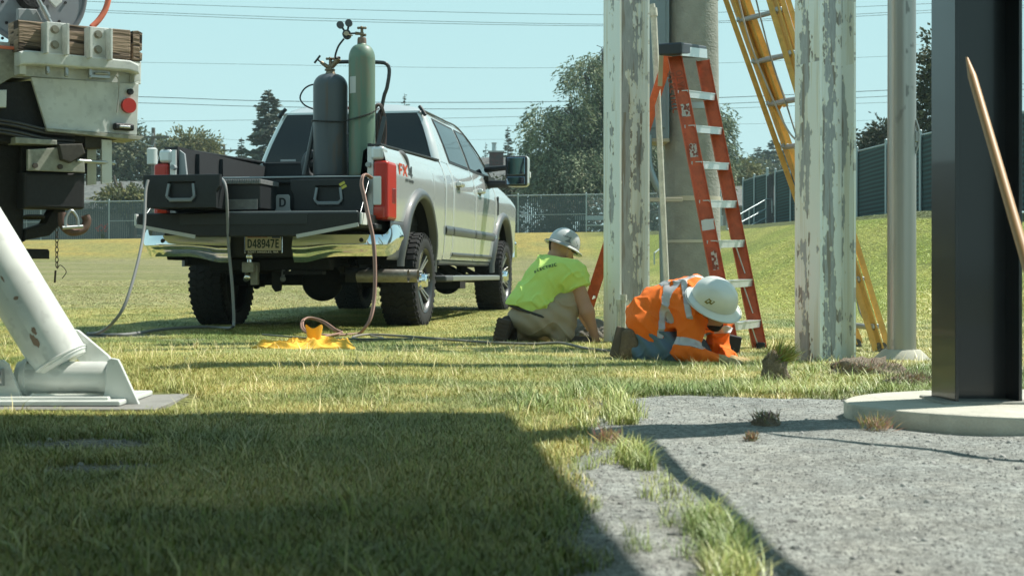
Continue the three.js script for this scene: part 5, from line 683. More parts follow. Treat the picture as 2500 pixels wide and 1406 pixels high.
// ---- stepladder
{
  const fg = M(C(0.60, 0.115, 0.035), 0.55, { map: blotTex, scale: 4 }), alu = M(C(0.62, 0.66, 0.66), 0.35, { metal: 0.6 }), o = thing('stepladder', 'orange fibreglass stepladder with aluminium steps straddling the workers', 'ladder');
  const dN = 8.45, dF = 9.15, capN = P(1660, 150, 8.85), topN = P(1648, 138, 8.62), topF = P(1716, 148, 9.05), footN = P(1790, 868, 7.95), footF = P(1857, 856, 8.42); footN.y = 0.0; footF.y = 0.0;
  const chan = (a, b, w, t, up, flip) => { const n = b.clone().sub(a).normalize(), sd = up.clone().sub(n.clone().multiplyScalar(up.dot(n))).normalize(), ou = n.clone().cross(sd).normalize(); const g = [bar(a, b, t, w, ou)]; for (const s of [-1, 1]) { const off = sd.clone().multiplyScalar(s * (w / 2 - t / 2)).addScaledVector(ou, flip * 0.016); g.push(bar(a.clone().add(off), b.clone().add(off), 0.03, t, ou)); } return g; };
  const side = topF.clone().sub(topN).setY(0).normalize(), climb = V(side.z, 0, -side.x);
  const rail = (a, b, f) => { const n = b.clone().sub(a).normalize(), wd = V(-n.y, n.x, 0).normalize(); return [bar(a, b, 0.088, 0.005, wd.clone().cross(n)), bar(a.clone().addScaledVector(wd, 0.042), b.clone().addScaledVector(wd, 0.042), 0.005, 0.03, wd.clone().cross(n)), bar(a.clone().addScaledVector(wd, -0.042), b.clone().addScaledVector(wd, -0.042), 0.005, 0.03, wd.clone().cross(n))]; };
  part(o, 'front_rail', rail(topN, footN, 1), fg); part(o, 'front_rail', rail(topF, footF, 1), fg);
  const rT = P(1632, 128, 9.5), rB = P(1408, 820, 10.5), rT2 = P(1640, 128, 9.9), rB2 = P(1422, 816, 10.9); rB.y = 0; rB2.y = 0; part(o, 'rear_rail', [bar(rT, rB, 0.05, 0.03, V(0, 0, 1))], fg); part(o, 'rear_rail', [bar(rT2, rB2, 0.05, 0.03, V(0, 0, 1))], fg);
  for (let k = 1; k <= 6; k++) part(o, 'rear_brace', bar(rT.clone().lerp(rB, k / 7), rT2.clone().lerp(rB2, k / 7), 0.03, 0.02, V(0, 1, 0)), alu);
  const cp = part(o, 'top_cap', bar(P(1636, 119, 8.5), P(1700, 127, 9.2), 0.15, 0.075, V(0, 1, 0), 0.012), M(C(0.03, 0.04, 0.055), 0.5)); part(cp, 'cap_side_plate', bar(P(1664, 124, 8.5), P(1726, 131, 9.15), 0.008, 0.06, V(0, 1, 0)), alu);
  [0.118, 0.262, 0.41, 0.558, 0.705, 0.79, 0.9].slice(0, 0);
  const tt = (py, a, b, t, d0) => 0;
  for (const py of [222, 312, 404, 500, 598, 694, 792]) { const k = (HC - (py - YH) / FOC * 8.4 - 0) / topN.y, t = 1 - k, a = topN.clone().lerp(footN, t), b = topF.clone().lerp(footF, t); part(o, 'step', [bar(a, b, 0.066, 0.006, V(0, 1, 0)).translate(0.006, 0.02, 0), bar(a.clone().add(V(0.036, 0, 0)), b.clone().add(V(0.036, 0, 0)), 0.006, 0.046, V(0, 1, 0)), bar(a.clone().add(V(-0.024, 0, 0)), b.clone().add(V(-0.024, 0, 0)), 0.006, 0.046, V(0, 1, 0))], alu); if (py > 500) part(o, 'step_brace', [bar(b.clone().lerp(a, 0.15), topF.clone().lerp(footF, t + 0.1).lerp(topN.clone().lerp(footN, t + 0.1), 0.0), 0.02, 0.006, V(1, 0, 0))], alu); }
  const zoff = V(0, 0, 0.006), lab = (t, px, py, s) => { const n = footN.clone().sub(topN).normalize(), g = textGeo(t, s, 0.002); g.rotateZ(Math.atan2(n.y, n.x)); const q = topN.clone().lerp(footN, (py - 138) / 730); const dir = P(px, py, -q.z); return g.translate(dir.x, dir.y, q.z + 0.009); };
  part(o, 'stencil_lettering', [lab('OLYMPIC', 1664, 220, 0.042), lab('ELECTRIC', 1644, 228, 0.042)], M(C(0.30, 0.07, 0.03), 0.7));
  const stick = (t, h, w) => { const n = footN.clone().sub(topN).normalize(), R = rng(Math.round(t * 1000)), poly = []; for (let i = 0; i < 24; i++) { const a = i / 24 * 6.283, sq = 1 / Math.max(Math.abs(Math.cos(a)), Math.abs(Math.sin(a))); poly.push([Math.cos(a) * sq * w / 2 * (0.82 + 0.22 * R()), Math.sin(a) * sq * h / 2 * (0.88 + 0.14 * R())]); } const g = prism(poly, 0.002, 0).rotateZ(Math.atan2(n.y, n.x) + Math.PI / 2), q = topN.clone().lerp(footN, t); return g.translate(q.x, q.y, q.z + 0.007); };
  const torn = tex(128, 128, (u, v) => sstep(0.5, 0.54, fbm(u * 9, v * 9, 905, 4)) > 0.5 ? [0.55, 0.3, 0.25] : grey(0.72 + 0.15 * fbm(u * 20, v * 20, 907, 3))); const tm = M(C(0.85, 0.85, 0.82), 0.7, { map: torn, scale: 8 });
  for (const [t, h, w] of [[0.205, 0.13, 0.055], [0.345, 0.14, 0.05], [0.72, 0.2, 0.035]]) part(o, 'torn_label', stick(t, h, w), tm); part(o, 'rail_splice', [stick(0.59, 0.1, 0.086)], alu);
  const shoe = (f) => part(o, 'shoe', rbox(0.085, 0.12, 0.05, f.x, 0.06, f.z, 0.012, 0, 0, -0.2), M(C(0.02, 0.022, 0.025), 0.7)); shoe(footN); const s2 = part(o, 'shoe', rbox(0.05, 0.05, 0.07, footF.x, 0.03, footF.z, 0.008), M(C(0.02, 0.022, 0.025), 0.7)); stayOff.push([footN.x, -footN.z, 0.05]);
  part(o, 'tool_rod', bar(P(1615, 135, 8.75), P(1612, 210, 8.75), 0.028, 0.02, V(0, 0, 1)), M(C(0.55, 0.47, 0.3), 0.6));
}
// ---- extension ladder
{
  const yl = M(C(0.70, 0.40, 0.08), 0.5, { map: blotTex, scale: 3 }), al = M(C(0.36, 0.37, 0.37), 0.4, { metal: 0.6 }), o = thing('extension_ladder', 'yellow fibreglass extension ladder leaning up past the peeling post', 'ladder');
  const bL = P(2090, 852, 8.5), bR = P(2153, 866, 8.05); bL.y = 0.03; bR.y = 0.03; const tL = P(1786, -10, 9.0), tR = P(1885, -25, 8.55);
  const up = (p, q) => q.clone().sub(p).normalize(), ext = (p, q, k) => q.clone().addScaledVector(up(p, q), k), n = up(bL, tL), w = bR.clone().sub(bL).normalize(), nn = w.clone().cross(n).normalize(); const topL = ext(bL, tL, 1.4), topR = ext(bR, tR, 1.4);
  const rl = (a, b, s) => [bar(a, b, 0.008, 0.085, w), bar(a.clone().addScaledVector(nn, 0.04).addScaledVector(w, s * 0.014), b.clone().addScaledVector(nn, 0.04).addScaledVector(w, s * 0.014), 0.034, 0.007, w), bar(a.clone().addScaledVector(nn, -0.04).addScaledVector(w, s * 0.014), b.clone().addScaledVector(nn, -0.04).addScaledVector(w, s * 0.014), 0.034, 0.007, w)];
  part(o, 'base_rail', rl(bL, topL, -1), yl); part(o, 'base_rail', rl(bR, topR, 1), yl);
  const oL = nn.clone().multiplyScalar(-0.05).addScaledVector(w, 0.035), oR = nn.clone().multiplyScalar(-0.05).addScaledVector(w, -0.035), s0 = 0.42, fL = bL.clone().lerp(topL, s0).add(oL), fR = bR.clone().lerp(topR, s0).add(oR);
  part(o, 'fly_rail', rl(fL, topL.clone().add(oL), -1), yl); part(o, 'fly_rail', rl(fR, topR.clone().add(oR), 1), yl);
  const len = bL.distanceTo(topL); for (let s = 0.14; s < len; s += 0.305) { const t = s / len, a = bL.clone().lerp(topL, t), b = bR.clone().lerp(topR, t); part(o, 'rung', [rod(a, b, 0.017, 0.017, 12)], al); if (t > s0) part(o, 'fly_rung', rod(a.clone().add(oL), b.clone().add(oR), 0.016, 0.016, 12), al); for (const q of [a, b]) part(o, 'rung_bracket', rbox(0.04, 0.03, 0.045, q.x, q.y + 0.008, q.z, 0.006), steelM); for (const k of [-0.018, 0.018]) part(o, 'rivet', sph(0.006, ...b.clone().addScaledVector(nn, k).addScaledVector(w, 0.009).toArray(), 6), al); }
  const T = textGeo('ELECTRIC', 0.06, 0.002), dir = up(bR, tR), m = new THREE.Matrix4().makeBasis(dir.clone().negate(), nn.clone(), dir.clone().negate().cross(nn)); const q = bR.clone().lerp(topR, 0.255); T.applyMatrix4(m).translate(q.x, q.y, q.z).translate(...w.clone().multiplyScalar(0.006).toArray()); part(o, 'stencil_lettering', T, M(C(0.12, 0.11, 0.08), 0.7));
  for (const b of [bL, bR]) part(o, 'pivot_shoe', [rbox(0.09, 0.03, 0.06, b.x - 0.01, 0.02, b.z, 0.008, 0, 0, 0.4), cyl(0.03, 0.03, 0.05, 14, b.x, 0.045, b.z, Math.PI / 2)], M(C(0.1, 0.1, 0.1), 0.6, { metal: 0.4 }));
  const rp = M(C(0.3, 0.3, 0.28), 0.9); solo('ladder_rope', 'grey hoisting rope running down the yellow extension ladder', 'rope', tube([P(1842, -20, 8.6), P(1862, 60, 8.6), P(1886, 150, 8.6), P(1916, 240, 8.6), P(1945, 330, 8.55), P(1990, 470, 8.5), P(2040, 600, 8.4), P(2085, 690, 8.3), P(2100, 760, 8.3), P(2128, 800, 8.25), P(2140, 812, 8.2)], 0.0055, 80, 6), rp);
  solo('pull_rope', 'pale twisted rope stretched along the extension ladder rail', 'rope', tube([P(1800, -20, 8.4), P(1828, 90, 8.4), P(1870, 200, 8.4), P(1920, 310, 8.35), P(1952, 350, 8.3)], 0.006, 50, 6), M(C(0.42, 0.38, 0.33), 0.9));
}
// ---------------------------------------------------------------- people
const h3 = (i, j, k) => hash2(i + k * 131, j - k * 57, 7);
function noise3(x, y, z) { const i = Math.floor(x), j = Math.floor(y), k = Math.floor(z), s = (t) => t * t * (3 - 2 * t), a = s(x - i), b = s(y - j), c = s(z - k); const L = (q) => lerp(lerp(h3(i, j, q), h3(i + 1, j, q), a), lerp(h3(i, j + 1, q), h3(i + 1, j + 1, q), a), b); return lerp(L(k), L(k + 1), c) - 0.5; }
const ridge3 = (x, y, z) => Math.max(0, 1 - Math.abs(noise3(x, y, z)) * 7) ** 2;      // thin crease lines
const smin = (a, b, k) => { const h = Math.max(k - Math.abs(a - b), 0) / k; return Math.min(a, b) - h * h * k * 0.25; };
function capsule(a, b, r0, r1) {                              // tapered capsule between two joints
  const bx = b.x - a.x, by = b.y - a.y, bz = b.z - a.z, L = bx * bx + by * by + bz * bz || 1e-9;
  return (x, y, z) => { const px = x - a.x, py = y - a.y, pz = z - a.z, t = Math.min(1, Math.max(0, (px * bx + py * by + pz * bz) / L)), dx = px - bx * t, dy = py - by * t, dz = pz - bz * t; return Math.sqrt(dx * dx + dy * dy + dz * dz) - (r0 + (r1 - r0) * t); };
}
const ell = (c, rx, ry, rz, ax) => { const q = ax ? ax.clone().invert() : null, v = V(); return (x, y, z) => { v.set(x - c.x, y - c.y, z - c.z); if (q) v.applyQuaternion(q); const k0 = Math.hypot(v.x / rx, v.y / ry, v.z / rz), k1 = Math.hypot(v.x / (rx * rx), v.y / (ry * ry), v.z / (rz * rz)); return k0 * (k0 - 1) / (k1 || 1e-9); }; };
const blend = (fs, k = 0.04) => (x, y, z) => { let d = fs[0](x, y, z); for (let i = 1; i < fs.length; i++) d = smin(d, fs[i](x, y, z), k); return d; };
function sdfGeo(f, lo, hi, cell) {
  const c = lo.clone().add(hi).multiplyScalar(0.5), half = Math.max(hi.x - lo.x, hi.y - lo.y, hi.z - lo.z) / 2 + cell * 2, n = Math.min(150, Math.ceil(2 * half / cell)), mc = new MarchingCubes(n, new THREE.MeshBasicMaterial(), false, false, 400000);
  const hs = n / 2; for (let k = 0; k < n; k++) { const z = c.z + (k - hs) / hs * half; if (z < lo.z - 3 * cell || z > hi.z + 3 * cell) { mc.field.fill(-1, k * n * n, (k + 1) * n * n); continue; } for (let j = 0; j < n; j++) { const y = c.y + (j - hs) / hs * half; const row = k * n * n + j * n; if (y < lo.y - 3 * cell || y > hi.y + 3 * cell) { mc.field.fill(-1, row, row + n); continue; } for (let i = 0; i < n; i++) { const x = c.x + (i - hs) / hs * half; mc.field[row + i] = x < lo.x - 3 * cell || x > hi.x + 3 * cell ? -1 : -f(x, y, z); } } }
  mc.isolation = 0; mc.update(); const m = mc.count, p = new Float32Array(m * 3); for (let i = 0; i < m; i++) { p[i * 3] = mc.positionArray[i * 3] * half + c.x; p[i * 3 + 1] = mc.positionArray[i * 3 + 1] * half + c.y; p[i * 3 + 2] = mc.positionArray[i * 3 + 2] * half + c.z; }
  let g = new THREE.BufferGeometry(); g.setAttribute('position', new THREE.BufferAttribute(p, 3)); g = mergeVertices(g, cell * 0.02); g.computeVertexNormals();
  const nn = g.attributes.normal, pp = g.attributes.position, e = cell * 0.5; for (let i = 0; i < pp.count; i++) { const x = pp.getX(i), y = pp.getY(i), z = pp.getZ(i), v = V(f(x + e, y, z) - f(x - e, y, z), f(x, y + e, z) - f(x, y - e, z), f(x, y, z + e) - f(x, y, z - e)).normalize(); nn.setXYZ(i, v.x, v.y, v.z); }
  // triangles must face along the normals
  const ix = g.index, A = V(), B = V(), D = V(); for (let i = 0; i < ix.count; i += 3) { const a = ix.getX(i), b = ix.getX(i + 1), d = ix.getX(i + 2); A.fromBufferAttribute(pp, a); B.fromBufferAttribute(pp, b).sub(A); D.fromBufferAttribute(pp, d).sub(A); B.cross(D); if (B.x * nn.getX(a) + B.y * nn.getY(a) + B.z * nn.getZ(a) < 0) { ix.setX(i + 1, d); ix.setX(i + 2, b); } }
  return prep(g);
}
const bounds = (pts, pad) => { const b = new THREE.Box3().setFromPoints(pts).expandByScalar(pad); return [b.min, b.max]; };
function wrapOnto(g, f, dir, lift = 0.003) { const p = g.attributes.position; for (let i = 0; i < p.count; i++) { let x = p.getX(i), y = p.getY(i), z = p.getZ(i); for (let k = 0; k < 24; k++) { const d = f(x, y, z) - lift; x += dir.x * d * 0.8; y += dir.y * d * 0.8; z += dir.z * d * 0.8; } p.setXYZ(i, x, y, z); } g.computeVertexNormals(); return g; }
const cloth = (col, o = {}) => M(col, 0.88, { bump: bumpTex, bscale: 30, bumpScale: 0.0009, sheen: 0.2, sheenRoughness: 0.8, ...o });
const skinM = M(C(0.44, 0.245, 0.16), 0.55, { bump: bumpTex, bscale: 25, bumpScale: 0.0008 }), hairM = M(C(0.022, 0.017, 0.014), 0.8, { bump: bumpTex, bscale: 60, bumpScale: 0.002, map: grainTex, scale: 20 });
function hardHat(parent, c, up, fwd, mat, sc = 1) {           // full brim hard hat: dome with ridges, brim, inner rim
  const y = up.clone().normalize(), x = fwd.clone().sub(y.clone().multiplyScalar(fwd.dot(y))).normalize(), z = x.clone().cross(y), m = new THREE.Matrix4().makeBasis(x, y, z).setPosition(c), s = sc;
  const dome = (lift) => gridGeo(56, 16, (u, v) => { const a = u * 6.2832, e = v * Math.PI / 2, ridge = 0.004 * Math.exp(-((Math.sin(a) * Math.cos(e) / 0.09) ** 2)) * sstep(0.0, 0.4, v), r = Math.cos(e) ** 0.75; return V(Math.cos(a) * r * 0.132 * s, (0.125 * Math.sin(e) ** 0.95 + ridge) * s + lift, Math.sin(a) * r * 0.112 * s); }, true);
  const h = part(parent, 'hard_hat', dome(0).applyMatrix4(m), mat);
  part(h, 'brim', [0, -0.004].map((o) => gridGeo(56, 5, (u, v) => { const a = u * 6.2832, k = 0.96 + v * 0.3 * (1 + 0.15 * Math.cos(a)); return V(Math.cos(a) * 0.132 * k * s, (-0.022 * v - 0.008 * v * Math.cos(a)) * s + o * (1 - 0.0 * v), Math.sin(a) * 0.112 * k * s); }, o === 0)).concat(new THREE.TorusGeometry(1, 0.014, 5, 56).rotateX(Math.PI / 2).applyMatrix4(new THREE.Matrix4().makeScale(0.168 * s, 0.25 * s, 0.143 * s)).translate(0.004, -0.025 * s, 0)).map((g) => g.applyMatrix4(m)), mat);
  return [h, m];
}
function hand(w, dir, palmN, curl, sc = 1) {                  // sdf of a hand from wrist w along dir; palmN = the way the palm faces
  const s = dir.clone().cross(palmN).normalize(), pt = (f, l, d) => w.clone().addScaledVector(dir, f * sc).addScaledVector(s, l * sc).addScaledVector(palmN, d * sc), fs = [ell(pt(0.05, 0, 0), 0.046 * sc, 0.016 * sc, 0.042 * sc, new THREE.Quaternion().setFromRotationMatrix(new THREE.Matrix4().makeBasis(dir, palmN, s.clone()))), capsule(w, pt(0.03, 0, 0), 0.027 * sc, 0.026 * sc)];
  [[-0.033, 0.062], [-0.011, 0.075], [0.011, 0.07], [0.032, 0.055]].forEach(([l, len]) => { const a = pt(0.085, l, 0), b = pt(0.085 + len * 0.5, l * 1.1, len * 0.28 * curl), c = pt(0.085 + len * (0.95 - 0.45 * curl), l * 1.15, len * 0.8 * curl); fs.push(blend([capsule(a, b, 0.0105 * sc, 0.0098 * sc), capsule(b, c, 0.0098 * sc, 0.008 * sc)], 0.006)); });
  const t0 = pt(0.03, -0.036, 0.004), t1 = pt(0.065, -0.058, 0.02 * curl + 0.006), t2 = pt(0.095, -0.052, 0.036 * curl + 0.008); fs.push(blend([capsule(t0, t1, 0.013 * sc, 0.011 * sc), capsule(t1, t2, 0.011 * sc, 0.009 * sc)], 0.008));
  const f = blend(fs, 0.009); return { f, pts: [w, pt(0.17, 0.05, 0), pt(0.17, -0.07, 0), pt(0.1, 0, 0.08 * sc)] };
}
function headGeo(c, up, fwd, sc = 1) {                        // skull, jaw, nose, brow, ears, neck handled by the caller
  const x = fwd.clone().normalize(), y = up.clone().sub(x.clone().multiplyScalar(up.dot(x))).normalize(), z = x.clone().cross(y), at = (f, u, l) => c.clone().addScaledVector(x, f * sc).addScaledVector(y, u * sc).addScaledVector(z, l * sc), q = new THREE.Quaternion().setFromRotationMatrix(new THREE.Matrix4().makeBasis(x, y, z));
  const f = blend([ell(at(-0.01, 0.03, 0), 0.098, 0.095, 0.077, q), ell(at(0.03, -0.045, 0), 0.062, 0.07, 0.058, q), capsule(at(0.07, -0.09, 0.02), at(0.07, -0.09, -0.02), 0.022, 0.022), capsule(at(0.088, 0.015, 0), at(0.108, -0.022, 0), 0.009, 0.014), capsule(at(0.08, 0.03, 0.035), at(0.08, 0.03, -0.035), 0.012, 0.012), capsule(at(0.086, -0.052, 0.014), at(0.086, -0.052, -0.014), 0.009, 0.009), capsule(at(-0.005, 0.015, 0.08), at(0.0, -0.03, 0.076), 0.014, 0.009), capsule(at(-0.005, 0.015, -0.08), at(0.0, -0.03, -0.076), 0.014, 0.009)], 0.02);
  return { f, at, q, pts: [at(0.12, 0.12, 0.1), at(-0.12, 0.12, -0.1), at(0.12, -0.13, 0.1), at(-0.1, -0.13, -0.1)] };
}
const slab = (f, c, n, w, lift, near, rad) => (x, y, z) => Math.max(f(x, y, z) - lift, Math.abs((x - c.x) * n.x + (y - c.y) * n.y + (z - c.z) * n.z) - w, near ? Math.hypot(x - near.x, y - near.y, z - near.z) - rad : -1);
const tapeM = M(C(0.50, 0.47, 0.46), 0.45, { metal: 0.25 });
{ // ---- worker in orange, down on knees and forearms
  const D = 7.33, q = (px, py, dz = 0) => P(px, py, D + dz), o = thing('person', 'worker in orange high visibility shirt and white hard hat kneeling on forearms', 'person', null, V(q(1640, 885).x, 0, q(1640, 885).z)), base = o.position.clone(), L = (gs) => [gs].flat().map((g) => g.translate(-base.x, -base.y, -base.z));
  const pel = q(1587, 776, 0.08), wai = q(1630, 745, 0.07), che = q(1683, 737, 0.04), uch = q(1712, 744, 0.03), nS = q(1692, 775, -0.14), fS = q(1752, 772, 0.2), nE = q(1674, 862, -0.2), nW = q(1752, 878, -0.24), fE = q(1757, 862, 0.16), fW = q(1783, 880, 0.02), nK = q(1652, 862, -0.1), fK = q(1716, 866, 0.2), nH = q(1585, 802, -0.02), fH = q(1600, 795, 0.18), nA = q(1553, 858, -0.06), fA = q(1612, 866, 0.2);
  const torso = blend([ell(pel, 0.125, 0.125, 0.17), ell(wai, 0.13, 0.12, 0.165), ell(che, 0.15, 0.13, 0.185), ell(uch, 0.11, 0.115, 0.17), capsule(nS, fS, 0.075, 0.075)], 0.08), nArm = blend([capsule(nS, nE, 0.078, 0.058), capsule(nE, nW, 0.052, 0.036)], 0.035), fArm = blend([capsule(fS, fE, 0.072, 0.056), capsule(fE, fW, 0.05, 0.036)], 0.035);
  const hem = (x, y, z) => ((x - q(1560, 800).x) * -0.35 + (y - q(1560, 806).y) * -0.94 + 0.0);   // below the shirt hem
  const hc = q(1737, 748, -0.16), crownUp = V(0.27, 0.76, 0.56).normalize(), fwd = V(0.82, -0.5, 0.28).normalize(), hd = headGeo(hc, crownUp, fwd);
  const neck = capsule(q(1712, 745, 0.0), hd.at(-0.02, -0.06, 0), 0.06, 0.055);
  const hn = hand(nW, q(1800, 884, -0.26).sub(nW).normalize(), V(0, -1, 0.2).normalize(), 0.45), hf = hand(fW, q(1822, 880, -0.1).sub(fW).normalize(), V(0.1, -1, 0).normalize(), 0.6);
  const legs = blend([capsule(nH, nK, 0.092, 0.068), capsule(nK, nA, 0.066, 0.05), capsule(fH, fK, 0.09, 0.068), capsule(fK, fA, 0.064, 0.05), ell(pel.clone().add(V(0.015, -0.02, 0)), 0.112, 0.115, 0.15)], 0.035);
  const body = blend([torso, nArm, fArm, legs, neck].map((f) => (x, y, z) => f(x, y, z) + 0.018), 0.03);
  part(o, 'body', [L(sdfGeo(blend([body, neck], 0.03), ...bounds([pel, che, nE, nW, fW, nK, fK, nA, fA, q(1740, 700)], 0.16), 0.014)), L(sdfGeo(blend([hd.f, neck], 0.02), ...bounds(hd.pts, 0.01), 0.005))], skinM);
  const shirtF = blend([torso, nArm, fArm, capsule(q(1700, 742, 0.02), q(1716, 746, 0.0), 0.085, 0.078), capsule(nH, nH.clone().lerp(nK, 0.3), 0.1, 0.094)], 0.04), fold = (x, y, z) => -0.012 * ridge3(x * 7 + y * 5, y * 9 - x * 5, z * 5 + 3) - 0.007 * ridge3(x * 13, y * 12 + x * 6, z * 9) + 0.016 * noise3(x * 9 + y * 6, y * 14, z * 8) + 0.009 * noise3(x * 22, y * 30 + x * 12, z * 18) + 0.004 * Math.sin((y * 90 + x * 30) + 4 * noise3(x * 8, y * 8, z * 8)) * sstep(0.14, 0.02, y);
  const x1672 = q(1672, 0).x, x1560 = q(1560, 0).x, y812 = q(0, 812).y, y800 = q(0, 800).y, x1610 = q(1610, 0).x;
  const shirt = (x, y, z) => Math.max(shirtF(x, y, z) + fold(x, y, z), x < x1672 && Math.min(nArm(x, y, z), fArm(x, y, z)) > 0.02 ? y812 - 0.16 * Math.max(0, x - x1560) - y - 0.035 + 0.002 * Math.sin(x * 40) : -1);
  const sb = bounds([pel, che, nE, nW, fW, fS, q(1700, 690), q(1540, 780)], 0.13), sh = part(o, 'shirt', L(sdfGeo(shirt, ...sb, 0.009)), cloth(C(0.95, 0.175, 0.008)));
  const armN = nE.clone().sub(nS).normalize(), farN = fE.clone().sub(fS).normalize(), spine = uch.clone().sub(pel).normalize();
  const bandC = nS.clone().lerp(nE, 0.78); part(sh, 'sleeve_tape', L(sdfGeo(slab(shirt, bandC, armN, 0.024, 0.003, bandC, 0.1), ...bounds([bandC], 0.11), 0.0055)), tapeM);
  const fb = fS.clone().lerp(fE, 0.42); part(sh, 'sleeve_tape', L(sdfGeo(slab(shirt, fb, farN, 0.02, 0.003, fb, 0.1), ...bounds([fb], 0.11), 0.0055)), tapeM);
  const wc = q(1606, 760, 0.05); part(sh, 'waist_tape', L(sdfGeo(slab(shirt, wc, V(0.97, -0.2, -0.1).normalize(), 0.019, 0.003, wc, 0.3), ...bounds([wc], 0.26), 0.008)), tapeM);
  const bc2 = q(1668, 702, -0.05), bn = V(0.35, 0.15, 0.92).normalize(); part(sh, 'shoulder_tape', L(sdfGeo((x, y, z) => Math.max(slab(shirt, bc2, bn, 0.019, 0.003, q(1655, 715, 0), 0.2)(x, y, z), x1610 - x, y800 - y), ...bounds([q(1655, 715, 0)], 0.22), 0.007)), tapeM);
  const sc3 = q(1688, 730, -0.12); part(sh, 'yoke_tape', L(sdfGeo(slab(shirt, q(1682, 735, -0.1), V(0.93, 0.25, 0.25).normalize(), 0.018, 0.003, sc3, 0.15), ...bounds([sc3], 0.16), 0.007)), tapeM);
  const jeans = (x, y, z) => Math.max(legs(x, y, z) - 0.006 - 0.008 * ridge3(x * 7 + y * 6, y * 8 - x * 7, z * 6) + 0.015 * noise3(x * 10, y * 16, z * 10) + 0.006 * Math.sin(x * 70 + y * 60 + 5 * noise3(x * 9, y * 9, z * 9)), y - (y812 - 0.06 * (x - x1560)) - 0.02);
  part(o, 'jeans', L(sdfGeo(jeans, ...bounds([nK, fK, nA, fA, pel, fH], 0.13), 0.009)), cloth(C(0.115, 0.185, 0.24)));
  const boot = (a, t, h) => blend([capsule(a, h, 0.045, 0.04), capsule(h, t, 0.04, 0.036), capsule(a, a.clone().lerp(t, 0.5), 0.046, 0.04)], 0.03), bh = q(1537, 822, -0.05), bt0 = q(1526, 866, -0.08), b2h = q(1600, 832, 0.22), b2t = q(1586, 868, 0.22), bootM = M(C(0.22, 0.15, 0.085), 0.8, { map: grainTex, scale: 6 }), soleM = M(C(0.11, 0.085, 0.06), 0.9);
  for (const [a, h, t] of [[nA, bh, bt0], [fA, b2h, b2t]]) { const f = boot(a.clone().add(V(-0.02, 0.02, 0)), t, h), bg = part(o, 'boot', L(sdfGeo(f, ...bounds([a, t, h], 0.07), 0.008)), bootM), n = h.clone().sub(t).normalize(), sd = V(-n.y, n.x, 0); part(bg, 'sole', L([bar(t.clone().addScaledVector(sd, 0.04).addScaledVector(n, -0.03), h.clone().addScaledVector(sd, 0.04).addScaledVector(n, 0.04), 0.02, 0.085, sd.clone(), 0.009)]), soleM); }
  const gm = M(C(0.62, 0.47, 0.22), 0.85, { map: grainTex, scale: 8 }); for (const h of [hn, hf]) part(o, 'work_glove', L(sdfGeo((x, y, z) => h.f(x, y, z) - 0.003, ...bounds(h.pts, 0.02), 0.0042)), gm);
  const hatM = M(C(0.70, 0.72, 0.68), 0.35, { coat: 0.4 }), hatG = new THREE.Group(), [hat, hm] = hardHat(o, hd.at(0.0, 0.045, 0).sub(base), crownUp, fwd, hatM, 0.96);
  const em = [[0, 0], [0.019, 0.004]].map(([a, b], i) => prism([[-0.016 + a, -0.008 + b], [0.002 + a, -0.015 + b], [0.016 + a, 0.008 + b], [-0.002 + a, 0.015 + b]], 0.002, 0, 0, [[[-0.007 + a, -0.004 + b], [0.001 + a, -0.007 + b], [0.007 + a, 0.004 + b], [-0.001 + a, 0.007 + b]]])); const emM = new THREE.Matrix4().makeRotationFromEuler(new THREE.Euler(0.1, 0, -0.5)); const toCam = V(0, HC, 0).sub(hd.at(0, 0.1, 0)).normalize(); const ec = q(1722, 741, -0.22).sub(base); part(hat, 'hat_emblem', em.map((g) => { g.rotateZ(-0.45); g.applyMatrix4(new THREE.Matrix4().makeTranslation(ec.x, ec.y, ec.z)); return g; }).map((g) => wrapOnto(g, ell(hd.at(0.0, 0.045, 0).sub(base), 0.128, 0.121, 0.109, new THREE.Quaternion().setFromRotationMatrix(hm)), V(-0.1, -0.2, -1).normalize(), 0.002)), M(C(0.2, 0.17, 0.02), 0.6, { side: THREE.DoubleSide }));
  part(o, 'safety_glasses', [...[0.035, -0.035].map((l) => mv(sph(0.024, 0, 0, 0, 12).scale(0.35, 0.75, 1.15), 0, 0, 0).applyQuaternion(hd.q).translate(...hd.at(0.092, 0.012, l).toArray())), rod(hd.at(0.085, 0.018, 0.06), hd.at(0, 0.012, 0.083), 0.004), rod(hd.at(0.085, 0.018, -0.06), hd.at(0, 0.012, -0.083), 0.004)].map((g) => L(g)), M(C(0.3, 0.2, 0.02), 0.1, { coat: 1 }));
  part(o, 'beard', L(sdfGeo((x, y, z) => Math.max(hd.f(x, y, z) - 0.006 + 0.004 * noise3(x * 90, y * 90, z * 90), blend([ell(hd.at(0.06, -0.085, 0), 0.045, 0.032, 0.055, hd.q)], 0.01)(x, y, z)), ...bounds(hd.pts, 0.01), 0.005)), hairM); part(o, 'hair', L(sdfGeo((x, y, z) => Math.max(hd.f(x, y, z) - 0.008, ell(hd.at(-0.06, 0.01, 0), 0.07, 0.09, 0.1, hd.q)(x, y, z)), ...bounds(hd.pts, 0.02), 0.006)), hairM);
  part(sh, 'chest_lettering', L([0, 1].map((i) => box(0.05 - 0.012 * i, 0.004, 0.003, ...q(1722 + 3 * i, 798 + i * 6, -0.12).toArray(), 0, 0, -0.1))), M(C(0.2, 0.03, 0.01), 0.8));
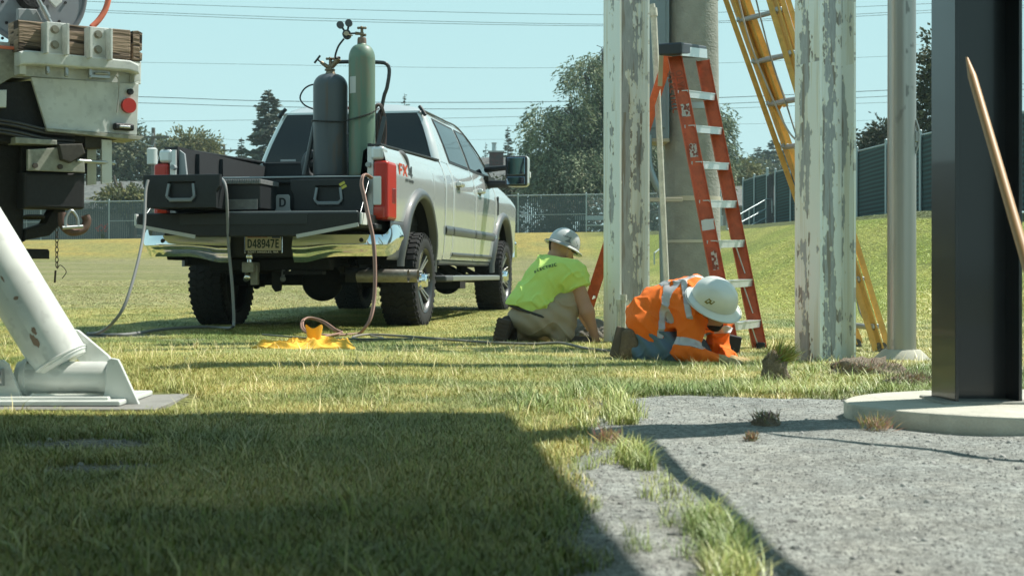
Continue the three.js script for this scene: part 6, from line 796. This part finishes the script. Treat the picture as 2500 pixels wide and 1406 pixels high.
  solo('wire_bundle', 'dark red wires held in the glove of the worker in orange', 'wire', [tube([q(1690, 876, -0.05), q(1725, 868, -0.12), q(1760, 872, -0.2), q(1790, 884, -0.26), q(1835, 898, -0.3)], 0.006, 40, 8), tube([q(1692, 880, -0.05), q(1730, 875, -0.12), q(1765, 880, -0.2), q(1800, 892, -0.27)], 0.005, 40, 8)].slice(0, 1), M(C(0.2, 0.06, 0.04), 0.5));
  stayOff.push([q(1640, 885).x, 7.33, 0.12], [q(1560, 885).x, 7.3, 0.08], [q(1720, 885).x, 7.4, 0.1], [q(1770, 888).x, 7.12, 0.09], [q(1810, 890).x, 7.08, 0.1]);
}
{ // ---- worker in lime shirt, crouched with his back to us
  const D = 9.37, q = (px, py, dz = 0) => P(px, py, D + dz), o = thing('person', 'worker in lime yellow shirt and khaki trousers crouching with one arm reaching down', 'person', null, V(q(1330, 838).x, 0, q(1330, 838).z)), base = o.position.clone(), L = (gs) => [gs].flat().map((g) => g.translate(-base.x, -base.y, -base.z));
  const pel = q(1296, 772, 0.02), wai = q(1302, 735, 0.02), che = q(1338, 683, 0.06), uch = q(1362, 655, 0.08), rS = q(1396, 668, -0.04), lS = q(1345, 652, 0.26), rE = q(1434, 762, -0.1), rW = q(1453, 822, -0.08), lE = q(1400, 730, 0.36), lW = q(1442, 800, 0.3), rH = q(1318, 782, -0.09), rK = q(1388, 732, -0.02), rA = q(1372, 815, -0.06), lH = q(1290, 785, 0.14), lK = q(1352, 815, 0.2), lA = q(1250, 815, 0.0);
  const torso = blend([ell(pel, 0.15, 0.13, 0.17), ell(wai, 0.15, 0.14, 0.175), ell(che, 0.155, 0.15, 0.2), ell(uch, 0.11, 0.09, 0.17), capsule(rS, lS, 0.085, 0.085)], 0.09), rUp = capsule(rS, rE, 0.062, 0.046), rFo = capsule(rE, rW, 0.046, 0.027), lArm = blend([capsule(lS, lE, 0.06, 0.048), capsule(lE, lW, 0.046, 0.032)], 0.03);
  const crownUp = V(0.36, 0.9, -0.1).normalize(), fwd = V(0.72, -0.32, -0.6).normalize(), hc = q(1372, 612, 0.1), hd = headGeo(hc, crownUp, fwd), neck = capsule(uch, hd.at(-0.035, -0.06, 0), 0.07, 0.06);
  const hn = hand(rW, V(0.15, -0.85, -0.1).normalize(), V(-0.5, -0.3, -0.8).normalize(), 0.4, 0.95);
  const legs = blend([capsule(rH, rK, 0.105, 0.082), capsule(rK, rA, 0.08, 0.082), capsule(lH, lK, 0.1, 0.075), capsule(lK, lA, 0.07, 0.055), ell(pel.clone().add(V(0.0, -0.02, 0)), 0.155, 0.13, 0.17)], 0.05);
  part(o, 'body', [L(sdfGeo(blend([(x, y, z) => blend([torso, legs], 0.04)(x, y, z) + 0.02, rUp, rFo, lArm], 0.03), ...bounds([pel, che, rW, rK, lA, lW, lS, rE], 0.14), 0.013)), L(sdfGeo(blend([hd.f, neck], 0.02), ...bounds([...hd.pts, uch], 0.04), 0.006)), L(sdfGeo(blend([hn.f, capsule(rE, rW, 0.046, 0.027)], 0.01), ...bounds(hn.pts, 0.03), 0.0045))], skinM);
  const sleeveF = capsule(rS, rS.clone().lerp(rE, 0.5), 0.088, 0.076), sleeveL = capsule(lS, lS.clone().lerp(lE, 0.4), 0.085, 0.08), shirtF = blend([torso, sleeveF, sleeveL], 0.05);
  const fx0 = q(1312, 0).x, fy0 = q(0, 715).y, px1262 = q(1262, 0).x, py800 = q(0, 800).y, px1340 = q(1340, 0).x, nk = hd.at(-0.02, -0.068, 0);
  const hemN = V(-0.30, -0.95, 0).normalize(), hemP = q(1305, 762), slN = rE.clone().sub(rS).normalize(), slP = rS.clone().lerp(rE, 0.4);
  const fold = (x, y, z) => { const u = x * 0.8 + y * 0.6, v = -x * 0.6 + y * 0.8; return -0.013 * ridge3(u * 5, v * 9, z * 5) - 0.009 * ridge3(u * 9 + 4, v * 7, z * 8) + 0.022 * noise3(u * 5, v * 12, z * 5) + 0.008 * noise3(u * 14, v * 26, z * 12) - 0.016 * Math.exp(-((((x - fx0) * 0.92 + (y - fy0) * 0.38 + 0.02 * Math.sin(y * 18)) / 0.014) ** 2)) * sstep(0.06, 0.2, y) * (1 - sstep(0.28, 0.36, y)); };
  const shirt = (x, y, z) => { const w = fold(x, y, z) - 0.004, b = Math.max(smin(torso(x, y, z), sleeveL(x, y, z), 0.05) + w, (x - hemP.x) * hemN.x + (y - hemP.y) * hemN.y + 0.006 * Math.sin(x * 40), (x - nk.x) * crownUp.x + (y - nk.y) * crownUp.y + (z - nk.z) * crownUp.z), a = Math.max(sleeveF(x, y, z) + w, (x - slP.x) * slN.x + (y - slP.y) * slN.y + (z - slP.z) * slN.z); return smin(a, b, 0.05); };
  const sh = part(o, 'shirt', L(sdfGeo(shirt, ...bounds([pel, wai, che, rS, lS, uch, q(1235, 760), slP], 0.14), 0.009)), cloth(C(0.60, 0.82, 0.20)));
  const T = textGeo('ELECTRIC', 0.024, 0.001).scale(1.1, 1, 1); T.rotateZ(0.22); const tq = q(1328, 637, -0.25); T.translate(tq.x - base.x, tq.y - base.y, tq.z - base.z); const sdl = (x, y, z) => shirtF(x + base.x, y + base.y, z + base.z); part(sh, 'back_lettering', wrapOnto(T, (x, y, z) => shirt(x + base.x, y + base.y, z + base.z), V(0.1, -0.35, -1).normalize(), 0.003), M(C(0.03, 0.06, 0.03), 0.8, { side: THREE.DoubleSide }));
  const khaki = cloth(C(0.36, 0.30, 0.215)), pants = (x, y, z) => Math.max(legs(x, y, z) - 0.004 - 0.007 * ridge3(x * 6 + y * 5, y * 7 - x * 6, z * 5) + 0.016 * noise3(x * 8, y * 12, z * 8) + 0.004 * Math.sin(y * 60 + x * 50 + 4 * noise3(x * 7, y * 7, z * 7)), -1);
  const tr = part(o, 'trousers', L(sdfGeo((x, y, z) => Math.max(pants(x, y, z), x < px1262 && y < py800 ? 0.01 : -1), ...bounds([rK, rA, lK, lA, pel, lH], 0.14), 0.009)), khaki); part(tr, 'belt', L(sdfGeo((x, y, z) => Math.max(Math.abs((x - hemP.x) * hemN.x + (y - hemP.y) * hemN.y - 0.008) - 0.009, blend([torso, legs], 0.05)(x, y, z) - 0.004, (x - px1340)), ...bounds([pel, wai], 0.2), 0.008)), M(C(0.03, 0.025, 0.02), 0.6));
  const bootM = M(C(0.075, 0.055, 0.045), 0.85, { map: grainTex, scale: 6 }), soleM = M(C(0.085, 0.065, 0.05), 0.95, { bump: bumpTex, bscale: 12, bumpScale: 0.006 });
  const t1 = q(1436, 834, -0.08), h1 = q(1372, 832, -0.06), b1 = part(o, 'boot', L(sdfGeo(blend([capsule(rA, h1, 0.05, 0.042), capsule(h1, t1, 0.042, 0.034)], 0.03), ...bounds([rA, t1, h1], 0.07), 0.008)), bootM); part(b1, 'sole', L([bar(h1.clone().add(V(-0.05, -0.035, 0)), t1.clone().add(V(0.03, -0.028, 0)), 0.016, 0.085, V(0, 1, 0), 0.006)]), soleM);
  const t2 = q(1222, 826, -0.1), h2 = q(1240, 790, -0.05), sdir = h2.clone().sub(t2).normalize(), b2 = part(o, 'boot', L(sdfGeo(blend([capsule(lA, h2, 0.05, 0.046), capsule(h2, t2, 0.046, 0.046)], 0.04), ...bounds([lA, t2, h2], 0.08), 0.008)), bootM);
  const sn = V(-0.45, 0.1, 0.88), sp = []; for (let i = 0; i < 5; i++) sp.push(box(0.1, 0.014, 0.02, 0, -0.05 + i * 0.028, 0.012)); part(b2, 'sole', L([rbox(0.105, 0.17, 0.03, 0, 0, 0, 0.012), ...sp].map((g) => g.applyMatrix4(new THREE.Matrix4().lookAt(sn, V(0, 0, 0), sdir)).translate(...q(1226, 808, -0.13).toArray()))), soleM);
  const hatM = M(C(0.46, 0.49, 0.49), 0.4, { coat: 0.3 }), [hat, hm] = hardHat(o, hd.at(0.0, 0.045, 0).sub(base), crownUp, fwd, hatM, 0.9);
  part(o, 'hair', L(sdfGeo((x, y, z) => Math.max(hd.f(x, y, z) - 0.006, ell(hd.at(-0.06, -0.015, 0), 0.085, 0.095, 0.1, hd.q)(x, y, z)), ...bounds(hd.pts, 0.02), 0.006)), hairM); part(o, 'beard', L(sdfGeo((x, y, z) => Math.max(hd.f(x, y, z) - 0.005, ell(hd.at(0.05, -0.07, 0), 0.065, 0.05, 0.085, hd.q)(x, y, z)), ...bounds(hd.pts, 0.02), 0.006)), hairM);
  part(o, 'safety_glasses', [0.07, -0.07].map((l) => rod(hd.at(0.09, 0.015, l * 0.9), hd.at(-0.02, 0.02, l * 1.18), 0.005)).map((g) => L(g)), blackPl); part(o, 'bandana', L(sdfGeo((x, y, z) => Math.max(hd.f(x, y, z) - 0.011 + 0.006 * noise3(x * 40, y * 40, z * 40), ell(hd.at(-0.06, 0.045, 0), 0.09, 0.035, 0.1, hd.q)(x, y, z)), ...bounds(hd.pts, 0.02), 0.006)), cloth(C(0.03, 0.04, 0.05)));
  const hl = hd.at(0, 0.045, 0).sub(base), he = ell(hl, 0.12, 0.114, 0.102, new THREE.Quaternion().setFromRotationMatrix(hm)); const dec = (g, px, py) => { const c = q(px, py, -0.12).sub(base); return wrapOnto(g.rotateZ(-0.35).translate(c.x, c.y, c.z), he, V(0, -0.2, -1).normalize(), 0.002); };
  part(hat, 'hat_sticker', dec(prism([[-0.05, -0.01], [-0.02, 0.02], [0.03, 0.025], [0.05, 0], [0.02, -0.02], [-0.01, -0.008]], 0.001, 0), 1398, 582), M(C(0.16, 0.18, 0.19), 0.6, { side: THREE.DoubleSide })); part(hat, 'hat_lettering', dec(textGeo('OXB', 0.022, 0.001), 1388, 566), M(C(0.06, 0.07, 0.07), 0.6, { side: THREE.DoubleSide }));
  stayOff.push([q(1310, 838).x, 9.35, 0.14], [q(1400, 838).x, 9.3, 0.1]);
}
// ---------------------------------------------------------------- gas cylinders, cart, hoses, cloth, clods
{
  const brass = M(C(0.24, 0.19, 0.13), 0.5, { metal: 0.6, map: blotTex, scale: 9 }), ironM = M(C(0.04, 0.045, 0.05), 0.5, { metal: 0.4 });
  const stain = (base, rust, seed) => tex(256, 256, (u, v) => mixA(mixA(base, [base[0] * 1.2, base[1] * 1.15, base[2] * 1.1], fbm(u * 8, v * 6, seed, 4, 0)), rust, 0.7 * sstep(0.56, 0.75, fbm(u * 10, v * 8, seed + 4, 5)) + 0.35 * sstep(0.3, 0.0, v) * fbm(u * 12, v * 12, seed + 8, 3)));
  const mk = (c, t) => { const m = M(0xffffff, 0.5, { coat: 0.15 }); m.map = t; m.userData.ownUV = true; return m; };
  const y0 = 1.287, at = (x, f, y = y0) => pk(x, y, f);
  const cylProf = (r, h, sh) => { const p = [[0, 0], [r - 0.02, 0], [r - 0.004, 0.012], [r, 0.04]]; for (let k = 0; k <= 5; k++) p.push([r, lerp(0.06, h - sh, k / 5)]); for (let k = 1; k <= 10; k++) { const a = k / 10 * Math.PI / 2; p.push([0.04 + (r - 0.04) * Math.cos(a), h - sh + sh * Math.sin(a)]); } p.push([0.04, h + 0.01], [0, h + 0.01]); return p; };
  const handwheel = (y) => [cyl(0.03, 0.03, 0.012, 16, 0, y, 0), ...[0, 1, 2, 3].map((k) => sph(0.012, 0.03 * Math.cos(k * 1.57), y, 0.03 * Math.sin(k * 1.57), 8))];
  const A = thing('gas_cylinder', 'wide dark grey gas cylinder chained upright in the pickup bed', 'gas cylinder', null, at(0.42, -0.86));
  part(A, 'tank', lathe(cylProf(0.147, 0.90, 0.11), 48), mk(0, stain([0.24, 0.27, 0.295], [0.33, 0.27, 0.23], 1001))); part(A, 'neck_ring', [cyl(0.034, 0.045, 0.03, 20, 0, 0.915, 0), cyl(0.045, 0.045, 0.012, 20, -0.005, 0.935, 0)], brass);
  part(A, 'valve', [rod(V(0, 0.9, 0), V(0, 1.02, 0), 0.018, 0.014), ...handwheel(1.03), rod(V(-0.01, 0.95, 0), V(-0.08, 1.0, 0.02), 0.02, 0.014), rod(V(0.01, 0.96, 0), V(0.075, 1.03, 0.02), 0.022, 0.026)], brass); part(A, 'key_handle', [rod(V(-0.075, 0.995, 0.02), V(-0.105, 1.02, 0.02), 0.008), rod(V(-0.135, 0.99, 0.02), V(-0.085, 1.055, 0.02), 0.009)], ironM);
  const B = thing('gas_cylinder', 'tall slim green gas cylinder with twin gauge regulator in the pickup bed', 'gas cylinder', null, at(0.697, -0.86));
  part(B, 'tank', lathe(cylProf(0.113, 1.14, 0.12), 44), mk(0, stain([0.34, 0.44, 0.385], [0.46, 0.45, 0.37], 1011))); part(B, 'collar', [cyl(0.038, 0.04, 0.05, 20, 0, 1.165, 0), cyl(0.034, 0.038, 0.015, 20, 0, 1.195, 0)], M(C(0.2, 0.14, 0.11), 0.8)); part(B, 'valve', [rod(V(0, 1.18, 0), V(0, 1.275, 0), 0.016, 0.012), ...handwheel(1.285), sph(0.02, 0, 1.235, 0, 10), rod(V(0.0, 1.225, 0), V(0.035, 1.222, 0.01), 0.012), rod(V(0, 1.235, 0), V(-0.055, 1.238, 0.01), 0.011, 0.015)], brass);
  part(B, 'label', gridGeo(8, 2, (u, v) => { const a = lerp(3.5, 4.15, u); return V(Math.sin(a) * -0.1135 * -1, lerp(0.72, 0.86, v), -Math.cos(a) * 0.1135); }, false), M(C(0.5, 0.5, 0.48), 0.7, { side: THREE.DoubleSide }));
  const rg = part(B, 'regulator', [cyl(0.037, 0.037, 0.05, 28, -0.125, 1.225, 0.02, Math.PI / 2 - 0.1), rod(V(-0.055, 1.238, 0.01), V(-0.1, 1.235, 0.015), 0.008), rod(V(-0.145, 1.255, 0.02), V(-0.165, 1.285, 0.02), 0.009), rod(V(-0.118, 1.26, 0.02), V(-0.113, 1.29, 0.02), 0.009)], ironM); for (const [x, y] of [[-0.18, 1.305], [-0.108, 1.32]]) part(rg, 'gauge', [cyl(0.031, 0.031, 0.03, 28, x, y, 0.03, Math.PI / 2)], M(C(0.05, 0.055, 0.06), 0.35)); part(rg, 'adjust_screw', [rod(V(-0.15, 1.225, 0.055), V(-0.07, 1.21, 0.06), 0.005), cyl(0.02, 0.02, 0.02, 16, -0.125, 1.228, 0.055, Math.PI / 2)], M(C(0.4, 0.33, 0.24), 0.5, { metal: 0.5 }));
  const bw = (x, y, z) => B.position.clone().add(V(x, y, z)), aw = (x, y, z) => A.position.clone().add(V(x, y, z)), hoseM = M(C(0.025, 0.03, 0.035), 0.6);
  solo('regulator_hose', 'short black hose linking the gauge regulator to the grey cylinder valve', 'hose', tube([bw(-0.15, 1.19, 0.02), bw(-0.2, 1.12, 0.02), bw(-0.225, 1.03, 0.02), aw(0.08, 1.04, 0.02), aw(0.065, 1.0, 0.02)], 0.0085, 40, 8), hoseM);
  solo('looped_hose', 'thin black hose looping out beside the grey cylinder', 'hose', tube([aw(0, 0.78, -0.16), aw(-0.14, 0.83, -0.14), aw(-0.23, 0.8, -0.12), aw(-0.275, 0.72, -0.1), aw(-0.25, 0.66, -0.1), aw(-0.19, 0.625, -0.12), aw(-0.1, 0.605, -0.15), aw(0, 0.6, -0.17)], 0.007, 60, 8), hoseM);
  // cart
  const ct = thing('cylinder_cart', 'black tubular two wheel cart holding the gas cylinders', 'cart', null, at(0.55, -0.62)), tb = M(C(0.03, 0.034, 0.038), 0.4, { coat: 0.3 }), cl = (px, py, d = 11.75) => P(px, py, d).sub(ct.position);
  part(ct, 'handle_frame', tube([cl(758, 425), cl(790, 300), cl(800, 190), cl(806, 158), cl(830, 151), cl(925, 152), cl(945, 158), cl(950, 175), cl(944, 215), cl(934, 250), cl(905, 425)], 0.017, 90, 10), tb); part(ct, 'back_bar', [rod(cl(770, 330), cl(925, 330), 0.014), rod(cl(765, 400), cl(915, 400), 0.014)].slice(0, 1), tb); part(ct, 'toe_plate', rbox(0.6, 0.012, 0.3, -0.02, 0.008, 0.16, 0.004), tb);
  for (const s of [-0.36, 0.4]) { const w = part(ct, 'wheel', [new THREE.TorusGeometry(0.1, 0.036, 12, 32).rotateY(Math.PI / 2 - 0.5).translate(s, 0.138, -0.02)], M(C(0.085, 0.09, 0.095), 0.8)); part(w, 'wheel_hub', cyl(0.07, 0.07, 0.04, 20, s, 0.138, -0.02, 0, 0, Math.PI / 2).applyMatrix4(new THREE.Matrix4()), ironM); }
  part(ct, 'lean_bar', rod(cl(742, 428, 11.5), cl(768, 300, 11.55), 0.02, 0.02), tb); part(ct, 'side_strap', bar(cl(905, 430, 11.4), cl(938, 285, 11.5), 0.035, 0.01, V(0, 0, 1)), tb);
  // coiled hose over the cart handle
  const hk = thing('coiled_hose', 'coils of dark hose hung over the cart beside the green cylinder', 'hose'), ck = [C(0.05, 0.035, 0.03), C(0.03, 0.03, 0.032), C(0.09, 0.05, 0.04)]; for (let i = 0; i < 6; i++) { const c = P(922 + i * 2.4, 300 + i * 3, 11.62 + 0.02 * i); part(hk, 'hose_loop', new THREE.TorusGeometry(0.115 + 0.012 * (i % 3), 0.0085, 8, 40).scale(0.55, 1.55 - 0.05 * i, 1).rotateY(0.7 + 0.12 * i).translate(c.x, c.y - 0.02, c.z), M(ck[i % 3], 0.6)); }
  // chain round both cylinders
  const ch = thing('safety_chain', 'dark steel chain wrapped around both gas cylinders', 'chain'), links = [], pts = [aw(-0.165, 0.505, -0.05), aw(-0.12, 0.488, 0.12), aw(0, 0.478, 0.16), aw(0.12, 0.48, 0.125), bw(-0.1, 0.49, 0.11), bw(0, 0.515, 0.125), bw(0.09, 0.55, 0.09), bw(0.15, 0.6, 0.02)], cv = new THREE.CatmullRomCurve3(pts), N = 46; for (let i = 0; i < N; i++) { const u = (i + 0.5) / N, q = cv.getPointAt(u), t = cv.getTangentAt(u), g = new THREE.TorusGeometry(0.0085, 0.0026, 5, 10).scale(1.45, 0.9, 1); g.rotateX(i % 2 ? 1.2 : -0.3); g.applyQuaternion(new THREE.Quaternion().setFromUnitVectors(V(1, 0, 0), t)); links.push(g.translate(q.x, q.y, q.z)); } part(ch, 'chain_links', links, M(C(0.06, 0.055, 0.05), 0.5, { metal: 0.6 })).userData.kind = 'stuff';
}
{ // tool case on the tailgate
  const c = thing('tool_case', 'low black case with ribbed grey lid lying on the pickup tailgate', 'case', null, pk(0, 0.975, -1.45)); c.rotation.y = PKA; const gm = M(C(0.20, 0.21, 0.21), 0.6, { map: grainTex, scale: 5 });
  part(c, 'case_body', rbox(0.54, 0.2, 0.4, -0.19, 0.13, 0.0, 0.01), blackPl); part(c, 'lid', rbox(0.52, 0.04, 0.44, -0.17, 0.245, 0.0, 0.006), gm); for (let i = 0; i < 26; i++) part(c, 'lid_rib', rbox(0.011, 0.034, 0.012, -0.415 + i * 0.0198, 0.244, 0.222, 0.003), gm); part(c, 'front_plate', rbox(0.5, 0.085, 0.012, -0.19, 0.062, 0.208, 0.004), M(C(0.17, 0.175, 0.17), 0.55, { metal: 0.4, map: blotTex, scale: 5 }));
}
// hoses over the tailgate and on the grass
const lay = (px, py, r) => { const p = PG(px, py); p.y = gh(p.x, -p.z) + r; return p; };
{
  const gcol = M(C(0.20, 0.205, 0.20), 0.65), T = (px, py, d) => P(px, py, d);
  solo('grey_hose', 'grey hose draped from the pulled out drawer down to the grass and back up', 'hose', tube([T(360, 440, 10.6), T(354, 470, 10.55), T(350, 560, 10.4), T(335, 640, 10.2), T(305, 740, 10.0), T(272, 790, 10.0), T(240, 812, 10.2), lay(215, 820, 0.02), lay(300, 824, 0.02), lay(400, 812, 0.03), lay(490, 806, 0.03), lay(545, 806, 0.02), T(564, 799, 10.75), T(570, 785, 10.75), T(566, 700, 10.75), T(557, 600, 10.75), T(554, 520, 10.7), T(551, 465, 10.7), T(545, 442, 10.75), T(532, 434, 10.85), T(518, 433, 11.0)], 0.0125, 200, 8), gcol);
  const bm = M(C(0.30, 0.17, 0.13), 0.6), bm2 = M(C(0.22, 0.2, 0.17), 0.6);
  const path = (o) => [T(905, 436, 11.0), T(893, 427 + o, 10.9), T(884, 430, 10.8), T(880, 450, 10.75), T(886, 478, 10.7), T(897, 530, 10.6), T(909, 590, 10.5), T(913, 660, 10.4), T(911, 730, 10.3), T(902, 778, 10.2), T(884, 806, 10.2), lay(868, 822, 0.02), lay(800, 826, 0.02), lay(762, 826, 0.03), T(738, 805, 10.2), T(736, 785, 10.4), T(752, 777, 10.5), T(785, 786, 10.5), T(815, 806, 10.4), lay(830, 822, 0.03), lay(800, 830, 0.03), lay(775, 834, 0.02), lay(810, 838, 0.02)];
  solo('welding_hose', 'brown twin hose hanging from the pickup bed into a loop on the grass', 'hose', [tube(path(0), 0.0095, 220, 8), tube(path(1).map((p) => p.clone().add(V(0.014, 0.006, 0.006))), 0.0085, 220, 8)], bm);
  solo('ground_coil', 'loose flat coil of brown hose lying on the grass behind the yellow cloth', 'hose', tube([lay(905, 826, 0.02), lay(935, 833, 0.02), lay(900, 838, 0.02), lay(860, 834, 0.03), lay(900, 826, 0.03), lay(1000, 832, 0.03), lay(1120, 843, 0.03), lay(1200, 847, 0.03), lay(1300, 851, 0.03), lay(1370, 853, 0.04), lay(1430, 862, 0.03), lay(1500, 866, 0.02)], 0.009, 160, 8), bm2);
  solo('ground_cable', 'thin pale cable lying straight in the grass near the cloth', 'cable', tube([lay(640, 826, 0.03), lay(760, 836, 0.03), lay(900, 838, 0.03), lay(1010, 838, 0.03)], 0.006, 60, 6), M(C(0.13, 0.14, 0.12), 0.7));
}
{ // crumpled cloth
  const c = P(745, 852, 8.3), W = 0.33, Dp = 0.24, f = (x, z) => { const r = Math.hypot(x / W, z / Dp), e = sstep(1.0, 0.75, r); const rd = (a, b, s) => (1 - Math.abs(2 * vnoise(a, b, s) - 1)) ** 2; const n = 0.045 * rd(x * 7 + 3, z * 9, 5) + 0.03 * rd(x * 15 + z * 6, z * 16 - x * 5, 9) + 0.012 * rd(x * 34, z * 30, 3) + 0.04 * Math.exp(-(((x - 0.055) / 0.05) ** 2 + ((z + 0.03) / 0.05) ** 2)); return 0.03 + e * n * 0.75; };
  const g = gridGeo(120, 80, (u, v) => { const a = u * 6.2832, r = v, k = 0.82 + 0.28 * fbm(Math.cos(a) * 2 + 5, Math.sin(a) * 2 + 5, 1111, 3), x = Math.cos(a) * r * W * k, z = Math.sin(a) * r * Dp * k; return V(x, f(x, z) - 0.03 * (v > 0.98 ? 1 : 0) + gh(c.x, 8.3), z); }, true);
  const o = thing('yellow_cloth', 'crumpled bright yellow cloth lying on the grass behind the pickup', 'cloth', null, V(c.x, 0, c.z)); part(o, 'folded_sheet', g, cloth(C(0.86, 0.48, 0.05), { side: THREE.DoubleSide })); const pz = (u) => V(0.055 + 0.035 * Math.cos(u), 0, 0); part(o, 'upturned_fold', gridGeo(24, 8, (u, v) => { const a = u * 4.6 - 0.6, r = 0.04 + 0.014 * v; return V(0.05 + r * Math.cos(a), 0.06 + 0.075 * v + 0.012 * Math.sin(a * 3) * v + 0.02 + gh(c.x, 8.3), -0.02 + r * 0.8 * Math.sin(a)); }), cloth(C(0.86, 0.48, 0.05), { side: THREE.DoubleSide })); stayOff.push([c.x - 0.1, 8.3, 0.2], [c.x + 0.1, 8.3, 0.2]);
}
{ // sod and soil clods
  const sm = M(C(0.5, 0.4, 0.3), 1, { map: grainTex, scale: 14, bump: bumpTex, bscale: 14, bumpScale: 0.012 }), lightS = M(C(0.36, 0.33, 0.28), 1, { map: grainTex, scale: 12, bump: bumpTex, bscale: 12, bumpScale: 0.01 });
  const clod = (rx, ry, rz, seed, flat = 0.5) => { const g = mergeVertices(new THREE.IcosahedronGeometry(1, 5).deleteAttribute('normal').deleteAttribute('uv')), p = g.attributes.position; for (let i = 0; i < p.count; i++) { const x = p.getX(i), y = p.getY(i), z = p.getZ(i), k = 1 + 0.55 * noise3(x * 2 + seed, y * 2, z * 2) + 0.35 * noise3(x * 6 + seed, y * 6, z * 6) + 0.22 * noise3(x * 15, y * 15 + seed, z * 15); p.setXYZ(i, x * rx * k, Math.max(-0.3 * ry, y * ry * k), z * rz * k); } g.computeVertexNormals(); return g; };
  const rootTuft = (o, n, seed, r, h, y0, col, lean) => { const Lv = new Leaves(seed), R = Lv.R; for (let i = 0; i < n; i++) { const a = R() * 6.28, q = V(Math.cos(a) * r * R(), y0 + 0.02 * (R() - 0.5), Math.sin(a) * r * R()), dir = V(lean[0] + (R() - 0.5) * 1.3, lean[1] + R() * 0.7, (R() - 0.5) * 1.3).normalize(); Lv.quad(q, dir, rdir(R).cross(dir).normalize(), h * (0.5 + R()), 0.004, col.map((v) => v * (0.7 + 0.6 * R()))); } return Lv.geo(); };
  let p = PG(1893, 938); let o = thing('sod_clump', 'upright chunk of dug sod with dark roots beside the worker in orange', 'sod', null, p); part(o, 'soil', clod(0.055, 0.11, 0.05, 3).translate(0, 0.03, 0), sm); part(o, 'grass', rootTuft(o, 420, 5, 0.06, 0.09, 0.1, [0.2, 0.23, 0.06], [0.7, 0.3]), LEAF); part(o, 'roots', rootTuft(o, 260, 7, 0.055, 0.06, 0.06, [0.2, 0.16, 0.11], [0.2, -1]), LEAF);
  p = PG(2108, 922); o = thing('sod_strip', 'overturned strip of brown sod lying by the base of the peeling post', 'sod', null, p); part(o, 'soil', clod(0.16, 0.075, 0.08, 11).translate(0, 0.02, 0), sm); part(o, 'roots', rootTuft(o, 700, 13, 0.17, 0.035, 0.05, [0.36, 0.29, 0.2], [0.2, 0.2]), LEAF);
  p = PG(2225, 948); o = thing('sod_scrap', 'flat ragged scrap of brown sod between the post and concrete footing', 'sod', null, p); part(o, 'soil', clod(0.11, 0.035, 0.06, 17).translate(0, 0.012, 0), sm); part(o, 'roots', rootTuft(o, 420, 19, 0.12, 0.05, 0.02, [0.3, 0.24, 0.15], [0.1, 0.4]), LEAF);
  p = PG(1872, 1046); p.y = padY(p.x, -p.z); o = thing('dirt_clump', 'small dark clump of dirt and roots on the gravel', 'dirt', null, p); part(o, 'soil', clod(0.042, 0.022, 0.03, 23), sm); part(o, 'roots', rootTuft(o, 160, 29, 0.05, 0.03, 0.012, [0.32, 0.26, 0.19], [-0.4, 0.3]), LEAF);
  for (const [x, y, s, t] of [[2140, 1056, 0.05, 'against the concrete footing'], [1485, 1094, 0.045, 'among the grass at the gravel corner'], [1835, 1086, 0.018, 'on the open gravel']]) { p = PG(x, y); p.y = padY(p.x, -p.z); solo('dry_straw_tuft', `little wad of dry tan straw ${t}`, 'straw', rootTuft(null, 220, Math.round(x), s, s * 0.8, 0.006, [0.46, 0.36, 0.22], [0.1, 0.25]).translate(p.x, p.y, p.z), LEAF); }
  const R = rng(5); for (let i = 0; i < 16; i++) { const q = P(1420 + R() * 58, 800 + R() * 30, 9.75 + R() * 0.4); q.y = gh(q.x, -q.z); const s = 0.02 + 0.045 * R(); solo('dirt_clod', 'pale clod of dug soil piled beside the peeling post', 'dirt', clod(s, s * 0.8, s, 40 + i).translate(q.x, q.y + s * 0.4 + 0.05 * R(), q.z), lightS, 'dug soil beside the post'); }
  solo('soil_heap', 'low heap of pale dug soil behind the crouching worker', 'dirt', clod(0.22, 0.12, 0.2, 71).translate(P(1440, 830, 10).x, 0.03, -10.05), lightS);
}
growLawn();
scene.fog = new THREE.FogExp2(new THREE.Color().setRGB(0.72, 0.92, 0.95), 0.0006);
renderer.render(scene, camera);
